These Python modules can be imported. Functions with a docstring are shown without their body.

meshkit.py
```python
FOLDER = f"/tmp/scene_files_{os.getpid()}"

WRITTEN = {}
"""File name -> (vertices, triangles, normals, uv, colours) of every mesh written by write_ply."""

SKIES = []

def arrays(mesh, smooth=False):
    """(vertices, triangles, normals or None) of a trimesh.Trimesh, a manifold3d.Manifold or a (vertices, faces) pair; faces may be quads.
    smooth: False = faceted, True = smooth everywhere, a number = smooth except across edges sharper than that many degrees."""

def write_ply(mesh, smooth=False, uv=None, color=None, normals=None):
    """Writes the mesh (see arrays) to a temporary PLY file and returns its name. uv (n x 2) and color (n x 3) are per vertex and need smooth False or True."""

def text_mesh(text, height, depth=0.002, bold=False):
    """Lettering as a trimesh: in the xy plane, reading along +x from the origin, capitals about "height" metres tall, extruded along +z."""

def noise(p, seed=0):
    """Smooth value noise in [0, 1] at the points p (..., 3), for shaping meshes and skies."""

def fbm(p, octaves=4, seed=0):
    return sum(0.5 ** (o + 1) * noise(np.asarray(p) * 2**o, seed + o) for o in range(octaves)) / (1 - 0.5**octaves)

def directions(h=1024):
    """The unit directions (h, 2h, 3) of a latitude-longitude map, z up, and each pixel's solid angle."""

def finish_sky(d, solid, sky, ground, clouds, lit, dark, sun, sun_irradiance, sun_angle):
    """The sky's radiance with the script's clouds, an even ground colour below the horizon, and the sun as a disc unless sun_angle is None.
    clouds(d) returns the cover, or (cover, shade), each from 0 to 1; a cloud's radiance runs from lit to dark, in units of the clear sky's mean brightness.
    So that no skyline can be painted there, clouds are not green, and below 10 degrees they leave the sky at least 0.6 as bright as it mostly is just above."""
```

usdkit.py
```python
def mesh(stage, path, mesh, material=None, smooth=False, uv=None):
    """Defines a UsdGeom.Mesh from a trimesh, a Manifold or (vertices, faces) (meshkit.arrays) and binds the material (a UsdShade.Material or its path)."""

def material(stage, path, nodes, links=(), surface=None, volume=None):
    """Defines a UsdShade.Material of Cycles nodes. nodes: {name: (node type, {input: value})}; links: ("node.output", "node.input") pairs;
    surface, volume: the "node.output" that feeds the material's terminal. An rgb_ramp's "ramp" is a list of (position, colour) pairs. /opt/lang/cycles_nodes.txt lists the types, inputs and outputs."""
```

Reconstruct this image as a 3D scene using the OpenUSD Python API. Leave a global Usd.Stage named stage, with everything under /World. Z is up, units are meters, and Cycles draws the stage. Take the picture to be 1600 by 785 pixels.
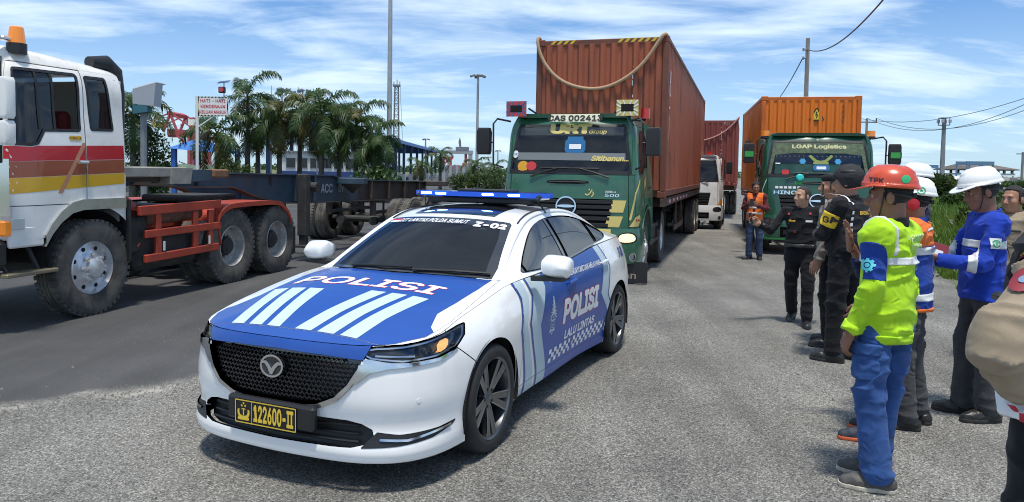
import math, random, re, glob, numpy as np, trimesh, usdkit, meshkit
import shapely
from shapely import affinity
from shapely.geometry import Polygon, MultiPolygon, box as sbox, Point, LineString
from shapely.ops import unary_union
from scipy.interpolate import CubicSpline, RectBivariateSpline, PchipInterpolator, RBFInterpolator
from scipy.spatial import Delaunay, ConvexHull
from pxr import Usd, UsdGeom, UsdLux, UsdShade, Gf, Sdf, Vt

stage = Usd.Stage.CreateInMemory()
UsdGeom.SetStageUpAxis(stage, 'Z'); UsdGeom.SetStageMetersPerUnit(stage, 1.0)
UsdGeom.Xform.Define(stage, '/World'); UsdGeom.Scope.Define(stage, '/World/Looks')
V = lambda *a: np.array(a, float)

# ------------------------------------------------------------------ camera
FPX, PITCH, ROLL, HC, CYP = 1162., .0468, .0164, 1.74, 322.2      # pixels of the 1600x785 photograph
cam = UsdGeom.Camera.Define(stage, '/World/camera')
HA = 36.0
cam.CreateHorizontalApertureAttr(HA); cam.CreateVerticalApertureAttr(HA*502/1024)
cam.CreateFocalLengthAttr(FPX/1600*HA)
cam.CreateVerticalApertureOffsetAttr((CYP-392.5)/1600*HA)
cam.CreateExposureAttr(0.68)
_c, _s, _cr, _sr = math.cos(PITCH), math.sin(PITCH), math.cos(ROLL), math.sin(ROLL)
_fw, _u0, _r0 = V(0, _c, -_s), V(0, _s, _c), V(1, 0, 0)
_rt, _up = _r0*_cr+_u0*_sr, -_r0*_sr+_u0*_cr
cam.AddTransformOp().Set(Gf.Matrix4d(*_rt, 0, *_up, 0, *(-_fw), 0, 0, 0, HC, 1))

def ray(px, py):
    u, v = (px-800)/FPX, -(py-CYP)/FPX
    r, w = u*_cr-v*_sr, u*_sr+v*_cr
    return V(r, _c+w*_s, -_s+w*_c)
def at(px, py, Y):
    d = ray(px, py); return V(0, 0, HC)+d*Y/d[1]
def ground(px, py):
    d = ray(px, py); return V(0, 0, HC)-d*HC/d[2]

# ------------------------------------------------------------------ sky and sun
SUN_EL, SUN_AZ = math.radians(76), math.radians(175)     # azimuth from +y towards +x: behind the camera
sun_dir = V(math.cos(SUN_EL)*math.sin(SUN_AZ), math.cos(SUN_EL)*math.cos(SUN_AZ), math.sin(SUN_EL))
sky_nodes = {
 'tc': ('texture_coordinate', {}),
 'sep': ('separate_xyz', {}),
 'zz': ('math', {'math_type': 'add', 'value2': .16}),
 'zc': ('math', {'math_type': 'maximum', 'value2': .02}),
 'dx': ('math', {'math_type': 'divide'}), 'dy': ('math', {'math_type': 'divide'}),
 'xyz': ('combine_xyz', {'z': 0.0}),
 'map': ('mapping', {'mapping_type': 'point', 'location': (3.1, 1.7, 0), 'rotation': (0, 0, .5), 'scale': (.62, 1.15, 1)}),
 'n1': ('noise_texture', {'scale': 1.15, 'detail': 9.0, 'roughness': .56, 'distortion': .5}),
 'map2': ('mapping', {'mapping_type': 'point', 'location': (.4, 5.7, 0), 'rotation': (0, 0, -.25), 'scale': (.35, 1.0, 1)}),
 'n2': ('noise_texture', {'scale': 3.2, 'detail': 8.0, 'roughness': .62, 'distortion': .9}),
 'mixn': ('math', {'math_type': 'multiply_add', 'value2': .42}),
 'mr': ('map_range', {'range_type': 'smoothstep', 'from_min': .545, 'from_max': .90, 'to_min': 0.0, 'to_max': .90}),
 'hz': ('map_range', {'range_type': 'smoothstep', 'from_min': .0, 'from_max': .30, 'to_min': .50, 'to_max': 0.0}),
 'mx': ('math', {'math_type': 'maximum'}),
 'sky': ('sky_texture', {'sky_type': 'single_scattering', 'sun_disc': False, 'sun_elevation': SUN_EL, 'sun_rotation': SUN_AZ, 'air_density': 1.0, 'aerosol_density': .6, 'ozone_density': 2.2}),
 'tint': ('mix_color', {'blend_type': 'multiply', 'fac': 1.0, 'b': (.31, .62, .95)}),
 'cl': ('mix_color', {'blend_type': 'mix', 'b': (5.9, 7.0, 7.9)}),
 'bg': ('background_shader', {'strength': .096}),
}
sky_links = [('tc.generated', 'sep.vector'), ('sep.z', 'zz.value1'), ('zz.value', 'zc.value1'), ('sep.x', 'dx.value1'), ('zc.value', 'dx.value2'),
 ('sep.y', 'dy.value1'), ('zc.value', 'dy.value2'), ('dx.value', 'xyz.x'), ('dy.value', 'xyz.y'), ('xyz.vector', 'map.vector'), ('map.vector', 'n1.vector'),
 ('xyz.vector', 'map2.vector'), ('map2.vector', 'n2.vector'), ('n2.fac', 'mixn.value1'), ('n1.fac', 'mixn.value3'), ('mixn.value', 'mr.value'),
 ('sep.z', 'hz.value'), ('mr.result', 'mx.value1'), ('hz.result', 'mx.value2'), ('sky.color', 'tint.a'), ('tint.result', 'cl.a'), ('mx.value', 'cl.fac'), ('cl.result', 'bg.color')]
skym = usdkit.material(stage, '/World/Looks/sky_clouds', sky_nodes, sky_links, surface='bg.background')
dome = UsdLux.DomeLight.Define(stage, '/World/sky'); UsdShade.MaterialBindingAPI.Apply(dome.GetPrim()).Bind(skym)
dome.GetPrim().SetCustomDataByKey('kind', 'structure')
sun = UsdLux.DistantLight.Define(stage, '/World/sun')
sun.CreateIntensityAttr(.70); sun.CreateAngleAttr(7.0); sun.CreateColorAttr(Gf.Vec3f(1, .95, .86)); sun.CreateNormalizeAttr(True)
_z = sun_dir; _x = np.cross(V(0, 0, 1), _z); _x /= np.linalg.norm(_x); _y = np.cross(_z, _x)
sun.AddTransformOp().Set(Gf.Matrix4d(*_x, 0, *_y, 0, *_z, 0, 0, 0, 50, 1))

# ------------------------------------------------------------------ materials
LK = {}
def mat(name, col, rough=.5, metal=0., var=.0, vs=4., bump=0., bs=60., coat=0., spec=.5, emit=0., dirt=0., dcol=(.12, .10, .08), ds=2.2, rvar=.0, stretch=None, sheen=0., ecol=None, dlo=.5, dhi=.75):
    """A principled surface: colour varied by noise, fine bump, dirt patches with a shape of their own."""
    if name in LK: return LK[name]
    n = {'g': ('geometry', {}), 'p': ('principled_bsdf', {'base_color': tuple(col), 'roughness': rough, 'metallic': metal, 'coat_weight': coat, 'coat_roughness': .03, 'specular_ior_level': spec, 'sheen_weight': sheen})}
    if emit: n['p'][1].update(emission_strength=emit, emission_color=tuple(ecol or col))
    L = []; src = 'g.position'
    if stretch:
        n['m'] = ('mapping', {'mapping_type': 'point', 'scale': stretch}); L.append(('g.position', 'm.vector')); src = 'm.vector'
    out = None
    if var:
        n['n'] = ('noise_texture', {'scale': vs, 'detail': 5., 'roughness': .6}); L.append((src, 'n.vector'))
        lo, hi = [max(0, c*(1-var)) for c in col], [min(1, c*(1+var)) for c in col]
        n['r'] = ('rgb_ramp', {'ramp': [(.25, lo), (.75, hi)]}); L += [('n.fac', 'r.fac')]; out = 'r.color'
        if rvar:
            n['rr'] = ('map_range', {'from_min': .3, 'from_max': .7, 'to_min': max(.02, rough-rvar), 'to_max': min(1, rough+rvar)}); L += [('n.fac', 'rr.value'), ('rr.result', 'p.roughness')]
    if dirt:
        n['d'] = ('noise_texture', {'scale': ds, 'detail': 8., 'roughness': .68}); L.append((src, 'd.vector'))
        n['dr'] = ('map_range', {'range_type': 'smoothstep', 'from_min': dlo, 'from_max': dhi, 'to_min': 0., 'to_max': dirt}); L.append(('d.fac', 'dr.value'))
        n['dm'] = ('mix_color', {'a': tuple(col), 'b': tuple(dcol)}); L.append(('dr.result', 'dm.fac'))
        if out: L.append((out, 'dm.a'))
        out = 'dm.result'
    if out: L.append((out, 'p.base_color'))
    if bump:
        n['bn'] = ('noise_texture', {'scale': bs, 'detail': 3., 'roughness': .6}); n['b'] = ('bump', {'strength': bump, 'distance': .01})
        L += [('g.position', 'bn.vector'), ('bn.fac', 'b.height'), ('b.normal', 'p.normal')]
    LK[name] = usdkit.material(stage, '/World/Looks/'+name, n, L, surface='p.BSDF')
    return LK[name]
def glass(name, tint=(.05, .06, .065), through=.3, rough=.02, gl=1.0):
    if name in LK: return LK[name]
    n = {'t': ('transparent_bsdf', {'color': tint}), 'd': ('diffuse_bsdf', {'color': (.012, .013, .015)}), 'm0': ('mix_closure', {'fac': 1-through}),
         'gl': ('glossy_bsdf', {'color': (gl, gl, gl), 'roughness': rough}), 'f': ('fresnel', {'IOR': 1.52}), 'm': ('mix_closure', {})}
    L = [('t.BSDF', 'm0.closure1'), ('d.BSDF', 'm0.closure2'), ('f.fac', 'm.fac'), ('m0.closure', 'm.closure1'), ('gl.BSDF', 'm.closure2')]
    LK[name] = usdkit.material(stage, '/World/Looks/'+name, n, L, surface='m.closure'); return LK[name]
def leafmat(name, col, col2, tr=.35, vs=1.5):
    n = {'g': ('geometry', {}), 'n': ('noise_texture', {'scale': vs, 'detail': 3.}), 'r': ('rgb_ramp', {'ramp': [(.3, col), (.7, col2)]}),
         'ri': ('hsv', {}), 'mr': ('map_range', {'from_min': 0., 'from_max': 1., 'to_min': .65, 'to_max': 1.35}),
         'd': ('principled_bsdf', {'roughness': .45, 'specular_ior_level': .4}), 't': ('translucent_bsdf', {}), 'm': ('mix_closure', {'fac': tr})}
    L = [('g.position', 'n.vector'), ('n.fac', 'r.fac'), ('r.color', 'ri.color'), ('g.random_per_island', 'mr.value'), ('mr.result', 'ri.value'), ('ri.color', 'd.base_color'), ('ri.color', 't.color'),
         ('d.BSDF', 'm.closure1'), ('t.BSDF', 'm.closure2')]
    LK[name] = usdkit.material(stage, '/World/Looks/'+name, n, L, surface='m.closure'); return LK[name]

# ------------------------------------------------------------------ things and parts
USED = {}
def npath(parent, name):
    k = USED.get((parent, name), 0); USED[(parent, name)] = k+1
    return f'{parent}/{name}' if k == 0 else f'{parent}/{name}_{k:03d}'
def tagp(path, label=None, cat=None, group=None, kind=None):
    p = stage.GetPrimAtPath(path)
    for k, v in (('label', label), ('category', cat), ('group', group), ('kind', kind)):
        if v: p.SetCustomDataByKey(k, v)
def thing(name, label, cat, loc=(0, 0, 0), rz=0., group=None):
    path = npath('/World', name); x = UsdGeom.Xform.Define(stage, path)
    x.AddTranslateOp().Set(Gf.Vec3d(*map(float, loc)))
    if rz: x.AddRotateZOp().Set(float(math.degrees(rz)))
    tagp(path, label, cat, group); return path
def part(parent, name, m, material, label=None, smooth=None, kind=None, **kw):
    """m: MB, trimesh, (v, f) or (v, f, n). smooth: None faceted, True, or an angle."""
    path = npath(parent, name); n = None
    if isinstance(m, MB): v, f = m.vf()
    elif isinstance(m, trimesh.Trimesh): v, f = np.asarray(m.vertices), np.asarray(m.faces)
    elif len(m) == 3: v, f, n = m
    else: v, f = m
    if smooth is not None and n is None: v, f, n = meshkit.arrays((v, f), smooth)
    M = UsdGeom.Mesh.Define(stage, path)
    M.CreatePointsAttr(Vt.Vec3fArray.FromNumpy(np.ascontiguousarray(v, dtype=np.float32)))
    f = np.asarray(f)
    M.CreateFaceVertexCountsAttr(Vt.IntArray.FromNumpy(np.full(len(f), f.shape[1], np.int32)))
    M.CreateFaceVertexIndicesAttr(Vt.IntArray.FromNumpy(np.ascontiguousarray(f, dtype=np.int32).ravel()))
    M.CreateSubdivisionSchemeAttr('none')
    if n is not None:
        M.CreateNormalsAttr(Vt.Vec3fArray.FromNumpy(np.ascontiguousarray(n, dtype=np.float32))); M.SetNormalsInterpolation('vertex')
    UsdShade.MaterialBindingAPI.Apply(M.GetPrim()).Bind(material)
    tagp(path, label, kind=kind, **kw); return path
def single(name, m, material, label=None, cat=None, group=None, kind=None, smooth=None):
    return part('/World', name, m, material, label, smooth, kind, cat=cat, group=group)

class MB:
    """Collects triangles of one mesh."""
    def __init__(s): s.v, s.f, s.n = [], [], 0
    def add(s, v, f, T=None):
        v = np.asarray(v, float); f = np.asarray(f, int)
        if f.shape[1] == 4: f = np.vstack([f[:, [0, 1, 2]], f[:, [0, 2, 3]]])
        if T is not None: v = v@np.asarray(T)[:3, :3].T+np.asarray(T)[:3, 3]
        s.v.append(v); s.f.append(f+s.n); s.n += len(v); return s
    def vf(s): return np.vstack(s.v), np.vstack(s.f)
    def mesh(s, m, T=None):
        if hasattr(m, 'to_mesh'): m = m.to_mesh(); return s.add(m.vert_properties[:, :3], m.tri_verts, T)
        return s.add(m.vertices, m.faces, T)
    def box(s, c, d, bev=0., T=None):
        h = np.array(d, float)/2; c = np.array(c, float)
        if bev <= 0:
            v = np.array([[x, y, z] for x in (-1, 1) for y in (-1, 1) for z in (-1, 1)])*h+c
            f = [[0, 1, 3, 2], [4, 6, 7, 5], [0, 4, 5, 1], [2, 3, 7, 6], [0, 2, 6, 4], [1, 5, 7, 3]]
            return s.add(v, f, T)
        b = min(bev, h.min()*.95); P = []
        for x in (-1, 1):
            for y in (-1, 1):
                for z in (-1, 1):
                    sg = V(x, y, z)
                    for k in range(3):
                        q = h-b; q = q.copy(); q[k] = h[k]; P.append(sg*q+c)
        return s.hull(P, T)
    def hull(s, P, T=None):
        P = np.array(P, float); H = ConvexHull(P); used = np.unique(H.simplices); mp = -np.ones(len(P), int); mp[used] = np.arange(len(used))
        f = mp[H.simplices]; v = P[used]; c = v.mean(0)
        nn = np.cross(v[f[:, 1]]-v[f[:, 0]], v[f[:, 2]]-v[f[:, 0]]); flip = ((v[f[:, 0]]-c)*nn).sum(1) < 0; f[flip] = f[flip][:, ::-1]
        return s.add(v, f, T)
    def cyl(s, a, b, r, n=12, r2=None, cap=True):
        return s.tube([a, b], [r, r if r2 is None else r2], n, cap)
    def tube(s, pts, r, n=8, cap=True):
        pts = np.array(pts, float); m = len(pts); r = np.full(m, r, float) if np.ndim(r) == 0 else np.asarray(r, float)
        t = np.gradient(pts, axis=0) if m > 2 else np.array([pts[1]-pts[0]]*2); t /= np.linalg.norm(t, axis=1)[:, None]
        up = V(0, 0, 1) if abs(t[0][2]) < .9 else V(1, 0, 0); ang = np.linspace(0, 2*np.pi, n, endpoint=False); R = []
        x = np.cross(up, t[0]); x /= np.linalg.norm(x)
        for i in range(m):
            x = x-t[i]*(x@t[i]); x /= np.linalg.norm(x); y = np.cross(t[i], x)
            R.append(pts[i]+r[i]*(np.cos(ang)[:, None]*x+np.sin(ang)[:, None]*y))
        v = np.vstack(R); f = []
        for i in range(m-1):
            for k in range(n):
                f.append([i*n+k, i*n+(k+1) % n, (i+1)*n+(k+1) % n, (i+1)*n+k])
        tri = [[q[0], q[1], q[2]] for q in f]+[[q[0], q[2], q[3]] for q in f]
        if cap: tri += [[0, k+1, k] for k in range(1, n-1)]+[[(m-1)*n, (m-1)*n+k, (m-1)*n+k+1] for k in range(1, n-1)]
        return s.add(v, tri)
    def rev(s, prof, T=None, n=32, closed=False):
        """Profile of (r, h) pairs turned about z."""
        prof = np.array(prof, float); m = len(prof); a = np.linspace(0, 2*np.pi, n, endpoint=False)
        v = np.stack([np.outer(prof[:, 0], np.cos(a)), np.outer(prof[:, 0], np.sin(a)), np.repeat(prof[:, 1:2], n, 1)], -1).reshape(-1, 3); f = []
        for i in range(m if closed else m-1):
            j = (i+1) % m
            for k in range(n): f.append([i*n+k, i*n+(k+1) % n, j*n+(k+1) % n, j*n+k])
        return s.add(v, f, T)
    def prism(s, poly, h, T=None):
        for g in getattr(poly, 'geoms', [poly]):
            if g.is_empty or g.area < 1e-9: continue
            m = trimesh.creation.extrude_polygon(g, h, engine='earcut'); s.mesh(m, T)
        return s
    def quadstrip(s, A, B):
        A, B = np.array(A, float), np.array(B, float); n = len(A); i = np.arange(n-1)
        return s.add(np.vstack([A, B]), np.stack([i, i+1, n+i+1, n+i], 1))
def TF(o=(0, 0, 0), x=(1, 0, 0), y=(0, 1, 0), z=None):
    """Frame matrix: columns x, y, z (unit, z = x cross y) and origin o."""
    x, y = V(*x), V(*y); x /= np.linalg.norm(x); z = np.cross(x, y) if z is None else V(*z); z = z/np.linalg.norm(z); y = np.cross(z, x)
    T = np.eye(4); T[:3, 0], T[:3, 1], T[:3, 2], T[:3, 3] = x, y, z, o; return T
def rotz(a, o=(0, 0, 0)): return TF(o, (math.cos(a), math.sin(a), 0), (-math.sin(a), math.cos(a), 0))

# --------------------------------------------- panels: a polygon in a surface's own (a, b) coordinates, mapped to 3-D
def densify(ring, h):
    c = np.array(ring.coords); out = []
    for p, q in zip(c[:-1], c[1:]):
        k = max(1, int(math.ceil(np.linalg.norm(q-p)/h))); out += [p+(q-p)*i/k for i in range(k)]
    return np.array(out)
def tri2d(poly, h):
    P = [densify(r, h*.6) for r in [poly.exterior, *poly.interiors]]; B = np.vstack(P)
    x0, y0, x1, y1 = poly.bounds; gx, gy = np.meshgrid(np.arange(x0+h*.5, x1, h), np.arange(y0+h*.5, y1, h)); gx = gx+(np.arange(gx.shape[0]) % 2)[:, None]*h*.5
    G = np.stack([gx.ravel(), gy.ravel()], 1)
    if len(G):
        ins = poly.buffer(-h*.35); G = G[shapely.contains_xy(ins, G[:, 0], G[:, 1])] if not ins.is_empty else G[:0]
    pts = np.vstack([B, G]); d = Delaunay(pts+1e-9*np.random.default_rng(1).standard_normal(pts.shape)); f = d.simplices
    c = pts[f].mean(1); f = f[shapely.contains_xy(poly.buffer(1e-7), c[:, 0], c[:, 1])]
    a = pts[f]; ar = (a[:, 1, 0]-a[:, 0, 0])*(a[:, 2, 1]-a[:, 0, 1])-(a[:, 1, 1]-a[:, 0, 1])*(a[:, 2, 0]-a[:, 0, 0])
    f = f[np.abs(ar) > 1e-10]; ar = ar[np.abs(ar) > 1e-10]; f[ar < 0] = f[ar < 0][:, ::-1]; return pts, f
def surf(P, ab, off=0., e=2e-3):
    a, b = ab[:, 0], ab[:, 1]; p = P(a, b)
    n = np.cross(P(a+e, b)-P(a-e, b), P(a, b+e)-P(a, b-e)); n /= np.maximum(np.linalg.norm(n, axis=1), 1e-12)[:, None]
    return p+n*off, n
def panel(P, poly, h=.05, off=0., flip=False, rim=0.):
    """(v, f, n): the polygon laid on surface P(a, b) at a height off above it; rim turns the edge inwards by that depth, so that it shows thickness."""
    vs, fs, ns, k = [], [], [], 0
    for g in getattr(poly, 'geoms', [poly]):
        if g.is_empty or g.area < 1e-7: continue
        ab, f = tri2d(g, h); v, n = surf(P, ab, -off if flip else off)
        if flip: n = -n; f = f[:, ::-1]
        vs.append(v); ns.append(n); fs.append(f+k); k += len(v)
        if rim:
            for r in [g.exterior, *g.interiors]:
                q = densify(r, h*.6); a, na = surf(P, q, -off if flip else off); na = -na if flip else na; b = a-na*rim; m = len(q)
                t = np.roll(a, -1, 0)-a; en = np.cross(t, na); en /= np.maximum(np.linalg.norm(en, axis=1), 1e-9)[:, None]
                i = np.arange(m); j = (i+1) % m
                vs.append(np.vstack([a, b])); ns.append(np.vstack([en, en])); fs.append(np.vstack([np.stack([i, j, m+j], 1), np.stack([i, m+j, m+i], 1)])+k); k += 2*m
    return np.vstack(vs), np.vstack(fs), np.vstack(ns)
_FONT = {}
def textpoly(text, height, bold=1, slant=0., stretch=1., center=True, serif=False):
    """Lettering as a shapely shape with capitals of the given height."""
    from PIL import Image, ImageDraw, ImageFont
    fn = glob.glob('/opt/blender-*/*/datafiles/fonts/'+('DejaVuSansMono' if serif else 'Inter')+'.woff2')[0]
    font = _FONT.setdefault(fn, ImageFont.truetype(fn, 96)); x0, y0, x1, y1 = font.getbbox(text, anchor='ls', stroke_width=2*bold)
    im = Image.new('L', (x1-x0+8, y1-y0+8)); ImageDraw.Draw(im).text((4-x0, 4-y0), text, 255, font, anchor='ls', stroke_width=2*bold)
    on = np.pad(np.asarray(im) > 127, ((0, 0), (1, 1))).astype(np.int8); rows, st = np.nonzero(np.diff(on, axis=1) == 1); en = np.nonzero(np.diff(on, axis=1) == -1)[1]
    sh = shapely.union_all(shapely.box(st, -rows-1, en, -rows)).buffer(.6).buffer(-.6).simplify(.8)
    sc = height/70.; sh = affinity.affine_transform(sh, [sc*stretch, sc*slant, 0, sc, 0, (4-y0)*sc])
    if center: b = sh.bounds; sh = affinity.translate(sh, -(b[0]+b[2])/2, -height/2)
    return sh
def flat(o, x, y):
    """Plane surface for panel(): origin o, axes x and y."""
    o, x, y = V(*o), V(*x), V(*y); x /= np.linalg.norm(x); y /= np.linalg.norm(y)
    return lambda a, b: o+np.multiply.outer(np.asarray(a), x)+np.multiply.outer(np.asarray(b), y)
def rrect(x0, y0, x1, y1, r, n=6):
    r = min(r, (x1-x0)/2-1e-4, (y1-y0)/2-1e-4); return sbox(x0+r, y0+r, x1-r, y1-r).buffer(r, quad_segs=n)
def smoothpoly(P, it=2):
    P = np.array(P, float)
    for _ in range(it): Q = np.roll(P, -1, 0); P = np.stack([P*.75+Q*.25, P*.25+Q*.75], 1).reshape(-1, 2)
    return Polygon(P)

# ------------------------------------------------------------------ ground and road
def roadmat():
    n = {'g': ('geometry', {}),
     'sep': ('separate_xyz', {}),
     'e1': ('vector_math', {'math_type': 'dot_product', 'vector2': (-.55, .83, 0)}), 'e2': ('vector_math', {'math_type': 'dot_product', 'vector2': (-.95, .30, 0)}),   # two joins of the newer asphalt
     'e1c': ('math', {'math_type': 'add', 'value2': -6.28}), 'e2c': ('math', {'math_type': 'add', 'value2': -4.15}), 'line': ('math', {'math_type': 'minimum'}),
     'wob': ('noise_texture', {'scale': .9, 'detail': 12., 'roughness': .74}), 'wob2': ('math', {'math_type': 'multiply_add', 'value2': .7}),
     'edge': ('map_range', {'range_type': 'smoothstep', 'from_min': .30, 'from_max': .62, 'to_min': 0., 'to_max': 1.}),
     'sand1': ('map_range', {'range_type': 'smoothstep', 'from_min': .16, 'from_max': .34, 'to_min': 0., 'to_max': 1.}),
     'sand2': ('map_range', {'range_type': 'smoothstep', 'from_min': .38, 'from_max': .56, 'to_min': 1., 'to_max': 0.}),
     'sandm': ('math', {'math_type': 'multiply'}), 'sandn': ('noise_texture', {'scale': 2.6, 'detail': 9., 'roughness': .7}),
     'sandr': ('map_range', {'range_type': 'smoothstep', 'from_min': .42, 'from_max': .62, 'to_min': .0, 'to_max': .85}), 'sandf': ('math', {'math_type': 'multiply'}),
     'v': ('voronoi_texture', {'scale': 120., 'randomness': 1.}), 'vr': ('rgb_ramp', {'ramp': [(0, (.062, .060, .055)), (.30, (.140, .136, .125)), (.75, (.215, .207, .188)), (1, (.40, .385, .345))]}),
     'vb': ('separate_color', {}),
     'v2': ('voronoi_texture', {'scale': 80., 'randomness': 1.}), 'vb2': ('separate_color', {}),
     'pit': ('map_range', {'range_type': 'smoothstep', 'from_min': .0, 'from_max': .12, 'to_min': .55, 'to_max': 1.}),
     'lp': ('noise_texture', {'scale': .55, 'detail': 6., 'roughness': .6}), 'lpr': ('map_range', {'from_min': .3, 'from_max': .7, 'to_min': .66, 'to_max': 1.28}),
     'oil': ('noise_texture', {'scale': 1.3, 'detail': 7., 'roughness': .65}), 'oilr': ('map_range', {'range_type': 'smoothstep', 'from_min': .58, 'from_max': .74, 'to_min': 1., 'to_max': .62}),
     'stm': ('mapping', {'mapping_type': 'point', 'rotation': (0, 0, .30), 'scale': (1.1, .07, 1)}), 'stn': ('noise_texture', {'scale': 1.6, 'detail': 6., 'roughness': .62}), 'str': ('map_range', {'from_min': .35, 'from_max': .65, 'to_min': .80, 'to_max': 1.12}), 'mulD': ('mix_color', {'blend_type': 'multiply', 'fac': 1.}),
     'mulA': ('mix_color', {'blend_type': 'multiply', 'fac': 1.}), 'mulB': ('mix_color', {'blend_type': 'multiply', 'fac': 1.}), 'mulC': ('mix_color', {'blend_type': 'multiply', 'fac': 1.}),
     'dk': ('noise_texture', {'scale': 130., 'detail': 4., 'roughness': .75}), 'dkr': ('rgb_ramp', {'ramp': [(.28, (.036, .036, .037)), (.55, (.078, .077, .077)), (.72, (.17, .168, .16))]}),
     'dkl': ('mix_color', {'blend_type': 'multiply', 'fac': .8}),
     'mixL': ('mix_color', {}), 'mixS': ('mix_color', {'b': (.40, .375, .33)}),
     'p': ('principled_bsdf', {'roughness': .82, 'specular_ior_level': .35}),
     'bh': ('math', {'math_type': 'multiply_add', 'value2': .35}), 'b': ('bump', {'strength': .8, 'distance': .007})}
    L = [('g.position', 'sep.vector'), ('g.position', 'e1.vector1'), ('g.position', 'e2.vector1'), ('e1.value', 'e1c.value1'), ('e2.value', 'e2c.value1'), ('e1c.value', 'line.value1'), ('e2c.value', 'line.value2'), ('g.position', 'wob.vector'), ('wob.fac', 'wob2.value1'), ('line.value', 'wob2.value3'),
     ('wob2.value', 'edge.value'), ('wob2.value', 'sand1.value'), ('wob2.value', 'sand2.value'), ('sand1.result', 'sandm.value1'), ('sand2.result', 'sandm.value2'),
     ('g.position', 'sandn.vector'), ('sandn.fac', 'sandr.value'), ('sandm.value', 'sandf.value1'), ('sandr.result', 'sandf.value2'),
     ('g.position', 'v.vector'), ('v.color', 'vb.color'), ('vb.r', 'vr.fac'), ('g.position', 'v2.vector'), ('v2.color', 'vb2.color'), ('vb2.r', 'pit.value'),
     ('g.position', 'lp.vector'), ('lp.fac', 'lpr.value'), ('g.position', 'oil.vector'), ('oil.fac', 'oilr.value'),
     ('vr.color', 'mulA.a'), ('pit.result', 'mulA.b'), ('mulA.result', 'mulB.a'), ('lpr.result', 'mulB.b'), ('mulB.result', 'mulC.a'), ('oilr.result', 'mulC.b'),
     ('g.position', 'dk.vector'), ('dk.fac', 'dkr.fac'), ('dkr.color', 'dkl.a'), ('lpr.result', 'dkl.b'),
     ('g.position', 'stm.vector'), ('stm.vector', 'stn.vector'), ('stn.fac', 'str.value'), ('mixS.result', 'mulD.a'), ('str.result', 'mulD.b'), ('mulC.result', 'mixL.a'), ('dkl.result', 'mixL.b'), ('edge.result', 'mixL.fac'), ('mixL.result', 'mixS.a'), ('sandf.value', 'mixS.fac'), ('mulD.result', 'p.base_color'),
     ('vb.g', 'bh.value1'), ('v.distance', 'bh.value3'), ('bh.value', 'b.height'), ('b.normal', 'p.normal')]
    return usdkit.material(stage, '/World/Looks/road_asphalt', n, L, surface='p.BSDF')
ROAD = roadmat()
gm = mat('ground_soil', (.10, .12, .05), .95, var=.4, vs=.25, bump=.6, bs=5, dirt=.8, dcol=(.16, .14, .09), ds=.6)
single('ground', (V(*[[-900, -60, -.03], [900, -60, -.03], [900, 1500, -.03], [-900, 1500, -.03]]).reshape(-1, 3), [[0, 1, 2, 3]]), gm, kind='structure')
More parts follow.
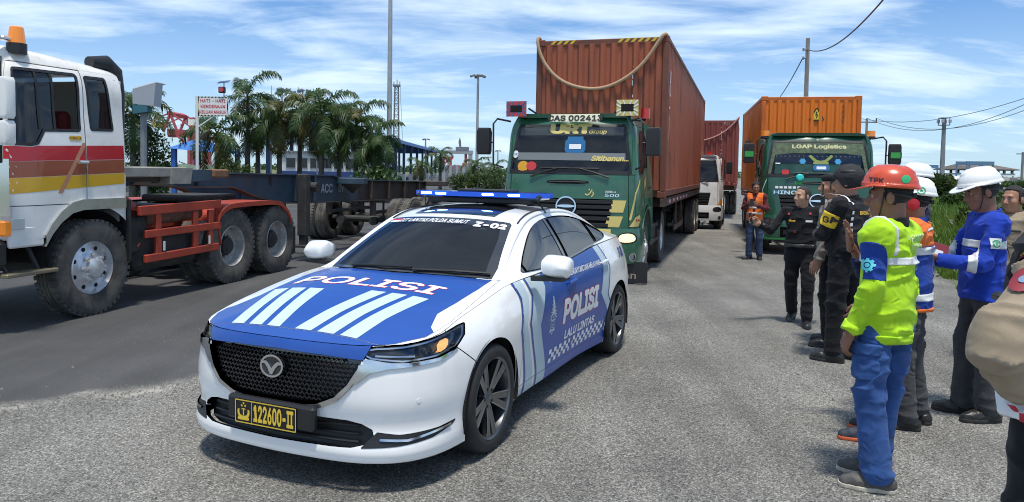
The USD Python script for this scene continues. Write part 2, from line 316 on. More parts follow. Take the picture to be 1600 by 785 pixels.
# carriageway: a wide apron running away to the right, with a ragged verge on the grass side
rng = np.random.default_rng(5)
ve = [(40, 8.2), (14, 8.9), (8.0, 9.6), (6.6, 10.4), (7.2, 12.2), (9.2, 16.5), (12, 23), (16.5, 36), (27, 66), (48, 130), (90, 260)]
ve = np.array(LineString(ve).segmentize(.35).coords); ve[:, 0] += .10*np.sin(ve[:, 1]*1.7)+rng.normal(0, .05, len(ve))
ro = np.vstack([ve, [[-60, 260], [-60, -14], [40, -14]]])
rp = Polygon(ro).buffer(0)
_m = trimesh.creation.triangulate_polygon(rp, engine='earcut')
single('road', (np.c_[_m[0], np.zeros(len(_m[0]))], _m[1]), ROAD, kind='structure')
# loose grit along the join of the two surfaces and over the near road
def grit(n, seed):
    rng = np.random.default_rng(seed); t = rng.random(n); X = np.where(t < .45, rng.uniform(-4.5, -1.2, n), rng.uniform(-4, 4.5, n)); Y = np.where(t < .45, 7.58+.66*X+rng.normal(-.12, .16, n), rng.uniform(2.6, 9, n)); s = rng.uniform(.003, .009, n)*np.where(rng.random(n) < .04, 2., 1.)
    P0 = np.c_[X, Y, s*.5]; v = np.vstack([P0+s[:, None]*(np.array(d)+rng.uniform(-.3, .3, (n, 3))) for d in ((1, 0, -.4), (-.5, .9, -.4), (-.5, -.9, -.4), (0, 0, .8))]); i = np.arange(n); return v, np.vstack([np.stack([i, i+n, i+3*n], 1), np.stack([i+n, i+2*n, i+3*n], 1), np.stack([i+2*n, i, i+3*n], 1)])
single('loose_grit', grit(4200, 4), mat('grit_stone', (.17, .165, .15), .9, var=.5, vs=60), kind='stuff')

# ================================================================== the police car
class Shell:
    """A body surface P(s, z): a plan outline C(s), set in along its inward normal by d(s, z)."""
    def __init__(sh, spts, dk_s, dk_z, dtab):
        s, u, y = np.array(spts, float).T; sh.s, sh.u, sh.y = s, u, y
        sh.cu, sh.cy = PchipInterpolator(np.r_[-s[1], s], np.r_[u[1], u]), CubicSpline(np.r_[-s[2], -s[1], s], np.r_[-y[2], -y[1], y])
        sh.d = RectBivariateSpline(dk_s, dk_z, np.array(dtab), kx=min(3, len(dk_s)-1), ky=3)
        sh.cu = CubicSpline(np.r_[-s[2], -s[1], s], np.r_[u[2], u[1], u])
    def P(sh, s, z):
        s, z = np.asarray(s, float), np.asarray(z, float); sg = np.where(s < 0, -1., 1.); a = np.abs(s)
        u, y, du, dy = sh.cu(a), sh.cy(a), sh.cu(a, 1), sh.cy(a, 1); L = np.hypot(du, dy); d = sh.d.ev(np.clip(a, 0, sh.s[-1]), z)
        u2, y2 = u+dy/L*d, y-du/L*d
        return np.stack([-u2, sg*y2, z+0*u2], -1)
    def s_u(sh, u): k = np.linspace(0, sh.s[-1], 900); return np.interp(u, sh.cu(k), k)
    def s_y(sh, y): k = np.linspace(0, 1.0, 400); return np.sign(y)*np.interp(np.abs(y), sh.cy(k), k)
def mir(poly): return affinity.scale(poly, -1, 1, origin=(0, 0))

def build_car():
    CY_, CX_ = 4.0369, -1.3008; yaw = .4109
    car = thing('police_car', 'white and blue police sedan with lit blue light bar on its roof', 'police car', (CX_, CY_, 0), math.atan2(-math.cos(yaw), -math.sin(yaw)))
    white = mat('car_white_paint', (.80, .80, .79), .22, coat=.9, spec=.5, var=.02, vs=2)
    blue = mat('car_blue_vinyl', (.012, .064, .30), .33, coat=.18, var=.10, vs=3)
    wvin = mat('white_vinyl', (.46, .57, .63), .45); black = mat('black_trim', (.012, .012, .013), .45); gloss = mat('black_gloss', (.008, .008, .009), .06, coat=1.)
    navy = mat('navy_vinyl', (.02, .06, .26), .3); wtxt = mat('white_lettering', (.80, .80, .80), .4); redv = mat('red_vinyl', (.55, .02, .03), .4)
    chrome = mat('bright_trim', (.66, .67, .69), .14, 1.); gold = mat('gold_print', (.72, .50, .05), .45); dkm = mat('wheel_metal', (.17, .175, .185), .30, .9); brightm = mat('wheel_bright', (.45, .46, .48), .22, 1.)
    rubber = mat('car_tyre_rubber', (.016, .016, .017), .75, var=.3, vs=30, bump=.2, bs=200); gap = mat('gap_black', (.004, .004, .004), .9)
    gl = glass('car_tinted_glass', (.16, .18, .20), .5, .015, .7); lens = glass('lamp_lens', (.9, .9, .9), .97, .02)
    sp = [(0, 0, 0), (.3, .014, .30), (.6, .072, .585), (.8, .185, .755), (1.0, .365, .858), (1.3, .66, .905), (1.6, .95, .920), (2.1, 1.45, .902), (2.6, 1.95, .897), (3.4, 2.75, .900), (4.0, 3.35, .907), (4.45, 3.78, .922), (4.9, 4.22, .882), (5.2, 4.50, .80), (5.4, 4.67, .69), (5.65, 4.80, .46), (6.1, 4.86, 0)]
    zk = [.14, .24, .34, .46, .58, .68, .78, .88, .98, 1.08, 1.16]
    sk = [0, .5, .85, 1.25, 1.6, 2.1, 2.6, 3.6, 4.2, 4.55, 5.2, 6.1]
    dt = [[.06, .0, .030, .012, .012, .020, .045, .11, .18, .3, .4], [.06, .0, .030, .012, .012, .022, .048, .11, .18, .3, .4], [.06, .0, .028, .012, .016, .030, .062, .12, .20, .3, .4],
          [.04, .012, .012, .006, .008, .018, .05, .115, .19, .28, .36], [.03, .012, .004, .0, .0, .006, .030, .085, .16, .25, .34], [.09, .05, .03, .018, .008, .002, .014, .045, .095, .19, .28],
          [.10, .055, .035, .024, .014, .004, .006, .024, .062, .12, .19], [.10, .055, .034, .022, .012, .004, .004, .018, .046, .09, .14], [.06, .03, .016, .006, .0, .0, .006, .02, .046, .085, .13],
          [.05, .03, .012, .002, .0, .0, .008, .024, .052, .10, .15], [.06, .03, .015, .004, .0, .004, .015, .04, .075, .13, .2], [.06, .02, .01, .0, .0, .01, .02, .05, .09, .15, .22]]
    B = Shell(sp, sk, zk, dt); P = B.P; su = B.s_u; sy = B.s_y
    zts = PchipInterpolator([0, .3, .55, .8, 1.0, 1.3, 1.6, 2.1, 2.6, 3.4, 4.0, 4.45, 4.9, 5.2, 5.65, 6.1], [.800, .799, .797, .800, .816, .872, .920, .982, .995, 1.045, 1.085, 1.10, 1.095, 1.085, 1.06, 1.055])
    def top(s0, s1, n=30): k = np.linspace(s0, s1, n); return [(a, float(zts(abs(a)))) for a in k]
    def U(pts): return [(float(su(u)), z) for u, z in pts]             # (u, z) side points -> (s, z)
    def arch(u0, r, a0=180, a1=0, n=28): return U([(u0-r*math.cos(math.radians(180-a)), .335+r*math.sin(math.radians(a))) for a in np.linspace(a0, a1, n)])
    AF, AR, RA = .95, 3.78, .372
    zb = .17
    def circ(u0, r): return Polygon(U([(u0+r*math.cos(t), .335+r*math.sin(t)) for t in np.linspace(0, 2*np.pi, 60, endpoint=False)]))
    full = Polygon(top(-6.05, 6.05, 240)+[(6.05, zb), (-6.05, zb)])
    holes = unary_union([circ(AF, RA), circ(AR, RA), mir(circ(AF, RA)), mir(circ(AR, RA))])
    head = Polygon([(.50, .768), (.60, .728), (.78, .708), (1.0, .714), (1.17, .742), (1.28, .792), (1.325, .842), (1.25, .838), (1.10, .818), (.95, .802), (.80, .792), (.62, .788)])
    heads = head.union(mir(head))
    gr = Polygon([(-.545, .722), (-.30, .738), (0, .743), (.30, .738), (.545, .722), (.535, .680), (.475, .590), (.40, .520), (.29, .474), (.15, .456), (-.15, .456), (-.29, .474), (-.40, .520), (-.475, .590), (-.535, .680)])
    intake = smoothpoly([(-.64, .335), (-.52, .395), (-.30, .40), (.30, .40), (.52, .395), (.64, .335), (.56, .262), (.3, .255), (-.3, .255), (-.56, .262)], 1)
    blade = Polygon([(.56, .262), (.64, .335), (.76, .318), (1.00, .322), (1.13, .335), (1.10, .318), (.95, .285), (.76, .270)])
    blades = blade.union(mir(blade))
    gp = .0022
    # dark structure under every joint
    under = full.difference(holes)
    part(car, 'body_frame', panel(P, under.difference(unary_union([heads.buffer(.01), gr, intake])), .09, -.012), gap)
    body = full.difference(unary_union([holes, heads.buffer(.004), gr, intake, blades]))
    L0, nose = float(su(1.44)), Polygon(top(-.60, .60, 30)+[(.555, .722), (.3, .738), (0, .743), (-.3, .738), (-.555, .722)])
    cut = 1.16
    bump = body.intersection(Polygon([(-cut, .9), (cut, .9), (cut, .74), (1.34, .62), (1.34, .1), (-1.34, .1), (-1.34, .62), (-cut, .74)])).difference(nose.buffer(.003))
    bump = bump.difference(sbox(cut-.04, .742, 2, 1).union(sbox(-2, .742, -cut+.04, 1)))
    part(car, 'front_bumper', panel(P, bump.buffer(-gp), .04, rim=.03), white)
    part(car, 'nose_panel', panel(P, nose.buffer(-gp), .04, .001, rim=.02), blue, 'blue panel over the grille')
    shut = {'fender': (1.0, L0), 'front_door': (L0, float(su(2.50))), 'rear_door': (float(su(2.50)), float(su(3.43))), 'quarter_panel': (float(su(3.43)), 5.15)}
    fslant = lambda a, b: Polygon([(a, zb), (b, zb), (b, 1.3), (a, 1.3)])
    rockers = {}
    panels = {}
    for nm, (a, b) in shut.items():
        reg = fslant(a, b)
        if nm == 'fender': reg = reg.difference(bump.buffer(gp*1.2)).difference(sbox(0, 0, 1.34, .62))
        if nm == 'rear_door': reg = Polygon([(a, zb), (su(3.30), zb), (su(3.36), .40), (b, .75), (b, 1.3), (a, 1.3)])
        if nm == 'quarter_panel': reg = Polygon([(su(3.30), zb), (su(3.36), .40), (a, .75), (a, 1.3), (b, 1.3), (b, zb)])
        pg = body.intersection(reg)
        if 'door' in nm: pg = pg.intersection(sbox(0, .268, 9, 2))
        panels[nm] = pg.buffer(-gp)
        for k in (1, -1):
            g = panels[nm] if k == 1 else mir(panels[nm]); part(car, nm, panel(P, g, .05, rim=.02), white)
    rk = body.intersection(sbox(su(AF+RA), zb, su(AR-RA), .268)).buffer(-gp)
    for k in (1, -1): part(car, 'rocker_panel', panel(P, rk if k == 1 else mir(rk), .06, rim=.02), white)
    rear = body.intersection(sbox(5.15, zb, 7, 2)).buffer(-gp)
    part(car, 'rear_bumper', panel(P, rear, .06), white); part(car, 'rear_bumper', panel(P, mir(rear), .06), white)
    # side livery
    SU = lambda pts: Polygon([(float(su(u)), z) for u, z in pts])
    lines = {'a': [(1.40, 1.02), (1.46, .872), (1.385, .668), (1.60, .17)], 'b': [(1.60, 1.02), (1.65, .87), (1.555, .69), (1.84, .17)],
             'c': [(1.87, 1.04), (1.90, .90), (1.765, .645), (2.02, .17)], 'd': [(3.17, 1.09), (3.33, .90), (3.225, .665), (3.44, .47), (3.42, .17)], 'e': [(3.31, 1.10), (3.50, .885), (3.42, .63), (3.56, .45), (3.52, .17)]}
    thick = lambda ps, w: SU([(u-w/2, z) for u, z in ps]+[(u+w/2, z) for u, z in ps[::-1]])
    allside = unary_union(list(panels.values())+[rk])
    blu = SU(lines['c']+lines['d'][::-1]).intersection(unary_union([panels['front_door'], panels['rear_door'], panels['quarter_panel'], rk]))
    stripe = unary_union([thick(lines['a'], .030), thick(lines['b'], .030), thick(lines['e'], .02)]).intersection(allside)
    pale = unary_union([SU(lines['b']+lines['c'][::-1]), SU(lines['d']+lines['e'][::-1]), SU([(u+.02, z) for u, z in lines['a']]+[(u-.06, z) for u, z in lines['b'][::-1]])]).intersection(allside)
    def sidetext(t, h, uc, zc, slant=0., stretch=1., bold=2, tilt=0.):
        g = textpoly(t, h, bold, slant, stretch); g = affinity.rotate(g, tilt, origin=(0, 0)); return affinity.translate(g, float(su(uc)), zc)
    chk = []
    for i in range(26):
        for j in range(3):
            if (i+j) % 2 == 0: chk.append(sbox(su(2.0)+i*.055, .30+j*.034-.006*0, su(2.0)+i*.055+.055, .30+(j+1)*.034))
    chk = unary_union(chk).intersection(blu.buffer(-.02))
    pol = sidetext('POLISI', .17, 2.70, .652, 0, 1.10, 3); lalu = sidetext('LALU LINTAS', .062, 2.70, .456, .22, 1.35, 2)
    sm = sidetext('MELINDUNGI, MENGAYOMI DAN MELAYANI', .042, 2.62, .935, 0, 1.0, 1); pjr = sidetext('PJR', .085, 3.97, .965, .15, 1.0, 2)
    # crest: winged shield with a wheel, built of plain outlines
    cr = []
    for k in range(6):
        cr += [affinity.translate(LineString([(0, .02), ((.018+.012*k), .115-.028*k)]).buffer(.0035), 0, 0), LineString([(0, .02), (-(.018+.012*k), .115-.028*k)]).buffer(.0035)]
    cr += [Point(0, 0).buffer(.048).difference(Point(0, 0).buffer(.040)), Point(0, 0).buffer(.02).difference(Point(0, 0).buffer(.012)), Polygon([(-.05, -.03), (.05, -.03), (.032, -.12), (0, -.15), (-.032, -.12)]).difference(Polygon([(-.042, -.038), (.042, -.038), (.026, -.115), (0, -.138), (-.026, -.115)])),
           LineString([(0, .06), (0, .14)]).buffer(.008), LineString([(-.02, -.07), (.02, -.07)]).buffer(.004), LineString([(-.02, -.09), (.02, -.09)]).buffer(.004), LineString([(-.05, -.105), (.05, -.12)]).buffer(.006), LineString([(-.05, -.12), (.05, -.105)]).buffer(.006)]
    crest = affinity.translate(affinity.scale(unary_union(cr), 1., 1.0, origin=(0, 0)), float(su(2.02)), .665)
    for k in (1, -1):
        t = (lambda g: g) if k == 1 else mir
        # lettering on the far side reads along the other direction
        tt = (lambda g, uc: g) if k == 1 else (lambda g, uc: affinity.translate(g, -2*float(su(uc)), 0))
        [part(car, 'pale_band', panel(P, t(g_), .06, .0012), wvin) for g_ in pale.geoms if g_.area > 1e-4]; [part(car, 'blue_side_vinyl', panel(P, t(g_), .06, .0016), blue) for g_ in getattr(blu, 'geoms', [blu]) if g_.area > 1e-4]; [part(car, 'edge_stripe', panel(P, t(g_), .06, .0024), navy) for g_ in stripe.geoms if g_.area > 1e-4]
        part(car, 'checker_band', panel(P, t(chk), .05, .0030), wtxt); part(car, 'side_crest', panel(P, tt(crest, 2.02), .02, .0030), wvin)
        part(car, 'side_lettering', panel(P, tt(pol, 2.70).buffer(.005), .05, .0028), redv); part(car, 'side_lettering', panel(P, tt(pol, 2.70), .03, .0040), wtxt)
        part(car, 'side_lettering', panel(P, tt(lalu, 2.70), .03, .0034), wtxt); part(car, 'side_lettering', panel(P, tt(sm, 2.60), .03, .0034), wtxt); part(car, 'side_lettering', panel(P, tt(pjr, 3.97), .03, .0030), navy)
    # hood: smooth sheet through the shell's top edge and the cowl
    ks = np.linspace(0, 2.06, 22); ed = P(ks, zts(ks)); pts, zz = [], []
    for p in ed:
        for k in ((1, -1) if p[1] > .01 else (1,)): pts.append((-p[0], k*p[1])); zz.append(p[2])
    for u, z in [(.22, .846), (.4, .890), (.6, .930), (.8, .962), (1.0, .992), (1.2, 1.018)]:
        pts.append((u, 0)); zz.append(z)
        for y, dz in ((.25, -.004), (.47, -.016)):
            for k in (1, -1): pts.append((u, k*y)); zz.append(z+dz)
    for u, y, z in [(1.27, .3, 1.018), (1.34, .5, 1.006), (1.43, .70, .992)]:
        for k in (1, -1): pts.append((u, k*y)); zz.append(z)
    rb = RBFInterpolator(np.array(pts), np.array(zz), kernel='thin_plate_spline', smoothing=1e-4)
    H = lambda u, y: np.stack([-np.asarray(u), np.asarray(y), rb(np.stack([np.asarray(u), np.asarray(y)], -1))], -1)
    cu, cyl_ = ed[:, 0]*-1, ed[:, 1]
    outer = [(u, y) for u, y in zip(cu, cyl_)]
    outline = Polygon([(u, y) for u, y in outer]+[(1.46, .80), (1.43, .72), (1.34, .5), (1.27, .3), (1.22, 0), (1.27, -.3), (1.34, -.5), (1.43, -.72), (1.46, -.80)]+[(u, -y) for u, y in outer[::-1]]).buffer(0)
    nz = [(.145, -.60), (.150, -.40), (.152, -.2), (.152, 0), (.152, .2), (.150, .40), (.145, .60)]
    hoodp = Polygon(nz+[(.20, .66), (.36, .755), (.60, .785), (.9, .770), (1.2, .745), (1.44, .715), (1.36, .5), (1.29, .3), (1.245, 0), (1.29, -.3), (1.36, -.5), (1.44, -.715), (1.2, -.745), (.9, -.770), (.60, -.785), (.36, -.755), (.20, -.66)]).buffer(0).intersection(outline)
    part(car, 'hood', panel(H, hoodp.buffer(-.003), .05, 0, flip=True, rim=.02), white)
    nosetop = Polygon([(-.05, -.60), (-.05, .60), (.144, .603)]+nz[::-1]+[(.144, -.603)]).buffer(0).intersection(outline)
    part(car, 'nose_top', panel(H, nosetop.buffer(-.001), .05, .001, flip=True, rim=.02), blue, 'blue front edge of the bonnet')
    wing = outline.difference(hoodp).difference(nosetop)
    [part(car, 'fender_top', panel(H, g_, .05, 0, flip=True), white) for g_ in getattr(wing, 'geoms', [wing]) if g_.area > 1e-3]
    blueh = Polygon([(.1, -.8), (.1, .8), (.40, .80), (.48, .72), (.64, .67), (.85, .685), (1.15, .69), (1.40, .67), (1.30, .3), (1.25, 0), (1.30, -.3), (1.40, -.67), (1.15, -.69), (.85, -.685), (.64, -.67), (.48, -.72), (.40, -.80)]).buffer(0).intersection(hoodp.buffer(-.004))
    part(car, 'hood_blue_vinyl', panel(H, blueh, .05, .0014, flip=True), blue)
    bars = []
    for y0, y1 in ((-.375, -.645), (-.245, -.50), (-.115, -.355), (.03, .10), (.185, .255), (.34, .41)):
        m_ = (y0+y1)/2
        bars.append(Polygon([(.05, y0-.005-.03), (.05, y0+.085-.03), (.42, m_+.075), (.76, y1+.115), (.76, y1), (.42, m_-.018)]) if y0 < 0 else Polygon([(.05, y0-.02), (.05, y0+.095), (.42, m_+.085), (.80, y1+.11), (.80, y1+.0), (.42, m_-.02)]))
    bars = unary_union([b.buffer(0) for b in bars]).intersection(blueh.buffer(-.004))
    [part(car, 'hood_stripe', panel(H, g_, .05, .0026, flip=True), wvin) for g_ in bars.geoms]
    ht = affinity.scale(textpoly('POLISI', .15, 1, .18, 1.5), 1, 1); b_ = ht.bounds; ht = affinity.scale(ht, 1.12/(b_[2]-b_[0]), 1, origin=(0, 0))
    ht = affinity.affine_transform(ht, [0, 1, 1, 0, .955, -.035])            # text x -> car y, text y -> u
    part(car, 'hood_lettering', panel(H, ht.buffer(.005), .05, .0024, flip=True), redv); part(car, 'hood_lettering', panel(H, ht, .03, .0036, flip=True), wtxt)
    # grille, its chrome frame, badge
    part(car, 'grille_well', panel(P, gr.buffer(.006), .05, -.05), gloss)
    cells = MB()
    for i in range(-19, 20):
        for j in range(12):
            a, z = i*.030+(j % 2)*.015, .468+j*.0245
            if gr.buffer(-.016).contains(Point(a, z)):
                q, n = surf(P, np.array([[a, z]]), -.026); x = np.cross(n[0], V(0, 0, 1)); T = TF(q[0], x, np.cross(n[0], x))
                for sg in (1, -1): cells.hull([T[:3, :3]@V(*w)+T[:3, 3] for w in [(sg*.001, -.004, .010), (sg*.0135, .009, .010), (sg*.0135, .002, .010), (sg*.001, -.012, .010), (sg*.001, -.008, -.02), (sg*.0135, .006, -.02)]])
    part(car, 'grille_mesh', cells, gloss, kind='stuff')
    frame = gr.buffer(.020, join_style=1).difference(gr.buffer(-.004)).intersection(sbox(-2, .1, 2, .700))
    fl = unary_union([frame, Polygon([(.49, .60), (.56, .70), (.56, .728), (.60, .728), (.70, .710), (.84, .702), (1.0, .708), (1.17, .736), (1.0, .692), (.84, .684), (.70, .680), (.60, .66), (.52, .60)]), Polygon([(-.49, .60), (-.56, .70), (-.56, .728), (-.60, .728), (-.70, .710), (-.84, .702), (-1.0, .708), (-1.17, .736), (-1.0, .692), (-.84, .684), (-.70, .680), (-.60, .66), (-.52, .60)])])
    part(car, 'grille_frame', panel(P, fl, .03, .012, rim=.05), chrome)
    bq, bn = surf(P, np.array([[0., .650]]), .004); T = TF(bq[0], (0, 1, 0), np.cross(bn[0], (0, 1, 0)))
    ell = lambda a, b: affinity.scale(Point(0, 0).buffer(1, quad_segs=24), a, b)
    emb = unary_union([ell(.079, .062).difference(ell(.067, .051)), Polygon([(-.072, .022), (-.040, .026), (-.018, .010), (0, -.012), (.018, .010), (.040, .026), (.072, .022), (.074, .010), (.048, .010), (.026, -.012), (.008, -.044), (-.008, -.044), (-.026, -.012), (-.048, .010), (-.074, .010)]).intersection(ell(.075, .058))])
    part(car, 'emblem_back', MB().prism(ell(.078, .061), .012, T), gloss); T2 = T.copy(); T2[:3, 3] += bn[0]*.008; part(car, 'emblem', MB().prism(emb, .014, T2), chrome)
    # lower intake, plate, blades
    part(car, 'intake_well', panel(P, intake.buffer(.006), .05, -.06), black)
    sl = MB()
    for z in (.29, .325, .36):
        q, _ = surf(P, np.stack([np.linspace(-.53, .53, 24), np.full(24, z)], 1), -.03); sl.tube(q, .008, 6)
    part(car, 'intake_slats', sl, black)
    for k in (1, -1):
        g = blade if k == 1 else mir(blade); part(car, 'bumper_blade', panel(P, g.buffer(.004), .04, .002, rim=.03), black)
        e = LineString([(k*.66, .300), (k*.80, .290), (k*1.08, .325)]).buffer(.006); part(car, 'blade_trim', panel(P, e, .03, .012, rim=.02), chrome)
    pk = MB().box((.006, .0, .398), (.05, .60, .135), .015); part(car, 'plate_mount', pk, black)
    PL = flat((.034, -.02, .383), (0, 1, 0), (0, 0, 1))
    part(car, 'number_plate', panel(PL, rrect(-.215, -.068, .215, .068, .006), .2, 0, rim=.006), mat('plate_black', (.008, .008, .008), .3))
    bd = rrect(-.212, -.065, .212, .065, .006).difference(rrect(-.206, -.059, .206, .059, .004)).union(sbox(-.098, -.06, -.094, .06))
    num = textpoly('122600-II', .085, 2, 0, .62); b_ = num.bounds; num = affinity.translate(affinity.scale(num, .275/(b_[2]-b_[0]), 1, origin=(0, 0)), .056, 0)
    star = lambda x, y: Polygon([(x+(.009 if i % 2 == 0 else .004)*math.sin(i*math.pi/5), y+(.009 if i % 2 == 0 else .004)*math.cos(i*math.pi/5)) for i in range(10)])
    sea = unary_union([Point(-.152, -.004).buffer(.043).difference(Point(-.152, .002).buffer(.030)).intersection(sbox(-1, -.06, 1, .012)), rrect(-.166, -.03, -.138, .018, .008).difference(rrect(-.162, -.026, -.142, .014, .006)), LineString([(-.152, -.02), (-.152, .01)]).buffer(.004), star(-.152, .046), star(-.164, .032), star(-.140, .032), LineString([(-.185, -.04), (-.12, -.04)]).buffer(.008)])
    part(car, 'plate_print', panel(PL, unary_union([bd, num, sea]), .2, .002), gold)
    # headlamps
    led = mat('headlamp_led', (1, .93, .82), .4, emit=5.0); warm = mat('indicator_warm', (1, .50, .16), .4, emit=.7); refl = mat('lamp_reflector', (.75, .76, .78), .2, 1.)
    for k in (1, -1):
        t = (lambda g: g) if k == 1 else mir
        hp = part(car, 'headlamp', panel(P, t(head).buffer(.005), .03, -.055), gloss)
        rimp = head.buffer(-.002).difference(head.buffer(-.010)); part(hp, 'lamp_rim', panel(P, t(rimp), .03, -.012, rim=.035), refl)
        q, n = surf(P, np.array([[k*.94, .756]]), -.034); T = TF(q[0], np.cross(V(0, 0, 1), n[0]), np.cross(n[0], np.cross(V(0, 0, 1), n[0])))
        part(hp, 'projector', MB().rev([(.001, .022), (.020, .018), (.034, .004), (.036, 0), (.040, .012), (.044, .012), (.046, 0), (.046, -.02)], T, 28), gloss)
        m = MB(); q = P(np.linspace(.62, .86, 14)*k, np.linspace(.745, .733, 14)); _, n = surf(P, np.stack([np.linspace(.62, .86, 14)*k, np.linspace(.745, .733, 14)], 1)); m.tube(q-n*.026, .010, 6); part(hp, 'light_strip', m, refl)
        bl = smoothpoly([(1.03, .728), (1.13, .750), (1.17, .806), (1.05, .792)], 1)
        part(hp, 'indicator', panel(P, t(bl), .03, -.035), warm if k == 1 else refl)
        st2 = smoothpoly([(.98, .716), (1.15, .746), (1.27, .815), (1.22, .825), (1.10, .775)], 1); part(hp, 'reflector', panel(P, t(st2), .03, -.045), refl)
        part(hp, 'lamp_cover', panel(P, t(head), .03, -.001), lens)
        q, n = surf(P, np.array([[k*.86, .50]]), .0); part(car, 'parking_sensor', MB().rev([(.011, 0), (.011, .003), (.001, .003)], TF(q[0], np.cross(V(0, 0, 1), n[0]), V(0, 0, 1)), 16), white)
    # greenhouse
    tk = np.arange(11.)
    R = np.array([(1.42, .715, .990), (1.62, .668, 1.105), (1.85, .622, 1.225), (2.08, .588, 1.325), (2.32, .568, 1.385), (2.65, .560, 1.408), (3.0, .560, 1.402), (3.3, .566, 1.366), (3.6, .582, 1.290), (3.9, .610, 1.190), (4.12, .640, 1.118)])
    K = np.array([(1.24, 0, 1.022), (1.47, 0, 1.138), (1.72, 0, 1.262), (1.97, 0, 1.366), (2.25, 0, 1.428), (2.65, 0, 1.452), (3.05, 0, 1.442), (3.40, 0, 1.394), (3.74, 0, 1.300), (4.05, 0, 1.185), (4.28, 0, 1.112)])
    Rc, Kc = CubicSpline(tk, R), CubicSpline(tk, K)
    def G(t, v):
        t, v = np.asarray(t, float), np.asarray(v, float); r, k = Rc(t), Kc(t); a = np.abs(v)
        return np.stack([-(k[..., 0]+(r[..., 0]-k[..., 0])*a**2), r[..., 1]*v, k[..., 2]+(r[..., 2]-k[..., 2])*a**2.3], -1)
    ws = Polygon([(.03, -.93), (.03, .93), (.6, .955), (2.0, .93), (2.9, .90), (3.02, .86), (3.02, -.86), (2.9, -.90), (2.0, -.93), (.6, -.955)])
    part(car, 'windscreen', panel(G, ws, .12, .001, flip=True), gl)
    band = ws.difference(Polygon([(.16, -.86), (.16, .86), (2.0, .845), (2.55, .80), (2.60, .70), (2.60, -.70), (2.55, -.80), (2.0, -.845)]))
    part(car, 'screen_border', panel(G, band, .1, .003, flip=True), gloss)
    roofp = Polygon([(3.05, -1), (3.05, 1), (7.1, 1), (7.1, -1)]); part(car, 'roof', panel(G, roofp, .15, flip=True), white)
    part(car, 'sunroof', panel(G, Polygon([(3.35, -.62), (3.35, .62), (5.0, .66), (5.0, -.66)]), .15, .004, flip=True), gloss)
    part(car, 'rear_window', panel(G, Polygon([(7.15, -.9), (7.15, .9), (9.6, .88), (9.6, -.88)]), .15, .001, flip=True), gl)
    part(car, 'screen_pillars', panel(G, unary_union([sbox(0, .80, 11, 1), sbox(0, -1, 11, -.80)]).intersection(sbox(0, -1, 10, 1)).difference(unary_union([ws.buffer(.001), roofp, sbox(7.15, -.89, 9.6, .89)])), .1, flip=True), white)
    part(car, 'body_frame', panel(G, sbox(7.05, -1, 10, 1).difference(sbox(7.2, -.85, 9.5, .85)), .15, -.002, flip=True), white)
    tp = [textpoly('DIT LANTAS POLDA SUMUT', .055, 1, .2, 1.12), textpoly('Z-02', .068, 3, 0, 1.3)]
    def scr(g, t0, v0, kt, kv): return affinity.affine_transform(g, [0, kt, kv, 0, t0, v0])
    part(car, 'screen_lettering', panel(G, scr(tp[0], 2.76, -.16, 4.0, .92), .03, .005, flip=True), wtxt); part(car, 'screen_lettering', panel(G, scr(tp[1], 2.68, .66, 4.0, 1.3), .03, .005, flip=True), wtxt)
    part(car, 'flag_sticker', panel(G, sbox(2.76, -.86, 2.88, -.70), .05, .005, flip=True), redv); part(car, 'flag_sticker', panel(G, sbox(2.64, -.86, 2.76, -.70), .05, .005, flip=True), wtxt)
    # sides of the greenhouse
    uk = np.linspace(1.40, 4.14, 60); bs_ = su(uk); bp = P(bs_, zts(bs_)); tt = np.linspace(0, 10, 300); rr = Rc(tt)
    yb, zbt = PchipInterpolator(uk, bp[:, 1]), PchipInterpolator(uk, bp[:, 2]); yr, zr = PchipInterpolator(rr[:, 0], rr[:, 1]), PchipInterpolator(rr[:, 0], rr[:, 2])
    def S(a, w):                                  # a = distance from the nose, w from 0 (belt) to 1 (rail)
        a, w = np.asarray(a, float), np.asarray(w, float); y = yb(a)*(1-np.abs(w))+yr(a)*np.abs(w)+.030*np.abs(w)*(1-np.abs(w))*2; z = zbt(a)*(1-np.abs(w))+zr(a)*np.abs(w)
        return np.stack([-a, np.where(w < 0, -1, 1)*y, z], -1)
    wz = lambda u, z: (u, float((z-zbt(u))/max(1e-6, zr(u)-zbt(u))))
    dlo = smoothpoly([wz(1.60, 1.012), wz(1.73, 1.085), wz(1.9, 1.172), wz(2.1, 1.270), wz(2.35, 1.338), wz(2.65, 1.362), wz(3.0, 1.355), wz(3.3, 1.316), wz(3.55, 1.262), wz(3.74, 1.196), wz(3.70, 1.125), wz(3.3, 1.098), wz(2.6, 1.045), wz(2.0, 1.008)], 2)
    side = sbox(1.42, .0, 4.12, 1.0)
    bpil = lambda u0, u1, w: Polygon([(u0, -1), (u0+w, -1), (u1+w, 1.2), (u1, 1.2)])
    pil = unary_union([bpil(2.36, 2.50, .10), bpil(3.20, 3.40, .06), sbox(1.42, -.1, 1.72, .5)]).intersection(dlo)
    for k in (1, -1):
        t = (lambda g: g) if k == 1 else (lambda g: affinity.scale(g, 1, -1, origin=(0, 0)))
        part(car, 'side_pillars', panel(S, t(side.difference(dlo)), .07, 0, flip=True), white)
        part(car, 'window_trim', panel(S, t(dlo.difference(dlo.buffer(-.022)).union(pil)), .06, .003, flip=True, rim=.01), gloss)
        wn = dlo.buffer(-.015).difference(pil)
        for g in sorted(getattr(wn, 'geoms', [wn]), key=lambda g: g.bounds[0]):
            if g.area > .01: part(car, 'side_window', panel(S, t(g), .07, -.003, flip=True), glass('car_side_glass', (.14, .17, .20), .45, .02, .22))
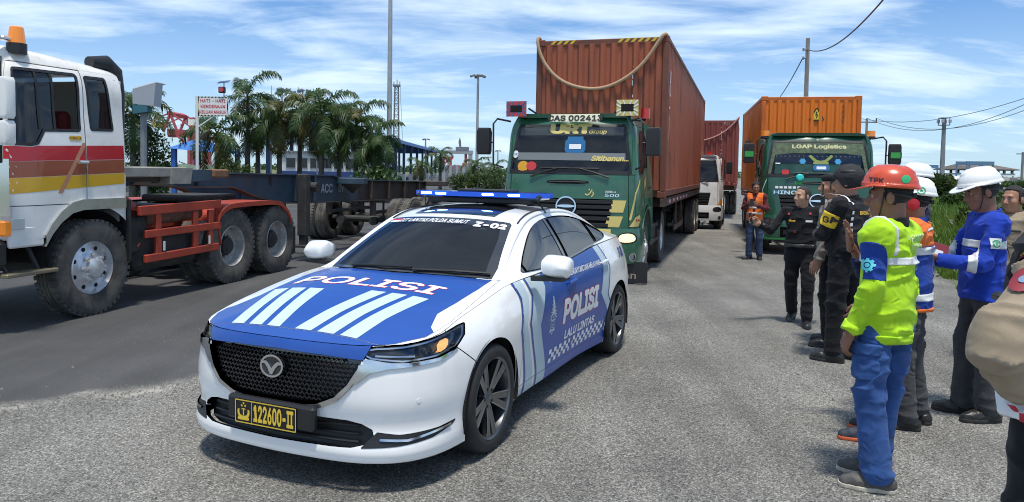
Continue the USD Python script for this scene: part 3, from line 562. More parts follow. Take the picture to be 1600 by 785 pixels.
        rail = MB(); q = Rc(np.linspace(0, 10, 70)); q = np.c_[-q[:, 0], k*q[:, 1], q[:, 2]]; q[:, 2] -= .012; q[:, 1] -= k*.006; rail.tube(q, .026, 10); part(car, 'roof_rail', rail, white, smooth=40)
        q = Rc(np.linspace(0, 2.9, 40)); 
        bl = MB(); q = Rc(np.linspace(3.0, 8, 40)); q = np.c_[-q[:, 0], k*(q[:, 1]-.028), q[:, 2]+.014]; bl.tube(q, .006, 6); part(car, 'roof_gutter', bl, black)
        # mirror
        mm = MB(); mm.hull([(-1.60-a*.20, k*(.90+.02+b*.215), 1.080+c*.086-(0.010 if b > .5 else 0)) for a in (0, .55, 1) for b in (0.05, .5, 1) for c in ((-1, -.6, .6, 1) if a == .55 else (-.62, 0, .62)) if not (a == 0 and b == 1 and abs(c) > .5)])
        M_ = trimesh.Trimesh(*mm.vf()); M_ = M_.subdivide().subdivide().subdivide(); trimesh.smoothing.filter_taubin(M_, .55, -.53, 16)
        mp = part(car, 'door_mirror', M_, white, smooth=True)
        b2 = MB().hull([(-1.63-a*.15, k*(.90+b*.20), 1.004-c*.035) for a in (0, 1) for b in (.1, 1) for c in (0, .6)]+[(-1.62, k*.865, .975), (-1.72, k*.865, .975), (-1.62, k*.86, 1.01)])
        part(mp, 'mirror_foot', b2, black)
        gm_ = MB().add(*panel(flat((-1.812, k*1.03, 1.076), (0, 1, 0), (0, 0, 1)), rrect(-.085, -.05, .085, .05, .03), .1)[:2]); part(mp, 'mirror_glass', gm_, chrome)
        for u, z in ((2.42, .865), (3.34, .925)):
            s0 = float(su(u)); q, n = surf(P, np.array([[k*(s0-.09), z], [k*s0, z+.006], [k*(s0+.09), z+.008]]), .026); h_ = MB().tube(q, [.009, .013, .009], 8)
            a, _ = surf(P, np.array([[k*(s0-.085), z], [k*(s0+.085), z+.008]]), -.01); h_.cyl(a[0], q[0], .010, 8).cyl(a[1], q[2], .010, 8); part(car, 'door_handle', h_, blue if u < 3 else white, smooth=40)
    # rear deck
    kd = np.linspace(float(su(3.98)), 6.05, 24); de = P(kd, zts(kd)); dp, dz = [], []
    for p in de:
        for k in (1, -1): dp.append((-p[0], k*p[1])); dz.append(p[2])
    for u, z in ((4.2, 1.118), (4.5, 1.11), (4.75, 1.09)):
        for y in (0, .3, -.3, .55, -.55): dp.append((u, y)); dz.append(z)
    rd = RBFInterpolator(np.array(dp)+1e-6*np.arange(len(dp))[:, None], np.array(dz), kernel='thin_plate_spline', smoothing=1e-3)
    D = lambda u, y: np.stack([-np.asarray(u), np.asarray(y), rd(np.stack([np.asarray(u), np.asarray(y)], -1))], -1)
    dk = Polygon([(-p[0], p[1]) for p in de]+[(-p[0], -p[1]) for p in de[::-1]])
    part(car, 'boot_lid', panel(D, dk.difference(Polygon([(3.0, -.63), (3.0, .63), (4.12, .63), (4.2, .4), (4.25, 0), (4.2, -.4), (4.12, -.63)])), .07, 0, flip=True), white)
    # wheels, liners, floor
    fl_ = MB().box((-2.4, 0, .26), (4.3, 1.36, .12)); part(car, 'floor', fl_, gap)
    for u0 in (AF, AR):
        for k in (1, -1):
            ln = MB(); ang = np.linspace(-.3, np.pi+.3, 30); A = [(-u0+.385*math.cos(a), k*.905, .335+.385*math.sin(a)) for a in ang]; A2 = [(-u0+.385*math.cos(a), k*.55, .335+.385*math.sin(a)) for a in ang]
            ln.quadstrip(A, A2); part(car, 'arch_liner', ln, gap)
            T = TF((-u0, k*.795, .335), (1, 0, 0), (0, 0, 1) if k < 0 else (0, 0, -1))
            if k > 0: T = TF((-u0, .795, .335), (1, 0, 0), (0, 0, -1))
            T = TF((-u0, k*.795, .335), (1, 0, 0), z=(0, k, 0), y=(0, 0, -k))
            w = part(car, 'wheel', MB().rev([(.245, -.10), (.262, -.112), (.300, -.116), (.326, -.100), (.3345, -.075), (.3355, -.03), (.3335, -.027), (.3335, -.021), (.3355, -.018), (.3355, .018), (.3335, .021), (.3335, .027), (.3355, .03), (.3345, .075), (.326, .100), (.312, .112), (.285, .117), (.262, .113), (.245, .102)], T, 72), rubber, smooth=40)
            part(w, 'rim', MB().rev([(.248, -.09), (.232, -.06), (.228, .03), (.236, .075), (.240, .100), (.252, .110), (.256, .104)], T, 60), dkm, smooth=40)
            part(w, 'brake_disc', MB().rev([(.155, .0), (.155, .02), (.06, .02)], T, 40), mat('brake_steel', (.25, .24, .23), .4, .9)); part(w, 'hub_back', MB().rev([(.228, -.02), (.001, -.02)], T, 30), gap)
            for i in range(5):
                for sgn in (1, -1):
                    a = 2*np.pi*i/5+sgn*.17+.3; r_ = np.array([[math.cos(a), -math.sin(a)], [math.sin(a), math.cos(a)]])
                    pl = np.array([(.030, -.020), (.030, .016), (.14, .018+sgn*.004), (.238, .026), (.238, -.022), (.14, -.016)])@r_.T
                    n6 = len(pl); zt_ = [.070, .070, .082, .098, .098, .082]
                    spk = MB(); fc = MB(); spk.hull([(x, y, z) for (x, y), z in zip(pl, zt_)]+[(x*1.0, y*1.0, z-.035) for (x, y), z in zip(pl, zt_)], T)
                    e = np.array([(.05, sgn*.016-.002), (.236, sgn*.024-.002), (.236, sgn*.024+.004), (.05, sgn*.016+.003)])@r_.T
                    fc.hull([(x, y, z) for (x, y), z in zip(e, (.074, .101, .101, .074))]+[(x, y, z-.01) for (x, y), z in zip(e, (.074, .101, .101, .074))], T); part(w, 'spoke', spk, dkm); part(w, 'spoke_edge', fc, brightm)
            pass
            part(w, 'centre_cap', MB().rev([(.001, .084), (.022, .083), (.030, .076), (.045, .074), (.055, .06), (.055, .03)], T, 28), dkm, smooth=40)
            nt = MB()
            for i in range(5):
                a = 2*np.pi*i/5; nt.cyl(*[(T@V(.057*math.cos(a), .057*math.sin(a), z, 1))[:3] for z in (.05, .078)], .009, 6)
            part(w, 'wheel_nuts', nt, black, kind='stuff')
    # light bar
    bar = part(car, 'light_bar', MB().box((-2.62, 0, 1.528), (.26, 1.18, .050), .02), mat('bar_housing', (.01, .02, .05), .2, coat=1.))
    bl_ = mat('light_bar_lens', (.01, .07, .42), .12, coat=1., emit=.22, ecol=(.01, .12, 1.)); on_ = mat('light_bar_led', (.3, .6, 1.), .3, emit=16., ecol=(.16, .42, 1.))
    part(bar, 'bar_lens', MB().hull([(-2.62+sx*.155, sy*.60, 1.540+sz*.020) for sx in (-1, 1) for sy in (-.86, .86) for sz in (-1, 1)]+[(-2.62+sx*.07, sy*.625, 1.540+sz*.020) for sx in (-1, 1) for sy in (-1, 1) for sz in (-1, 1)]), bl_)
    for y in (-.47, -.33, .12, .36):
        part(bar, 'lit_led', MB().box((-2.464, y, 1.540), (.012, .105, .018), .004), on_)
    part(bar, 'bar_top', MB().box((-2.62, .05, 1.570), (.20, .5, .022), .006), black)
    part(bar, 'bar_tray', MB().box((-2.62, 0, 1.488), (.20, .98, .05), .01), black)
    for y in (-.46, .46): part(bar, 'bar_foot', MB().box((-2.62, y, 1.50), (.10, .07, .10), .01), black); part(bar, 'bar_strap', MB().tube([(-2.62, y, 1.50), (-2.62, y*1.17, 1.46), (-2.62, y*1.27, 1.395)], .008, 6), black)
    part(car, 'siren_speaker', MB().box((-2.85, .05, 1.50), (.20, .26, .10), .02), black); part(car, 'roof_antenna', MB().tube([(-2.5, -.5, 1.41), (-2.5, -.5, 1.60)], .004, 5), black)
    # cabin behind the glass
    ins = mat('cabin_grey', (.03, .03, .032), .8)
    part(car, 'dashboard', MB().hull([(-1.45, y, 1.0) for y in (-.68, .68)]+[(-1.95, y, .98) for y in (-.68, .68)]+[(-1.9, y, .80) for y in (-.68, .68)]+[(-1.45, y, .85) for y in (-.68, .68)]), ins)
    for y in (-.37, .37):
        st = part(car, 'seat', MB().box((-2.62, y, .86), (.16, .48, .62), .06), ins); part(st, 'headrest', MB().box((-2.68, y, 1.24), (.09, .26, .17), .04), ins)
    part(car, 'steering_wheel', MB().rev([(.185+.014*math.cos(a), .014*math.sin(a)) for a in np.linspace(0, 2*np.pi, 9)[:-1]], TF((-2.02, -.37, 1.0), (0, 1, 0), z=(-.9, 0, .42), y=(.42, 0, .9)), 28, closed=True), mat('red_wheel_cover', (.25, .012, .015), .6))
    for y in (-.42, .12): part(car, 'wiper', MB().tube([tuple(G(np.array([.10]), np.array([y/.7]))[0]+V(0, 0, .016)), tuple(G(np.array([.16]), np.array([(y+.3)/.7]))[0]+V(0, 0, .018)), tuple(G(np.array([.20]), np.array([(y+.52)/.7]))[0]+V(0, 0, .018))], .009, 6), black)
    part(car, 'cowl', MB().quadstrip([tuple(G(np.array([.04]), np.array([v]))[0]+V(0, 0, -.004)) for v in np.linspace(-1, 1, 25)], [(-(1.22+.24*abs(v)**2), v*.73, float(rb(np.array([[1.22+.24*abs(v)**2, v*.73]]))[0])-.006) for v in np.linspace(-1, 1, 25)]), black)
    return car
CAR = build_car()

# ================================================================== lorries
TY = mat('lorry_tyre', (.040, .038, .036), .88, var=.35, vs=9, bump=.4, bs=120, dirt=.75, dcol=(.13, .118, .10), ds=3.2, dlo=.38, dhi=.62)
STEEL = mat('dirty_black_steel', (.030, .029, .028), .7, var=.4, vs=5, dirt=.6, dcol=(.11, .085, .065), ds=4, bump=.2, bs=40)
RUSTY = mat('rusty_frame', (.085, .055, .042), .8, var=.5, vs=6, dirt=.8, dcol=(.20, .10, .055), ds=3, bump=.3, bs=40)
BLK = mat('black_plastic', (.014, .014, .015), .5); GAPM = mat('gap_black', (.004, .004, .004), .9); CHR = mat('chrome', (.75, .76, .78), .10, 1.)
RIMW = mat('worn_rim', (.42, .41, .39), .5, .35, var=.3, vs=14, dirt=.8, dcol=(.15, .13, .11), ds=9); RIMS = mat('silver_rim', (.62, .63, .64), .32, .7, var=.15, vs=12, dirt=.4, dcol=(.3, .28, .25), ds=7)
ORL = mat('amber_lens', (.75, .22, .01), .2, coat=.8, emit=.12); REDL = mat('red_lens', (.5, .02, .015), .25, coat=.7)
WT = mat('white_lettering', (.80, .80, .80), .4)
def fyaw(yaw): return math.atan2(-math.cos(yaw), -math.sin(yaw))
def truck_wheel(parent, x, y, r, w, side, rimmat, steer=False, dual=False, n=56, lugs=True):
    """Heavy wheel; side +1 left. A drive wheel has a deep dish, a steered wheel a domed hub with nuts."""
    T = TF((x, y, r), (1, 0, 0), z=(0, side, 0), y=(0, 0, -side)); k = r/.55; hw = w/2; rr = r*.545
    prof = [(rr, -hw*.8), (rr*1.1, -hw*.98), (r*.80, -hw*1.06), (r*.93, -hw), (r*.992, -hw*.80), (r*.996, -hw*.25), (r*.978, -hw*.22), (r*.978, -hw*.12), (r*.998, -hw*.1), (r*.998, hw*.1), (r*.978, hw*.12), (r*.978, hw*.22), (r*.996, hw*.25), (r*.992, hw*.80), (r*.93, hw), (r*.80, hw*1.06), (rr*1.1, hw*.98), (rr, hw*.8)]
    m = MB().rev(prof, T, n); wv, wf = m.vf(); wv, wf, wn = meshkit.arrays((wv, wf), 45); ty = part(parent, 'wheel', (wv, wf, wn), TY)
    if lugs:
        lg = MB(); nl = 44
        for i in range(nl):
            for s_ in (-1, 1):
                a = 2*math.pi*(i+.25*s_)/nl; ca, sa = math.cos(a), math.sin(a)
                R = T@TF((ca*r*.982, sa*r*.982, s_*hw*.74), (ca, sa, 0), (-sa, ca, 0)); lg.box((0, 0, 0), (.040*k, .046*k, hw*.42), 0, R)
        part(ty, 'tread_blocks', lg, TY, kind='stuff')
    if dual:
        T3 = T.copy(); T3[:3, 3] -= V(0, side, 0)*(w*1.12); part(ty, 'inner_tyre', MB().rev(prof, T3, n), TY, smooth=45)
    lip = hw*.82
    if steer:
        part(ty, 'rim', MB().rev([(rr*1.01, lip-.02), (rr*1.03, lip), (rr*.985, lip+.012), (rr*.95, lip-.02), (rr*.90, lip-.055), (rr*.66, lip-.04), (rr*.60, lip-.02), (rr*.50, lip-.005), (rr*.40, lip+.0), (rr*.38, lip+.005), (rr*.36, lip+.06), (rr*.26, lip+.075), (.001, lip+.078)], T, 48), rimmat, smooth=40)
        nt = MB(); ho = MB()
        for i in range(8):
            a = 2*math.pi*i/8; p = T@V(rr*.50*math.cos(a), rr*.50*math.sin(a), lip-.01, 1); q = T@V(rr*.50*math.cos(a), rr*.50*math.sin(a), lip+.045, 1); nt.cyl(p[:3], q[:3], .022*k, 6)
            a += .39; ho.rev([(.026*k, 0), (.001, 0)], T@TF((rr*.77*math.cos(a), rr*.77*math.sin(a), lip-.042)), 10)
        part(ty, 'wheel_nuts', nt, rimmat, kind='stuff'); part(ty, 'rim_holes', ho, GAPM, kind='stuff')
    else:
        part(ty, 'rim', MB().rev([(rr*1.01, lip-.02), (rr*1.03, lip), (rr*.985, lip+.012), (rr*.95, lip-.02), (rr*.93, lip-.10), (rr*.90, -hw*.15), (rr*.62, -hw*.25), (rr*.42, -hw*.22)], T, 48), rimmat, smooth=40)
        part(ty, 'hub', MB().rev([(rr*.62, -hw*.25), (rr*.45, -hw*.2), (rr*.42, hw*.30), (rr*.34, hw*.38), (rr*.30, hw*.55), (rr*.2, hw*.6), (.001, hw*.6)], T, 32), STEEL if dual else rimmat, smooth=40)
        nt = MB()
        for i in range(8):
            a = 2*math.pi*i/8; p = T@V(rr*.54*math.cos(a), rr*.54*math.sin(a), -hw*.3, 1); q = T@V(rr*.54*math.cos(a), rr*.54*math.sin(a), hw*.05, 1); nt.cyl(p[:3], q[:3], .022*k, 6)
        part(ty, 'wheel_nuts', nt, rimmat, kind='stuff')
    return ty

def corrug(L, H, pitch, depth, frac=.30):
    """Corrugated sheet in x (0..L), z (0..H), ribs running up; y = 0 outside, -depth in the grooves."""
    n = max(1, int(round(L/pitch))); p = L/n; xs, ys = [], []
    for i in range(n):
        for a, d in ((0, 0), (frac, 0), (.5, -1), (.5+frac, -1)): xs.append((i+a)*p); ys.append(d*depth)
    xs.append(L); ys.append(0.); xs, ys = np.array(xs), np.array(ys); m = len(xs); lv = [0, H]
    v = np.vstack([np.c_[xs, ys, np.full(m, h)] for h in lv]); i = np.arange(m-1)
    return v, np.stack([i, i+1, m+i+1, m+i], 1)
def container(name, label, pos, yaw, L, H, paint, frame, group, ropes=None, marks=None):
    """pos: middle of the front face's lower edge; local x forward, so the box lies at x < 0."""
    c = thing(name, label, 'container', pos, fyaw(yaw), group); W = 2.438; hw = W/2
    R = lambda o, x, z=(0, 0, 1): TF(o, x, np.cross(z, x), z)
    def put(nm, vf, T): part(c, nm, MB().add(vf[0], vf[1], T), paint)
    put('front_wall', corrug(W-.22, H-.24, .205, .045), R((-.03, -hw+.11, .14), (0, 1, 0)))      # outside faces +x: local y -> -x
    for k in (1, -1):
        vf = corrug(L-.28, H-.22, .278, .036); v = vf[0].copy(); v[:, 1] *= -k*1.; put('side_wall', (v*V(-1, -1, 1), vf[1]), TF((-.14, k*(hw-.012), .14)))
    part(c, 'roof', MB().box((-L/2, 0, H-.035), (L-.1, W-.06, .03)), paint); part(c, 'floor', MB().box((-L/2, 0, .10), (L-.1, W-.08, .04)), frame); part(c, 'rear_doors', MB().box((-L+.06, 0, H/2), (.05, W-.2, H-.25)), paint)
    for x in (-.06, -L+.06):
        for k in (1, -1):
            part(c, 'corner_post', MB().box((x, k*(hw-.055), H/2), (.12, .11, H-.24), .012), frame)
            for z in (.06, H-.06): part(c, 'corner_casting', MB().box((x-.029*(1 if x > -1 else -1), k*(hw-.078), z), (.178, .162, .122), .012), frame)
        part(c, 'top_rail', MB().box((x, 0, H-.075), (.09, W-.30, .11), .01), frame); part(c, 'bottom_rail', MB().box((x, 0, .08), (.09, W-.30, .13), .01), frame)
    for k in (1, -1):
        part(c, 'top_rail', MB().box((-L/2, k*(hw-.03), H-.05), (L-.36, .06, .08), .01), frame); part(c, 'bottom_rail', MB().box((-L/2, k*(hw-.03), .085), (L-.36, .06, .12), .01), frame)
    FP = flat((.006, 0, 0), (0, 1, 0), (0, 0, 1)); SPL = flat((0, hw+.004, 0), (-1, 0, 0), (0, 0, 1))
    SPR = flat((0, -hw-.004, 0), (1, 0, 0), (0, 0, 1))
    for i_, (nm, side, poly, m_) in enumerate(marks or []):
        part(c, nm, panel({'f': FP, 'l': SPL, 'r': SPR}[side], poly, .3, .0015*i_), m_)
    return c
def vtext(t, h, x, ztop, bold=1, gap=1.25):
    """Characters set one under another."""
    return unary_union([affinity.translate(textpoly(ch, h, bold), x, ztop-h/2-i*h*gap) for i, ch in enumerate(t) if ch != ' '])
def chassis(name, label, pos, yaw, L, group, axles, zt, wr=.50, front=0.):
    """Skeletal trailer under a container; zt is the height that carries the box."""
    c = thing(name, label, 'trailer', pos, fyaw(yaw), group)
    for k in (1, -1): part(c, 'main_beam', MB().box((-L/2+front, k*.48, zt-.24), (L, .12, .40), .01), RUSTY); part(c, 'side_rail', MB().box((-L/2, k*1.16, zt-.085), (L, .07, .15), .008), RUSTY)
    for x in np.arange(-.3, -L, -1.15): part(c, 'cross_member', MB().box((x, 0, zt-.10), (.10, 2.25, .14)), RUSTY)
    wm, rm = mat('marker_white', (.7, .7, .68), .4), mat('marker_red', (.5, .03, .03), .4)
    for i, x in enumerate(np.arange(-.7, -min(L, 6), -.42)):
        for k in (1, -1): part(c, 'side_marker', MB().box((x, k*1.197, zt-.085), (.22, .006, .06)), wm if i % 2 else rm)
    for k in (1, -1): part(c, 'landing_leg', MB().box((-2.6, k*.75, zt-.62), (.14, .14, .72), .01).box((-2.6, k*.75, zt-1.0), (.26, .26, .04)), STEEL); part(c, 'leg_brace', MB().cyl((-2.6, k*.75, zt-.85), (-3.3, k*.52, zt-.40), .03, 8), STEEL)
    part(c, 'leg_bar', MB().cyl((-2.6, -.75, zt-.55), (-2.6, .75, zt-.55), .03, 8), STEEL); part(c, 'side_guard', MB().box((-4.3, 1.10, zt-.75), (2.2, .04, .12), .01).box((-3.6, 1.10, zt-.5), (.05, .04, .6)).box((-5.0, 1.10, zt-.5), (.05, .04, .6)), RUSTY)
    for x in axles:
        part(c, 'axle', MB().cyl((x, -1.1, wr), (x, 1.1, wr), .075, 12), STEEL)
        for k in (1, -1): truck_wheel(c, x, k*1.05, wr, .27, k, RIMW, dual=True, n=40, lugs=False); part(c, 'leaf_spring', MB().box((x, k*.5, wr+.17), (1.1, .09, .07), .01), STEEL)
    return c

def hino(name, label, pos, yaw, paint, group=None, scale=1., decor=None, glassm=None, lamps=False, z0=0., detail=True):
    """Forward-control tractor. Local x forward from the middle of its front, y left, z up."""
    t = thing(name, label, 'lorry', (*pos, z0), fyaw(yaw), group)
    if scale != 1: UsdGeom.Xformable(stage.GetPrimAtPath(t)).AddScaleOp().Set(Gf.Vec3f(1, scale, 1) if scale > 1 else Gf.Vec3f(scale))
    gl = glassm or glass('lorry_glass', (.30, .35, .36), .55, .02, .8)
    sp = [(0, 0, 0), (.3, .004, .30), (.6, .018, .60), (.9, .055, .90), (1.05, .11, 1.035), (1.2, .215, 1.115), (1.4, .40, 1.145), (1.8, .80, 1.15), (2.2, 1.2, 1.15), (2.85, 1.85, 1.15)]
    zk = [.30, .60, .90, 1.3, 1.72, 2.1, 2.5, 2.62]; fr = [.02, .0, .01, .035, .08, .165, .28, .36]; co = [.01, .0, .01, .02, .045, .09, .155, .22]; si = [.0, .0, .0, .005, .03, .085, .14, .20]
    B = Shell(sp, [0, .5, .95, 1.2, 1.6, 2.2, 2.85], zk, [fr, fr, [a*.8+b*.2 for a, b in zip(fr, co)], co, si, si, si]); P = B.P; s_ = lambda x: float(B.s_u(-x))
    full = sbox(-2.8, .86, 2.8, 2.62)
    wsc = Polygon([(-1.055, 1.72), (1.055, 1.72), (1.04, 1.9), (.965, 2.5), (-.965, 2.5), (-1.04, 1.9)]).buffer(-.03).buffer(.03)
    a0, a1, ax = s_(-.50), s_(-1.42), s_(-.12)
    win = smoothpoly([(s_(-.26), 1.70), (s_(-.34), 1.92), (s_(-.50), 2.30), (s_(-.62), 2.46), (s_(-1.36), 2.46), (s_(-1.36), 1.80), (s_(-.75), 1.80), (s_(-.62), 1.70)], 1)
    grl = Polygon([(-.66, .88), (.66, .88), (.74, 1.32), (-.74, 1.32)])
    wins = unary_union([win, mir(win)]); body = full.difference(unary_union([wsc, wins, grl]))
    part(t, 'cab_frame', panel(P, body, .10, -.014), GAPM)
    arch = Point(s_(-1.05), .55).buffer(.66); archs = unary_union([arch, mir(arch)])
    fs = sbox(-1.0, .3, 1.0, 3); body2 = body.difference(archs)
    part(t, 'front_panel', panel(P, body2.intersection(sbox(-.985, .86, .985, 1.705)).buffer(-.004), .06, rim=.02), paint)
    part(t, 'screen_surround', panel(P, body2.intersection(sbox(-1.2, 1.713, 1.2, 2.62)).buffer(-.001), .06, rim=.02), paint)
    dx0, dx1 = s_(-.16), s_(-1.50)
    for k in (1, -1):
        m_ = (lambda g: g) if k == 1 else mir
        part(t, 'corner_panel', panel(P, m_(body2.intersection(sbox(.993, .86, dx0-.004, 1.705))), .05, rim=.02), paint)
        door = body2.intersection(sbox(dx0, .86, dx1, 2.50)).difference(sbox(0, 1.713, 1.2, 3)); dp = part(t, 'door', panel(P, m_(door.buffer(-.004)), .07, rim=.02), paint)
        part(t, 'cab_side', panel(P, m_(unary_union([body2.intersection(sbox(dx1+.004, .86, 2.8, 2.62)), body2.intersection(sbox(1.2, 2.505, dx1+.004, 2.62))])), .09, rim=.02), paint)
        part(dp, 'window', panel(P, m_(win.buffer(-.02)), .09, -.004), gl); part(dp, 'window_seal', panel(P, m_(win.buffer(.004).difference(win.buffer(-.03))), .06, .003, rim=.01), BLK)
        q, n = surf(P, np.array([[k*s_(-1.25), 1.5], [k*s_(-1.40), 1.5]]), .02); part(dp, 'handle', MB().tube(q, .018, 6), BLK)
    part(t, 'windscreen', panel(P, wsc.buffer(-.012), .09, -.004), gl); part(t, 'screen_seal', panel(P, wsc.buffer(.012).difference(Polygon([(-.985, 1.79), (.985, 1.79), (.90, 2.45), (-.90, 2.45)]).buffer(.02)), .06, .003, rim=.012), BLK)
    ring = P(np.linspace(-2.8, 2.8, 70), np.full(70, 2.62)); rv = MB().hull(np.vstack([ring, ring*V(.985, .96, 1)+V(0, 0, .045), ring*V(.95, .85, 1)+V(0, 0, .065)])); part(t, 'roof', rv, paint, smooth=35)
    part(t, 'cab_back', MB().box((-1.83, 0, 1.75), (.05, 2.1, 1.7)), paint); part(t, 'dashboard', MB().box((-.55, 0, 1.60), (.45, 2.0, .30), .05), BLK); 
    for y in (.55, -.55): part(t, 'seat', MB().box((-1.25, y, 1.85), (.16, .5, .75), .05), mat('seat_cloth', (.06, .05, .05), .9))
    part(t, 'steering_wheel', MB().rev([(.21+.018*math.cos(a), .018*math.sin(a)) for a in np.linspace(0, 6.2832, 8)[:-1]], TF((-.62, -.55, 1.82), (0, 1, 0), z=(-.6, 0, .8), y=(.8, 0, .6)), 24, closed=True), BLK)
    # slot under the screen, grille, badge
    part(t, 'air_slot', panel(P, smoothpoly([(-.36, 1.555), (.36, 1.555), (.33, 1.615), (-.33, 1.615)], 1), .05, .004), GAPM); part(t, 'slot_bar', MB().tube(P(np.linspace(-.3, .3, 8), np.full(8, 1.585))+V(.012, 0, 0), .009, 6), BLK)
    part(t, 'grille_well', panel(P, grl.buffer(.01), .06, -.05), GAPM)
    for z in (.94, 1.04, 1.13, 1.22, 1.30):
        w_ = .66+.08*(z-.88)/.44; q, n = surf(P, np.stack([np.linspace(-w_, w_, 22), np.full(22, z)], 1)); a = q+n*.012; b = q-n*.035+V(0, 0, .02); m = MB().quadstrip(a, b).quadstrip(a-V(0, 0, .05), a).quadstrip(a-V(0, 0, .05), b-V(0, 0, .05)); part(t, 'grille_bar', m, BLK)
    q, n = surf(P, np.array([[0, 1.20]]), .02); T = TF(q[0], (0, 1, 0), z=n[0], y=(0, 0, 1)); el = lambda a, b: affinity.scale(Point(0, 0).buffer(1, quad_segs=20), a, b)
    part(t, 'badge_back', MB().prism(el(.165, .155), .02, T), BLK); T[:3, 3] += n[0]*.02
    part(t, 'badge', MB().prism(unary_union([el(.165, .155).difference(el(.145, .133)), el(.15, .022)]), .02, T), CHR)
    # bumper
    B2 = Shell([(a, b-.06, c+.025) for a, b, c in sp], [0, .9, 1.2, 2.85], [.3, .5, .7, .9], [[.03, 0, .0, .03]]*4); P2 = B2.P
    lamp = smoothpoly([(.80, .64), (1.12, .655), (1.16, .75), (1.04, .82), (.82, .80)], 2); fog = Point(1.06, .43).buffer(.055); inlet = sbox(-.68, .40, .68, .62); upg = sbox(-.66, .72, .66, .84)
    bp_ = sbox(-1.62, .33, 1.62, .875).difference(unary_union([lamp, mir(lamp), fog, mir(fog), inlet]))
    part(t, 'bumper', panel(P2, bp_, .06, 0, rim=.05), paint); part(t, 'bumper_well', panel(P2, sbox(-1.5, .36, 1.5, .84), .09, -.05), GAPM); part(t, 'bumper_step', panel(P2, sbox(-.62, .46, .62, .56), .1, -.02, rim=.02), BLK)
    hl = mat('lorry_headlamp_lit', (.75, .62, .40), .2, coat=1., emit=1.3 if lamps else .05, ecol=(1, .74, .38)) if lamps else mat('lorry_headlamp', (.5, .5, .5), .15, .6, coat=1.)
    for k in (1, -1):
        m_ = (lambda g: g) if k == 1 else mir; h = part(t, 'headlamp', panel(P2, m_(lamp), .04, -.02), hl); part(h, 'lamp_rim', panel(P2, m_(lamp.buffer(.006).difference(lamp.buffer(-.014))), .03, .002, rim=.03), BLK)
        part(h, 'lamp_cover', panel(P2, m_(lamp), .05, -.002), glass('lamp_lens', (.9, .9, .9), .97, .02)); part(t, 'fog_lamp', panel(P2, m_(fog), .03, -.01), mat('fog_lens', (.35, .38, .5), .15, .6, coat=1.)); part(t, 'fog_rim', panel(P2, m_(Point(1.06, .43).buffer(.066).difference(Point(1.06, .43).buffer(.05))), .02, .006, rim=.02), CHR)
        pl = Polygon([(1.00, .90), (1.20, .90), (1.30, 1.0), (1.27, 1.09), (1.12, 1.05)]); part(t, 'indicator_panel', panel(P, m_(pl), .05, .012, rim=.015), decor.get('accent', ORL) if decor else ORL)
        # mirrors
        mk = decor.get('mirror', BLK) if decor else BLK
        arm = MB().tube([(-.10, k*.98, 2.55), (.10, k*1.14, 2.58), (.12, k*1.2, 2.50), (.10, k*1.2, 1.85), (-.06, k*1.08, 1.80)], .016, 8); ap = part(t, 'mirror_arm', arm, mk if decor and decor.get('armpaint') else BLK)
        part(ap, 'mirror_stay', MB().cyl((.12, k*1.2, 2.2), (.10, k*1.30, 2.2), .012, 6), BLK); part(t, 'mirror', MB().hull([(.10+sx*a, k*1.36+sy*b, 2.22+sz*c) for sx in (-1, 1) for sy in (-1, 1) for sz in (-1, 1) for a, b, c in ((.075, .08, .19), (.04, .105, .19), (.075, .105, .15), (.06, .09, .215))]), mk, smooth=35)
        part(t, 'cab_step', MB().box((-.55, k*1.10, .62), (.5, .12, .05), .01).box((-.55, k*1.08, .38), (.5, .12, .05), .01), STEEL); part(t, 'step_well', MB().box((-.55, k*1.0, .60), (.62, .10, .55)), STEEL)
        a_ = np.linspace(.0, np.pi, 18); q1 = [(-1.05-.64*math.cos(x), k*1.16, .52+.62*math.sin(x)) for x in a_]; q2 = [(x, k*.72, z) for x, y, z in q1]; part(t, 'mudguard', MB().quadstrip(q1, q2).quadstrip([(x*1., y, z+.05) for x, y, z in q1], q1), paint if k else BLK)
        wy = -.10 if k == 1 else -.05
    for y0, y1 in ((.66, .18), (-.62, -.16)):
        q, n = surf(P, np.array([[y0, 1.66], [(y0+y1)/2, 1.74], [y1, 1.80]]), .03); part(t, 'wiper', MB().tube(q, [.018, .011, .008], 6), BLK); q, n = surf(P, np.stack([np.linspace(y1-.3, y1+.32, 8), np.full(8, 1.80)], 1), .022); part(t, 'wiper_blade', MB().tube(q, .010, 6), BLK)
    # running gear
    for k in (1, -1): part(t, 'frame_rail', MB().box((-2.6, k*.42, .82), (4.6, .09, .24), .01), STEEL)
    for k in (1, -1):
        truck_wheel(t, -1.05, k*.98, .49, .27, k, RIMS, steer=True, n=40, lugs=False); truck_wheel(t, -3.35, k*1.02, .50, .27, k, RIMS, dual=True, n=44, lugs=detail)
        part(t, 'fuel_tank', MB().box((-2.25, k*.88, .62), (1.0, .46, .50), .08), STEEL); part(t, 'side_frame', MB().box((-2.2, k*1.13, .80), (1.15, .03, .06)).box((-2.2, k*1.13, .52), (1.15, .03, .06)).box((-1.72, k*1.13, .66), (.05, .03, .4)).box((-2.68, k*1.13, .66), (.05, .03, .4)), STEEL)
        a_ = np.linspace(.25, np.pi-.25, 14); q1 = [(-3.35-.60*math.cos(x), k*1.18, .52+.62*math.sin(x)) for x in a_]; part(t, 'rear_mudguard', MB().quadstrip(q1, [(x, k*.7, z) for x, y, z in q1]), BLK)
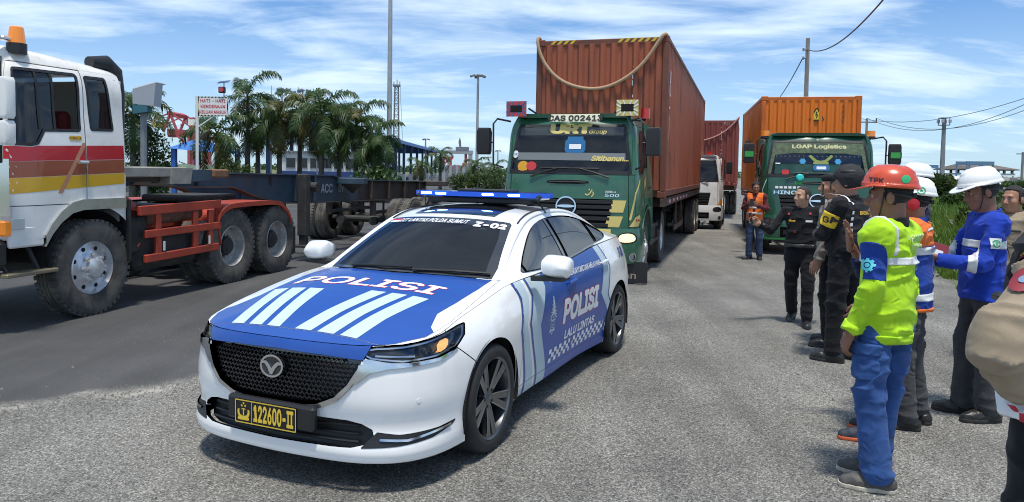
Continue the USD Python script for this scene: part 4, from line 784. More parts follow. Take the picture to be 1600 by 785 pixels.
    part(t, 'axle', MB().cyl((-3.35, -.9, .5), (-3.35, .9, .5), .09, 10), STEEL); part(t, 'front_axle', MB().cyl((-1.05, -.9, .45), (-1.05, .9, .45), .07, 10), STEEL); part(t, 'fifth_wheel', MB().box((-3.4, 0, 1.0), (.9, .8, .12), .02), STEEL); part(t, 'exhaust_box', MB().box((-1.95, 0, 1.5), (.2, 1.6, 1.2), .03), STEEL)
    return t, P, P2
Q = lambda o, P, z: surf(P, np.array([[o, z]]))

GRN = mat('green_lorry_paint', (.024, .110, .060), .30, coat=.6, var=.18, vs=2.5, dirt=.25, dcol=(.10, .09, .06), ds=3, rvar=.08); CRM = mat('cream_yellow_vinyl', (.62, .50, .16), .4); WHP = mat('white_lorry_paint', (.74, .74, .72), .3, coat=.5, var=.06, vs=2, dirt=.35, dcol=(.35, .30, .24), ds=3)
GRND = mat('dark_green_lorry_paint', (.012, .075, .040), .28, coat=.7, var=.15, vs=2.5, dirt=.15, dcol=(.10, .09, .06), ds=3)
# ---- the green lorry behind the police car
Y1 = .304; O1 = (.86, 11.8); b1 = V(math.sin(Y1), math.cos(Y1)); l1 = V(math.cos(Y1), -math.sin(Y1))
H1, P, P2 = hino('tractor_lorry', 'green lorry cab with horns on the roof hauling the long rust red container', O1, Y1, GRN, None, decor={'accent': CRM, 'mirror': BLK, 'armpaint': GRN}, lamps=True)
def lay(par, nm, Pf, g, m_, off=.006, h=.08, lab=None): return part(par, nm, panel(Pf, g, h, off), m_, lab)
for k in (1, -1):
    f = (lambda g: g) if k == 1 else mir
    lay(H1, 'cream_accent', P, f(Polygon([(.68, 1.12), (.90, 1.12), (.95, 1.31), (.73, 1.31)])), CRM, .008); lay(H1, 'cream_accent', P, f(Polygon([(.62, .89), (.84, .89), (.90, 1.06), (.66, 1.06)])), CRM, .008); lay(H1, 'cream_accent', P2, f(sbox(.36, .70, .70, .86)), CRM, .006)
    lay(H1, 'cream_line', P, f(LineString([(1.02, 1.02), (1.14, 1.42), (1.30, 1.62)]).buffer(.02)), CRM, .005)
    lay(H1, 'lamp_dots', P, f(unary_union([Point(1.15+i*.05, 1.00).buffer(.018) for i in range(3)])), REDL, .018)
RP = flat((-.285, 0, 2.585), (0, 1, 0), (-.25, 0, 1)); part(H1, 'name_board', panel(flat((-.20, 0, 2.60), (0, 1, 0), (-.3, 0, 1)), sbox(-.33, -.055, .47, .075), 1, rim=.02), mat('board_cream', (.66, .64, .46), .5)); 
part(H1, 'board_lettering', panel(flat((-.197, .07, 2.607), (0, 1, 0), (-.3, 0, 1)), affinity.scale(textpoly('CAS 002413', .085, 2), 1.25, 1), 1, .002), BLK)
g = affinity.scale(textpoly('URT', .13, 4, 0, 1.9), 1, 1); lay(H1, 'screen_lettering', P, affinity.translate(g, 0, 2.435), CRM, .004)
lay(H1, 'screen_lettering', P, affinity.translate(textpoly('Group', .06, 1, .3, 1.2), .45, 2.39), CRM, .004); lay(H1, 'screen_lettering', P, affinity.translate(textpoly('Sitibanun...', .075, 2, .35, 1.2), .68, 1.965), CRM, .004)
plq = mat('blue_plaque', (.02, .14, .32), .4); lay(H1, 'screen_plaque', P, rrect(-.08, 2.05, .26, 2.27, .06).union(sbox(-.04, 2.27, .22, 2.31)), plq, .003); lay(H1, 'screen_plaque', P, sbox(-.01, 2.11, .19, 2.19), WT, .005)
lay(H1, 'screen_shade', P, sbox(-.9, 2.33, .9, 2.50), mat('screen_shade_film', (.028, .032, .033), .15, coat=.6), .001); lay(H1, 'screen_sticker', P, unary_union([affinity.translate(affinity.scale(Point(0, 0).buffer(.1), 1, .8), -.78, 1.83), sbox(-.86, 1.76, -.70, 1.80)]), mat('orange_sticker', (.6, .30, .02), .4), .004)
lay(H1, 'screen_sticker', P, affinity.scale(Point(-.63, 1.83).buffer(.09), 1, .8), REDL, .0045); lay(H1, 'screen_mesh', P, sbox(-.9, 1.93, .93, 2.05), mat('dash_net', (.16, .18, .19), .8), .002); lay(H1, 'round_sticker', P, Point(-.955, 2.02).buffer(.06), WT, .006); lay(H1, 'round_sticker', P, affinity.translate(textpoly('CHC', .04, 1), -.955, 2.02), plq, .008)
lay(H1, 'model_lettering', P, affinity.translate(textpoly('EURO-4', .03, 1), .70, 1.44), WT, .007); lay(H1, 'model_lettering', P, affinity.translate(textpoly('500', .045, 1, .2, 2.), .72, 1.385), CHR, .007)
lay(H1, 'script_emblem', P, unary_union([LineString([(.30, 1.40), (.33, 1.38), (.37, 1.41), (.40, 1.46)]).buffer(.010), Point(.36, 1.47).buffer(.012), LineString([(.40, 1.36), (.43, 1.40), (.42, 1.43)]).buffer(.009)]), CRM, .006)
for k, (fc, fn) in ((-1, (REDL, plq)), (1, (CRM, BLK))):
    hn = part(H1, 'roof_horn', MB().hull([(-.18, k*.91+y, 2.76+z) for y in (-.16, .16) for z in (-.12, .12)]+[(-.52, k*.91+y, 2.76+z) for y in (-.07, .07) for z in (-.06, .06)]), fn)
    part(hn, 'horn_mouth', panel(flat((-.17, k*.91, 2.76), (0, 1, 0), (0, 0, 1)), sbox(-.17, -.125, .17, .125).difference(sbox(-.10, -.06, .10, .06)), 1, 0, rim=.02), fc); part(hn, 'horn_throat', panel(flat((-.168, k*.91, 2.76), (0, 1, 0), (0, 0, 1)), sbox(-.10, -.05, .10, .05), 1, .0), GAPM)
    rays = [LineString([(.105*sx, .065*sy), (.16*sx, .115*sy)]).buffer(.009) for sx in (-1, -.4, .4, 1) for sy in (-1, 1)]+[LineString([(.105*sx, .02*sy), (.165*sx, .05*sy)]).buffer(.009) for sx in (-1, 1) for sy in (-1, 1)]
    part(hn, 'horn_stripes', panel(flat((-.164, k*.91, 2.76), (0, 1, 0), (0, 0, 1)), unary_union(rays), 1, 0), WT if k > 0 else plq); part(hn, 'horn_bracket', MB().cyl((-.4, k*.91, 2.66), (-.4, k*.80, 2.60), .025, 6).cyl((-.35, k*.75, 2.78), (-.6, k*.60, 2.66), .015, 6), BLK)
part(H1, 'roof_lamp', MB().cyl((-.35, 1.17, 2.60), (-.35, 1.17, 2.76), .07, 12), REDL); part(H1, 'lamp_bracket', MB().tube([(-.35, .85, 2.58), (-.35, 1.17, 2.58), (-.35, 1.17, 2.61)], .02, 6), BLK)
fl = part(H1, 'front_flap', MB().box((-.12, 1.05, .19), (.02, .48, .34), .004), BLK); part(H1, 'front_flap', MB().box((-.12, -1.05, .19), (.02, .48, .34), .004), BLK); part(fl, 'flap_lettering', panel(flat((-.106, 1.02, .14), (0, 1, 0), (0, 0, 1)), textpoly('an', .10, 1, 0, 1.3), 1), mat('flap_print', (.28, .24, .18), .6))
lay(H1, 'door_script', P, affinity.translate(affinity.rotate(textpoly('URT', .10, 2, .3, 1.), 18), 1.75, 1.58), CRM, .005)

CR1 = mat('container_rust_red', (.285, .075, .035), .58, var=.16, vs=1.3, dirt=.85, dcol=(.075, .030, .020), ds=2.1, stretch=(1, 1, .30), dlo=.5, dhi=.72, rvar=.1); CR2 = mat('container_brick_red', (.21, .048, .036), .58, var=.14, vs=1.2, dirt=.5, dcol=(.07, .022, .018), ds=2.4, stretch=(1, 1, .3)); COR = mat('container_orange', (.72, .18, .012), .5, var=.10, vs=1.3, dirt=.5, dcol=(.25, .07, .02), ds=2.2, stretch=(1, 1, .3))
FR1 = mat('container_frame_red', (.15, .047, .028), .62, var=.3, vs=3, dirt=.6, dcol=(.06, .03, .02), ds=3)
yel = mat('hazard_yellow', (.60, .42, .04), .5)
hz = []
for x0, x1 in ((-.95, -.58), (.30, .95)): hz += [Polygon([(x, 2.80), (x+.06, 2.80), (x+.13, 2.872), (x+.07, 2.872)]) for x in np.arange(x0, x1, .12)]
PC1 = V(1.576, 13.68)
container('shipping_container', 'long weathered rust red container on the green lorry with horns', (*PC1, 1.30), Y1, 12.19, 2.896, CR1, FR1, None,
  marks=[('hazard_stripe', 'f', unary_union(hz), yel), ('code_lettering', 'f', vtext('INU 988', .10, .62, 2.36), WT), ('code_lettering', 'l', vtext('UU', .2, .36, 2.3), WT), ('code_lettering', 'l', unary_union([sbox(.30, 1.05, .33, 1.5), sbox(.28, 2.0, .31, 2.3), sbox(.26, 1.62, .40, 1.66)]), WT)])
chassis('container_trailer', 'rusty trailer under the long rust red container with red and white side markers', (*(PC1), 0), Y1, 12.0, None, (-8.9, -10.2, -11.4)[:3], 1.30)
# rope slung across the front of the container
def rope(name, label, pts, r, m_, n=70):
    p = np.array(pts, float); t = np.linspace(0, 1, len(p)); q = CubicSpline(t, p)(np.linspace(0, 1, n)); single(name, MB().tube(q, r, 8), m_, label, 'rope', smooth=True)
F1 = lambda y, z, x=.05: np.r_[PC1+l1*y-b1*x, z]
RP_ = mat('rope_fibre', (.42, .27, .17), .9, bump=.6, bs=300, var=.2, vs=40)
rope('rope', 'thick tan rope hanging in a curve across the front of the long container', [F1(-1.17, 4.12, -.25), F1(-1.19, 4.20, .03), F1(-1.10, 3.86), F1(-.75, 3.45), F1(-.2, 3.27), F1(.3, 3.36), F1(.75, 3.68), F1(1.02, 4.05), F1(1.14, 4.21, .03), F1(1.17, 4.19, -.25)], .032, RP_)

# ---- the orange container's lorry
Y2 = .25; O2 = (6.6, 16.05)
LIME = mat('lime_tape', (.04, .33, .06), .5)
H2, P, P2 = hino('tractor_lorry', 'dark green lorry cab with tasselled windscreen curtain in front of the orange container', O2, Y2, GRND, None, decor={'accent': ORL, 'mirror': BLK}, scale=1.07, glassm=glass('lorry_glass_clear', (.86, .90, .88), .96, .02, .7))
for k in (1, -1):
    f = (lambda g: g) if k == 1 else mir
    part(H2, 'lime_tape', MB().box((.10, k*1.47-.0, 2.2), (.12, .012, .12)).box((.18, k*1.36, 2.2), (.012, .17, .12)), LIME); lay(H2, 'lime_line', P2, f(LineString([(.3, .36), (.9, .36), (1.2, .42), (1.35, .55)]).buffer(.014)), LIME, .008)
    lay(H2, 'lime_line', P, f(LineString([(1.03, .95), (1.12, 1.40), (1.02, 1.64)]).buffer(.008)), WT, .005); lay(H2, 'wiper_tape', P, f(sbox(.30, 1.55, .44, 1.62)), LIME, .01)
    part(H2, 'roof_beacon', MB().cyl((-.45, k*1.02, 2.62), (-.45, k*1.02, 2.74), .085, 14), ORL); part(H2, 'beacon_base', MB().cyl((-.45, k*1.02, 2.56), (-.45, k*1.02, 2.62), .09, 14).cyl((-.45, k*1.02, 2.56), (-.5, k*.85, 2.50), .02, 6), BLK)
    q, n = surf(P, np.array([[.35*k, 1.70]]), .03); part(H2, 'wiper_cap', MB().rev([(.001, .03), (.05, .028), (.075, .01), (.08, 0)], TF(q[0], (0, 1, 0), z=n[0], y=(0, 0, 1)), 20), mat('teal_cap', (.02, .50, .46), .3, coat=.5))
curt = mat('curtain_cloth', (.72, .68, .36), .9, var=.4, vs=14); navc = mat('curtain_navy', (.05, .075, .16), .8, var=.3, vs=9); inner = mat('cab_green_cloth', (.20, .42, .29), .9, var=.3, vs=6)
lay(H2, 'screen_curtain', P, Polygon([(-1.0, 1.78), (-.93, 1.78), (-.86, 2.20), (-.5, 2.24), (.5, 2.24), (.86, 2.20), (.93, 1.78), (1.0, 1.78), (.94, 2.47), (-.94, 2.47)]), curt, -.012, .06)
fr = [Polygon([(x, 2.2), (x+.05, 2.2), (x+.025, 2.12)]) for x in np.arange(-.84, .82, .07)]
lay(H2, 'curtain_fringe', P, sbox(-.85, 2.02, .85, 2.22), navc, -.022); lay(H2, 'fringe_beads', P, unary_union([Point(x, 2.175).buffer(.012) for x in np.arange(-.82, .84, .09)]), WT, -.018)
lay(H2, 'cab_cloth', P, sbox(-.85, 1.80, .85, 2.02), inner, -.06)
lay(H2, 'screen_lettering', P, affinity.translate(textpoly('LGAP Logistics', .075, 2, 0, 1.45), .02, 2.385), mat('cream_print', (.60, .58, .33), .6), .004); flw = mat('flower_blue', (.05, .32, .60), .5)
for x in (-.30, .38): lay(H2, 'screen_flower', P, unary_union([Point(x+.04*math.cos(a), 2.06+.04*math.sin(a)).buffer(.024) for a in np.arange(0, 6.2, 1.05)]+[Point(x, 2.06).buffer(.03)]), flw, .004)
lay(H2, 'screen_ornament', P, unary_union([LineString([(-.15, 2.17), (-.05, 2.07), (.05, 2.04), (.15, 2.07), (.25, 2.17)]).buffer(.03), sbox(-.10, 2.0, .2, 2.04)]), mat('gold_green_print', (.25, .30, .08), .5), .004)
lay(H2, 'screen_plaque', P, rrect(-.10, 1.86, .22, 1.99, .05), plq, .004); lay(H2, 'screen_plaque', P, sbox(-.03, 1.89, .15, 1.95), WT, .006)
lay(H2, 'maker_lettering', P, affinity.translate(textpoly('HINO', .075, 1, 0, 1.7), -.62, 1.375), CHR, .008); lay(H2, 'chrome_dots', P, unary_union([sbox(-.82+i*.085, 1.46, -.76+i*.085, 1.51) for i in range(6)]), WT, .008); lay(H2, 'small_sticker', P, sbox(-.84, 1.995, -.74, 2.02), WT, .005); lay(H2, 'warning_sticker', P, rrect(-.70, 1.77, -.56, 1.87, .03), REDL, .004)
PC2 = V(7.69, 19.33); Y3 = .222; tri = Polygon([(-.15, 0), (.15, 0), (0, .27)])
container('shipping_container', 'bright orange container with a yellow warning triangle', (*PC2, 1.22), Y3, 6.06, 2.591, COR, mat('container_frame_orange', (.52, .12, .012), .5, var=.2, vs=3, dirt=.5, dcol=(.2, .06, .02)), None,
  marks=[('warning_triangle', 'f', affinity.translate(tri.buffer(.03), .14, 1.98), BLK), ('warning_triangle', 'f', affinity.translate(tri, .14, 1.98), mat('sign_yellow', (.75, .50, .02), .4)), ('triangle_mark', 'f', affinity.translate(LineString([(0, .05), (.02, .12), (-.02, .12), (0, .19)]).buffer(.014), .14, 1.98), BLK),
   ('code_lettering', 'f', vtext('HLXU 726', .10, .80, 2.36), mat('faded_dark_print', (.12, .04, .02), .6)), ('side_lettering', 'r', affinity.translate(textpoly('TPK', .62, 3, 0, 1.1), -3.9, 1.25), BLK)])
chassis('container_trailer', 'trailer with hazy yellow-green headboard under the orange container', (*PC2, 0), Y3, 6.2, None, (-4.0, -5.2), 1.22)
# ---- white lorry between them
Y4 = .30; O4 = (5.62, 23.6)
H3, P, P2 = hino('tractor_lorry', 'white lorry cab between the rust red and the orange container', O4, Y4, WHP, None, glassm=glass('lorry_glass'), decor={'accent': ORL, 'mirror': BLK}, scale=.88, detail=False)
b4 = V(math.sin(Y4), math.cos(Y4)); l4 = V(math.cos(Y4), -math.sin(Y4))
part(H3, 'roof_lamp', MB().cyl((-.5, .65, 2.66), (-.5, .65, 2.80), .08, 12), REDL); part(H3, 'side_guard', MB().box((-2.4, 1.16, .85), (1.3, .03, .5)), STEEL); 
for i in range(5): part(H3, 'guard_bar', MB().box((-1.9-i*.25, 1.18, .85), (.10, .02, .42)), WHP)
PC4 = V(7.62, 29.5)
container('shipping_container', 'brick red container behind the white lorry with white code letters', (*PC4, 1.30), Y4, 6.06, 2.591, CR2, CR2, None, marks=[('code_lettering', 'f', vtext('TGHU 7643219', .11, .62, 2.3), WT), ('code_lettering', 'f', affinity.translate(textpoly('UT 23', .07, 1), .75, 2.44), WT)])
chassis('container_trailer', 'trailer under the brick red container behind the white lorry', (*PC4, 0), Y4, 6.2, None, (-4.0, -5.2), 1.30)
F4 = lambda y, z, x=.05: np.r_[PC4+l4*y-b4*x, z]
rope('rope', 'thin pinkish rope hanging across the brick red container', [F4(1.2, 3.9, -.2), F4(1.18, 3.92, .03), F4(.85, 3.55), F4(.3, 3.2), F4(-.4, 3.03), F4(-1.0, 3.1)], .03, mat('rope_pink', (.42, .20, .17), .9))

# ================================================================== the white tractor on the left and its empty skeletal trailer
YL = .2455; OL = (-5.2, 11.85)
def build_left():
    WP = mat('white_tractor_paint', (.76, .75, .71), .34, coat=.4, var=.06, vs=2, dirt=.45, dcol=(.36, .30, .22), ds=2.6); OX = mat('oxide_red_paint', (.34, .045, .022), .5, var=.22, vs=4, dirt=.55, dcol=(.13, .05, .03), ds=5, bump=.1, bs=60)
    RS, BS, YS = mat('stripe_red', (.42, .010, .016), .35, coat=.4), mat('stripe_brown', (.27, .065, .025), .38, coat=.4), mat('stripe_yellow', (.60, .34, .012), .38, coat=.4)
    GL = glass('tractor_glass', (.10, .12, .13), .5, .02); SILV = mat('silver_trim', (.62, .62, .60), .25, .85, dirt=.3, ds=6)
    t = thing('tractor_lorry', 'white tractor unit with red, brown and yellow stripes on its door', 'lorry', (*OL, 0), fyaw(YL))
    XF = 4.32
    sp = [(0, 0, 0), (.4, .004, .40), (.8, .03, .80), (1.0, .075, .985), (1.15, .15, 1.115), (1.3, .27, 1.18), (1.6, .56, 1.20), (2.2, 1.16, 1.20), (2.75, 1.71, 1.20)]
    zk = [.8, 1.1, 1.5, 1.95, 2.4, 2.7, 2.80]; fr = [.0, .0, .01, .05, .13, .19, .25]; si = [.0, .0, .0, .012, .045, .075, .12]
    B = Shell(sp, [0, .6, 1.0, 1.3, 2.0, 2.75], zk, [fr, fr, [a*.8 for a in fr], [(a+b)/2 for a, b in zip(fr, si)], si, si]); P = B.P; sx = lambda x: float(B.s_u(XF-x))
    XZ = lambda pts: Polygon([(sx(x), z) for x, z in pts]); body = sbox(-2.72, .95, 2.72, 2.80)
    w1 = smoothpoly([(sx(4.07), 2.72), (sx(3.29), 2.74), (sx(3.29), 2.11), (sx(3.75), 2.09), (sx(3.84), 1.95), (sx(3.92), 1.93), (sx(4.10), 1.935), (sx(4.15), 2.10)], 0).buffer(-.035).buffer(.035); w2 = XZ([(3.19, 2.73), (2.89, 2.74), (2.81, 2.14), (3.14, 2.13)]).buffer(-.03).buffer(.03)
    wsc = sbox(-1.0, 1.95, 1.0, 2.68); arch = Point(sx(3.13), .56).buffer(.70); hol = unary_union([w1, w2, mir(w1), mir(w2), wsc, arch, mir(arch)])
    b2 = body.difference(hol); part(t, 'cab_frame', panel(P, b2, .1, -.014), GAPM)
    door = b2.intersection(sbox(sx(4.19), 1.30, sx(3.23), 2.79)); rest = b2.difference(door.buffer(.004))
    for k in (1, -1):
        f = (lambda g: g) if k == 1 else mir
        d = part(t, 'door', panel(P, f(door.buffer(-.003)), .07, rim=.02), WP)
        part(t, 'cab_side', panel(P, f(rest.intersection(sbox(1.2, 0, 3, 3)).buffer(-.002)), .08, rim=.02), WP)
        for nm, m_, (z0, z1, z2, z3) in (('red_stripe', RS, (1.755, 1.91, 1.97, 1.805)), ('brown_stripe', BS, (1.585, 1.752, 1.80, 1.645)), ('yellow_stripe', YS, (1.42, 1.582, 1.64, 1.515))):
            st = XZ([(4.19, z0), (4.19, z1), (2.66, z2), (2.66, z3)]).difference(w1.buffer(.02))
            for g in (door, rest.intersection(sbox(1.2, 0, 3, 3))): part(t, nm, panel(P, f(st.intersection(g.buffer(-.006))), .08, .0015), m_)
        slash = XZ([(3.62, 1.42), (3.56, 1.42), (3.21, 1.98), (3.27, 1.98)]); part(t, 'faded_slash', panel(P, f(slash.intersection(door)), .06, .0022), mat('faded_slash', (.45, .20, .12), .4))
        for w_, nm in ((w1, 'window'), (w2, 'rear_quarter_window')):
            part(d if nm == 'window' else t, nm, panel(P, f(w_.buffer(-.012) if w_ is w2 else w_.buffer(-.012).difference(sbox(sx(3.60), 2.1, sx(3.29), 2.9))), .08, -.006), GL); part(d if nm == 'window' else t, 'window_seal', panel(P, f(w_.buffer(.012).difference(w_.buffer(-.02))), .05, .003, rim=.012), BLK)
        part(d, 'window_divider', panel(P, f(sbox(sx(3.815), 2.1, sx(3.785), 2.72).intersection(w1)), .06, .002), BLK); part(d, 'window_divider', panel(P, f(sbox(sx(3.63), 2.11, sx(3.60), 2.73).intersection(w1)), .06, .002), BLK)
        q, n = surf(P, np.array([[k*sx(3.36), 1.76], [k*sx(3.24), 1.76], [k*sx(3.14), 1.765]]), .03); part(d, 'handle', MB().tube(q[:2], .022, 8), SILV)
    part(t, 'front_panel', panel(P, rest.intersection(sbox(-1.2, 0, 1.2, 3)), .07, rim=.02), WP); part(t, 'windscreen', panel(P, wsc.buffer(.0), .1, -.008), GL); part(t, 'screen_seal', panel(P, wsc.buffer(.03).difference(wsc.buffer(-.02)), .06, .003), BLK)
    part(t, 'door_plate', panel(P, XZ([(3.44, 2.0), (3.29, 2.005), (3.29, 2.055), (3.44, 2.05)]), .05, .004), YS); part(t, 'plate_print', panel(P, affinity.translate(textpoly('LX 8661 UO', .022, 1), sx(3.365), 2.028), .03, .0055), BLK)
    # roof: rises towards the front, with a rear slope
    ring = P(np.linspace(-2.72, 2.72, 60), np.full(60, 2.80)); up = lambda q, a, b, h: np.c_[(q[:, 0]+.9)*a-.9, q[:, 1]*b, q[:, 2]+h*(.45+.55*np.clip((q[:, 0]+1.71)/1.3, 0, 1))]
    MBr = MB().hull(np.vstack([ring, up(ring, .97, .97, .09), up(ring, .90, .90, .15), up(ring, .75, .75, .18)])); MBr.v[0] = MBr.v[0]+V(0, 0, 0); part(t, 'roof', MBr, WP, smooth=30)
    part(t, 'sun_visor', MB().hull([(.18, y, 2.80) for y in (-1.0, 1.0)]+[(-.15, y, 2.88) for y in (-1.05, 1.05)]+[(-.15, y, 2.74) for y in (-1.05, 1.05)]), WP)
    for p_ in (t,):
        pass
    part(t, 'cab_back', MB().box((-1.70, 0, 1.9), (.04, 2.2, 1.7)), WP); part(t, 'seat', MB().box((-1.25, .55, 1.95), (.16, .5, .8), .05), mat('red_seat', (.25, .03, .03), .8)); part(t, 'seat', MB().box((-1.25, -.55, 1.95), (.16, .5, .8), .05), mat('red_seat'  , (.25, .03, .03), .8)); part(t, 'dashboard', MB().box((-.4, 0, 1.75), (.4, 2.0, .3), .05), BLK)
    # everything of the cab was laid out from the front of the cab: move it forward
    for pr_ in stage.GetPrimAtPath(t).GetChildren(): UsdGeom.Xformable(pr_).AddTranslateOp().Set(Gf.Vec3d(XF, 0, 0))
    bc = part(t, 'roof_beacon', MB().rev([(.085, 0), (.085, .02), (.075, .10), (.066, .17), (.055, .18), (.001, .182)], TF((3.90, .98, 2.98)), 24), ORL, smooth=40); part(bc, 'beacon_base', MB().cyl((3.90, .98, 2.88), (3.90, .98, 2.985), .095, 20), BLK)
    part(t, 'visor_stay', MB().tube([(4.35, 1.06, 2.86), (4.2, 1.0, 3.0), (4.05, .95, 3.02)], .018, 8).box((4.03, .95, 3.02), (.10, .10, .04), .01), SILV)
    ma = part(t, 'mirror_arm', MB().tube([(4.2, 1.1, 2.80), (4.40, 1.32, 2.72), (4.42, 1.34, 1.9), (4.3, 1.2, 1.75)], .016, 8), BLK)
    for z, h in ((2.37, .40), (2.03, .24)): part(ma, 'mirror', MB().hull([(4.42+sx_*a, 1.36+sy*b, z+sz*c) for sx_ in (-1, 1) for sy in (-1, 1) for sz in (-1, 1) for a, b, c in ((.06, .10, h/2-.03), (.04, .12, h/2-.05), (.05, .09, h/2))]), WP, smooth=35)
    part(t, 'corner_light', MB().box((4.24, 1.17, 1.08), (.10, .09, .16), .02), ORL); part(t, 'side_light', MB().box((4.12, 1.205, 1.12), (.16, .02, .12), .01), mat('pale_lens', (.55, .56, .52), .2, coat=.8))
    part(t, 'chrome_corner', MB().hull([(4.30, 1.10, z) for z in (1.2, 1.78)]+[(4.20, 1.19, z) for z in (1.2, 1.78)]+[(4.32, 1.02, z) for z in (1.2, 1.78)]), CHR)
    part(t, 'bumper', MB().box((4.30, 0, .82), (.22, 2.36, .30), .05), BLK); part(t, 'lower_skirt', MB().box((4.0, 1.17, .98), (.42, .06, .22), .02), WP)
    st = part(t, 'step', MB().box((3.98, 1.14, .60), (.62, .22, .04), .008), mat('step_metal', (.24, .20, .13), .5, .5)); part(st, 'step_hanger', MB().cyl((4.15, 1.1, .60), (4.22, 1.0, .85), .025, 6), BLK); part(st, 'step_hanger', MB().cyl((3.78, 1.1, .60), (3.85, 1.0, .9), .025, 6), BLK)
    a_ = np.linspace(.62, 2.35, 22); q1 = np.array([(3.13+.67*math.cos(x)*(-1), 1.225, .56+.73*math.sin(x)) for x in a_]); q1 = q1[::-1] if q1[0][0] < q1[-1][0] else q1
    q1 = np.vstack([[(3.72, 1.225, .94)], q1, [(2.62, 1.225, 1.30)]]) if False else np.array([(3.80, 1.225, .98), (3.72, 1.225, 1.10), (3.60, 1.225, 1.22), (3.45, 1.225, 1.315), (3.3, 1.225, 1.345), (3.0, 1.225, 1.345), (2.66, 1.225, 1.345)])
    ag = MB().quadstrip(q1, q1-V(0, .55, 0)).quadstrip(q1+V(0, 0, 0), q1+V(0, .0, -.12)).quadstrip(q1-V(0, 0, .12), q1-V(0, .3, .12)); part(t, 'arch_trim', ag, SILV); part(t, 'splash_guard', MB().box((2.62, 1.0, .95), (.03, .5, .75), .005), BLK); part(t, 'inner_wing', MB().quadstrip([(3.13+.64*math.cos(x), 1.15, .56+.66*math.sin(x)) for x in np.linspace(0, np.pi, 20)], [(3.13+.64*math.cos(x), .5, .56+.66*math.sin(x)) for x in np.linspace(0, np.pi, 20)]), BLK)
    # snorkel behind the cab
    sn = part(t, 'air_intake', MB().tube([(2.95, .98, 2.93), (2.72, .98, 2.95), (2.60, .98, 2.86), (2.57, .98, 2.6), (2.57, .98, 1.95)], [.07, .10, .115, .12, .11], 14), BLK, smooth=40); part(sn, 'intake_hose', MB().tube([(2.57, .98, 1.95), (2.50, .95, 1.7), (2.45, .9, 1.3)], .05, 8), OX)
    part(t, 'air_cap', MB().hull([(2.76+a, 1.02+b, 2.55+c) for a in (-.05, .05) for b in (-.08, .1) for c in (-.18, .2)]), WP)
    # frame, fuel rack, wings
    for k in (1, -1): part(t, 'frame_rail', MB().box((.9, k*.42, .98), (6.2, .09, .26), .01), OX)
    part(t, 'engine_block', MB().box((3.3, 0, .85), (1.4, .8, .6), .05), STEEL); part(t, 'fuel_tank', MB().box((1.75, .85, .62), (1.2, .5, .46), .08), STEEL); part(t, 'air_tank', MB().cyl((2.1, .95, 1.05), (1.0, .95, 1.08), .10, 14), mat('rusty_pipe', (.16, .075, .05), .7, var=.4, vs=8))
    for k in (1, -1):
        y = k*1.19
        def bar(p, q, h=.10, w=.05): 
            p, q = V(*p), V(*q); d = q-p; L = np.linalg.norm(d); x = d/L; part(t, 'rack_bar', MB().box((L/2, 0, 0), (L, w, h), .008, TF(p, x, (0, 1, 0))), OX)
        bar((2.42, y, 1.17), (.80, y, 1.20), .12); bar((2.32, y, .87), (.80, y, .89)); bar((2.32, y, .56), (.85, y, .585))
        for x in (2.08, 1.35, 1.02): bar((x, y-.002*k, 1.12), (x, y-.002*k, .58), .10, .045)
        bar((2.60, y-.2*k, 1.42), (2.38, y-.1*k, 1.20), .10); bar((2.6, y-.35*k, 1.0), (2.3, y-.1*k, .72), .07)
        for x in (2.0, 1.08): part(t, 'reflector', MB().box((x, y+.03*k, .70), (.03, .01, .12)), mat('reflector_white', (.7, .7, .66), .4))
        wq = [(.80, .66), (.86, .92), (.80, 1.08), (.62, 1.17), (.30, 1.20), (-.55, 1.20), (-.85, 1.14), (-1.02, 1.02), (-1.10, .86)]
        A = np.array([(x, y+.03*k, z) for x, z in wq]); A = CubicSpline(np.linspace(0, 1, len(A)), A)(np.linspace(0, 1, 40)); part(t, 'rear_wing', MB().quadstrip(A, A-V(0, k*.62, 0)).quadstrip(A, A-V(0, 0, .07)).quadstrip(A-V(0, 0, .07), A-V(0, k*.1, .07)), OX)
        part(t, 'wing_gusset', MB().hull([(.86, y-.03*k, 1.17), (.5, y-.03*k, 1.17), (.84, y-.03*k, .8), (.86, y-.05*k, 1.17), (.5, y-.05*k, 1.17), (.84, y-.05*k, .8)]), OX)
        part(t, 'mud_flap', MB().box((-1.22, k*.95, .50), (.02, .55, .46), .004), BLK); part(t, 'flap_hanger', MB().box((-1.16, k*.95, .80), (.05, .5, .12), .01), STEEL)
        truck_wheel(t, 3.13, k*1.06, .55, .28, k, RIMS, steer=True, n=72); truck_wheel(t, .47, k*1.05, .55, .28, k, RIMW, dual=True, n=64); truck_wheel(t, -.74, k*1.05, .55, .28, k, RIMW, dual=True, n=64)
    for x in (.47, -.74): part(t, 'drive_axle', MB().cyl((x, -.95, .55), (x, .95, .55), .10, 12).rev([(.001, -.2), (.2, -.1), (.22, 0), (.2, .1), (.001, .2)], TF((x, 0, .55)), 16), STEEL)
    part(t, 'fifth_wheel', MB().box((-.1, 0, 1.24), (1.1, .95, .10), .03), STEEL); part(t, 'deck_plate', MB().box((1.9, 0, 1.20), (1.0, 1.7, .03)), STEEL); part(t, 'battery_box', MB().box((2.35, .85, .85), (.4, .5, .45), .04), STEEL); part(t, 'drain_pipe', MB().box((1.25, 1.0, .36), (.05, .16, .34), 0, TF((0, 0, 0), (.9, 0, .35), (0, 1, 0))@np.eye(4)), RIMW)
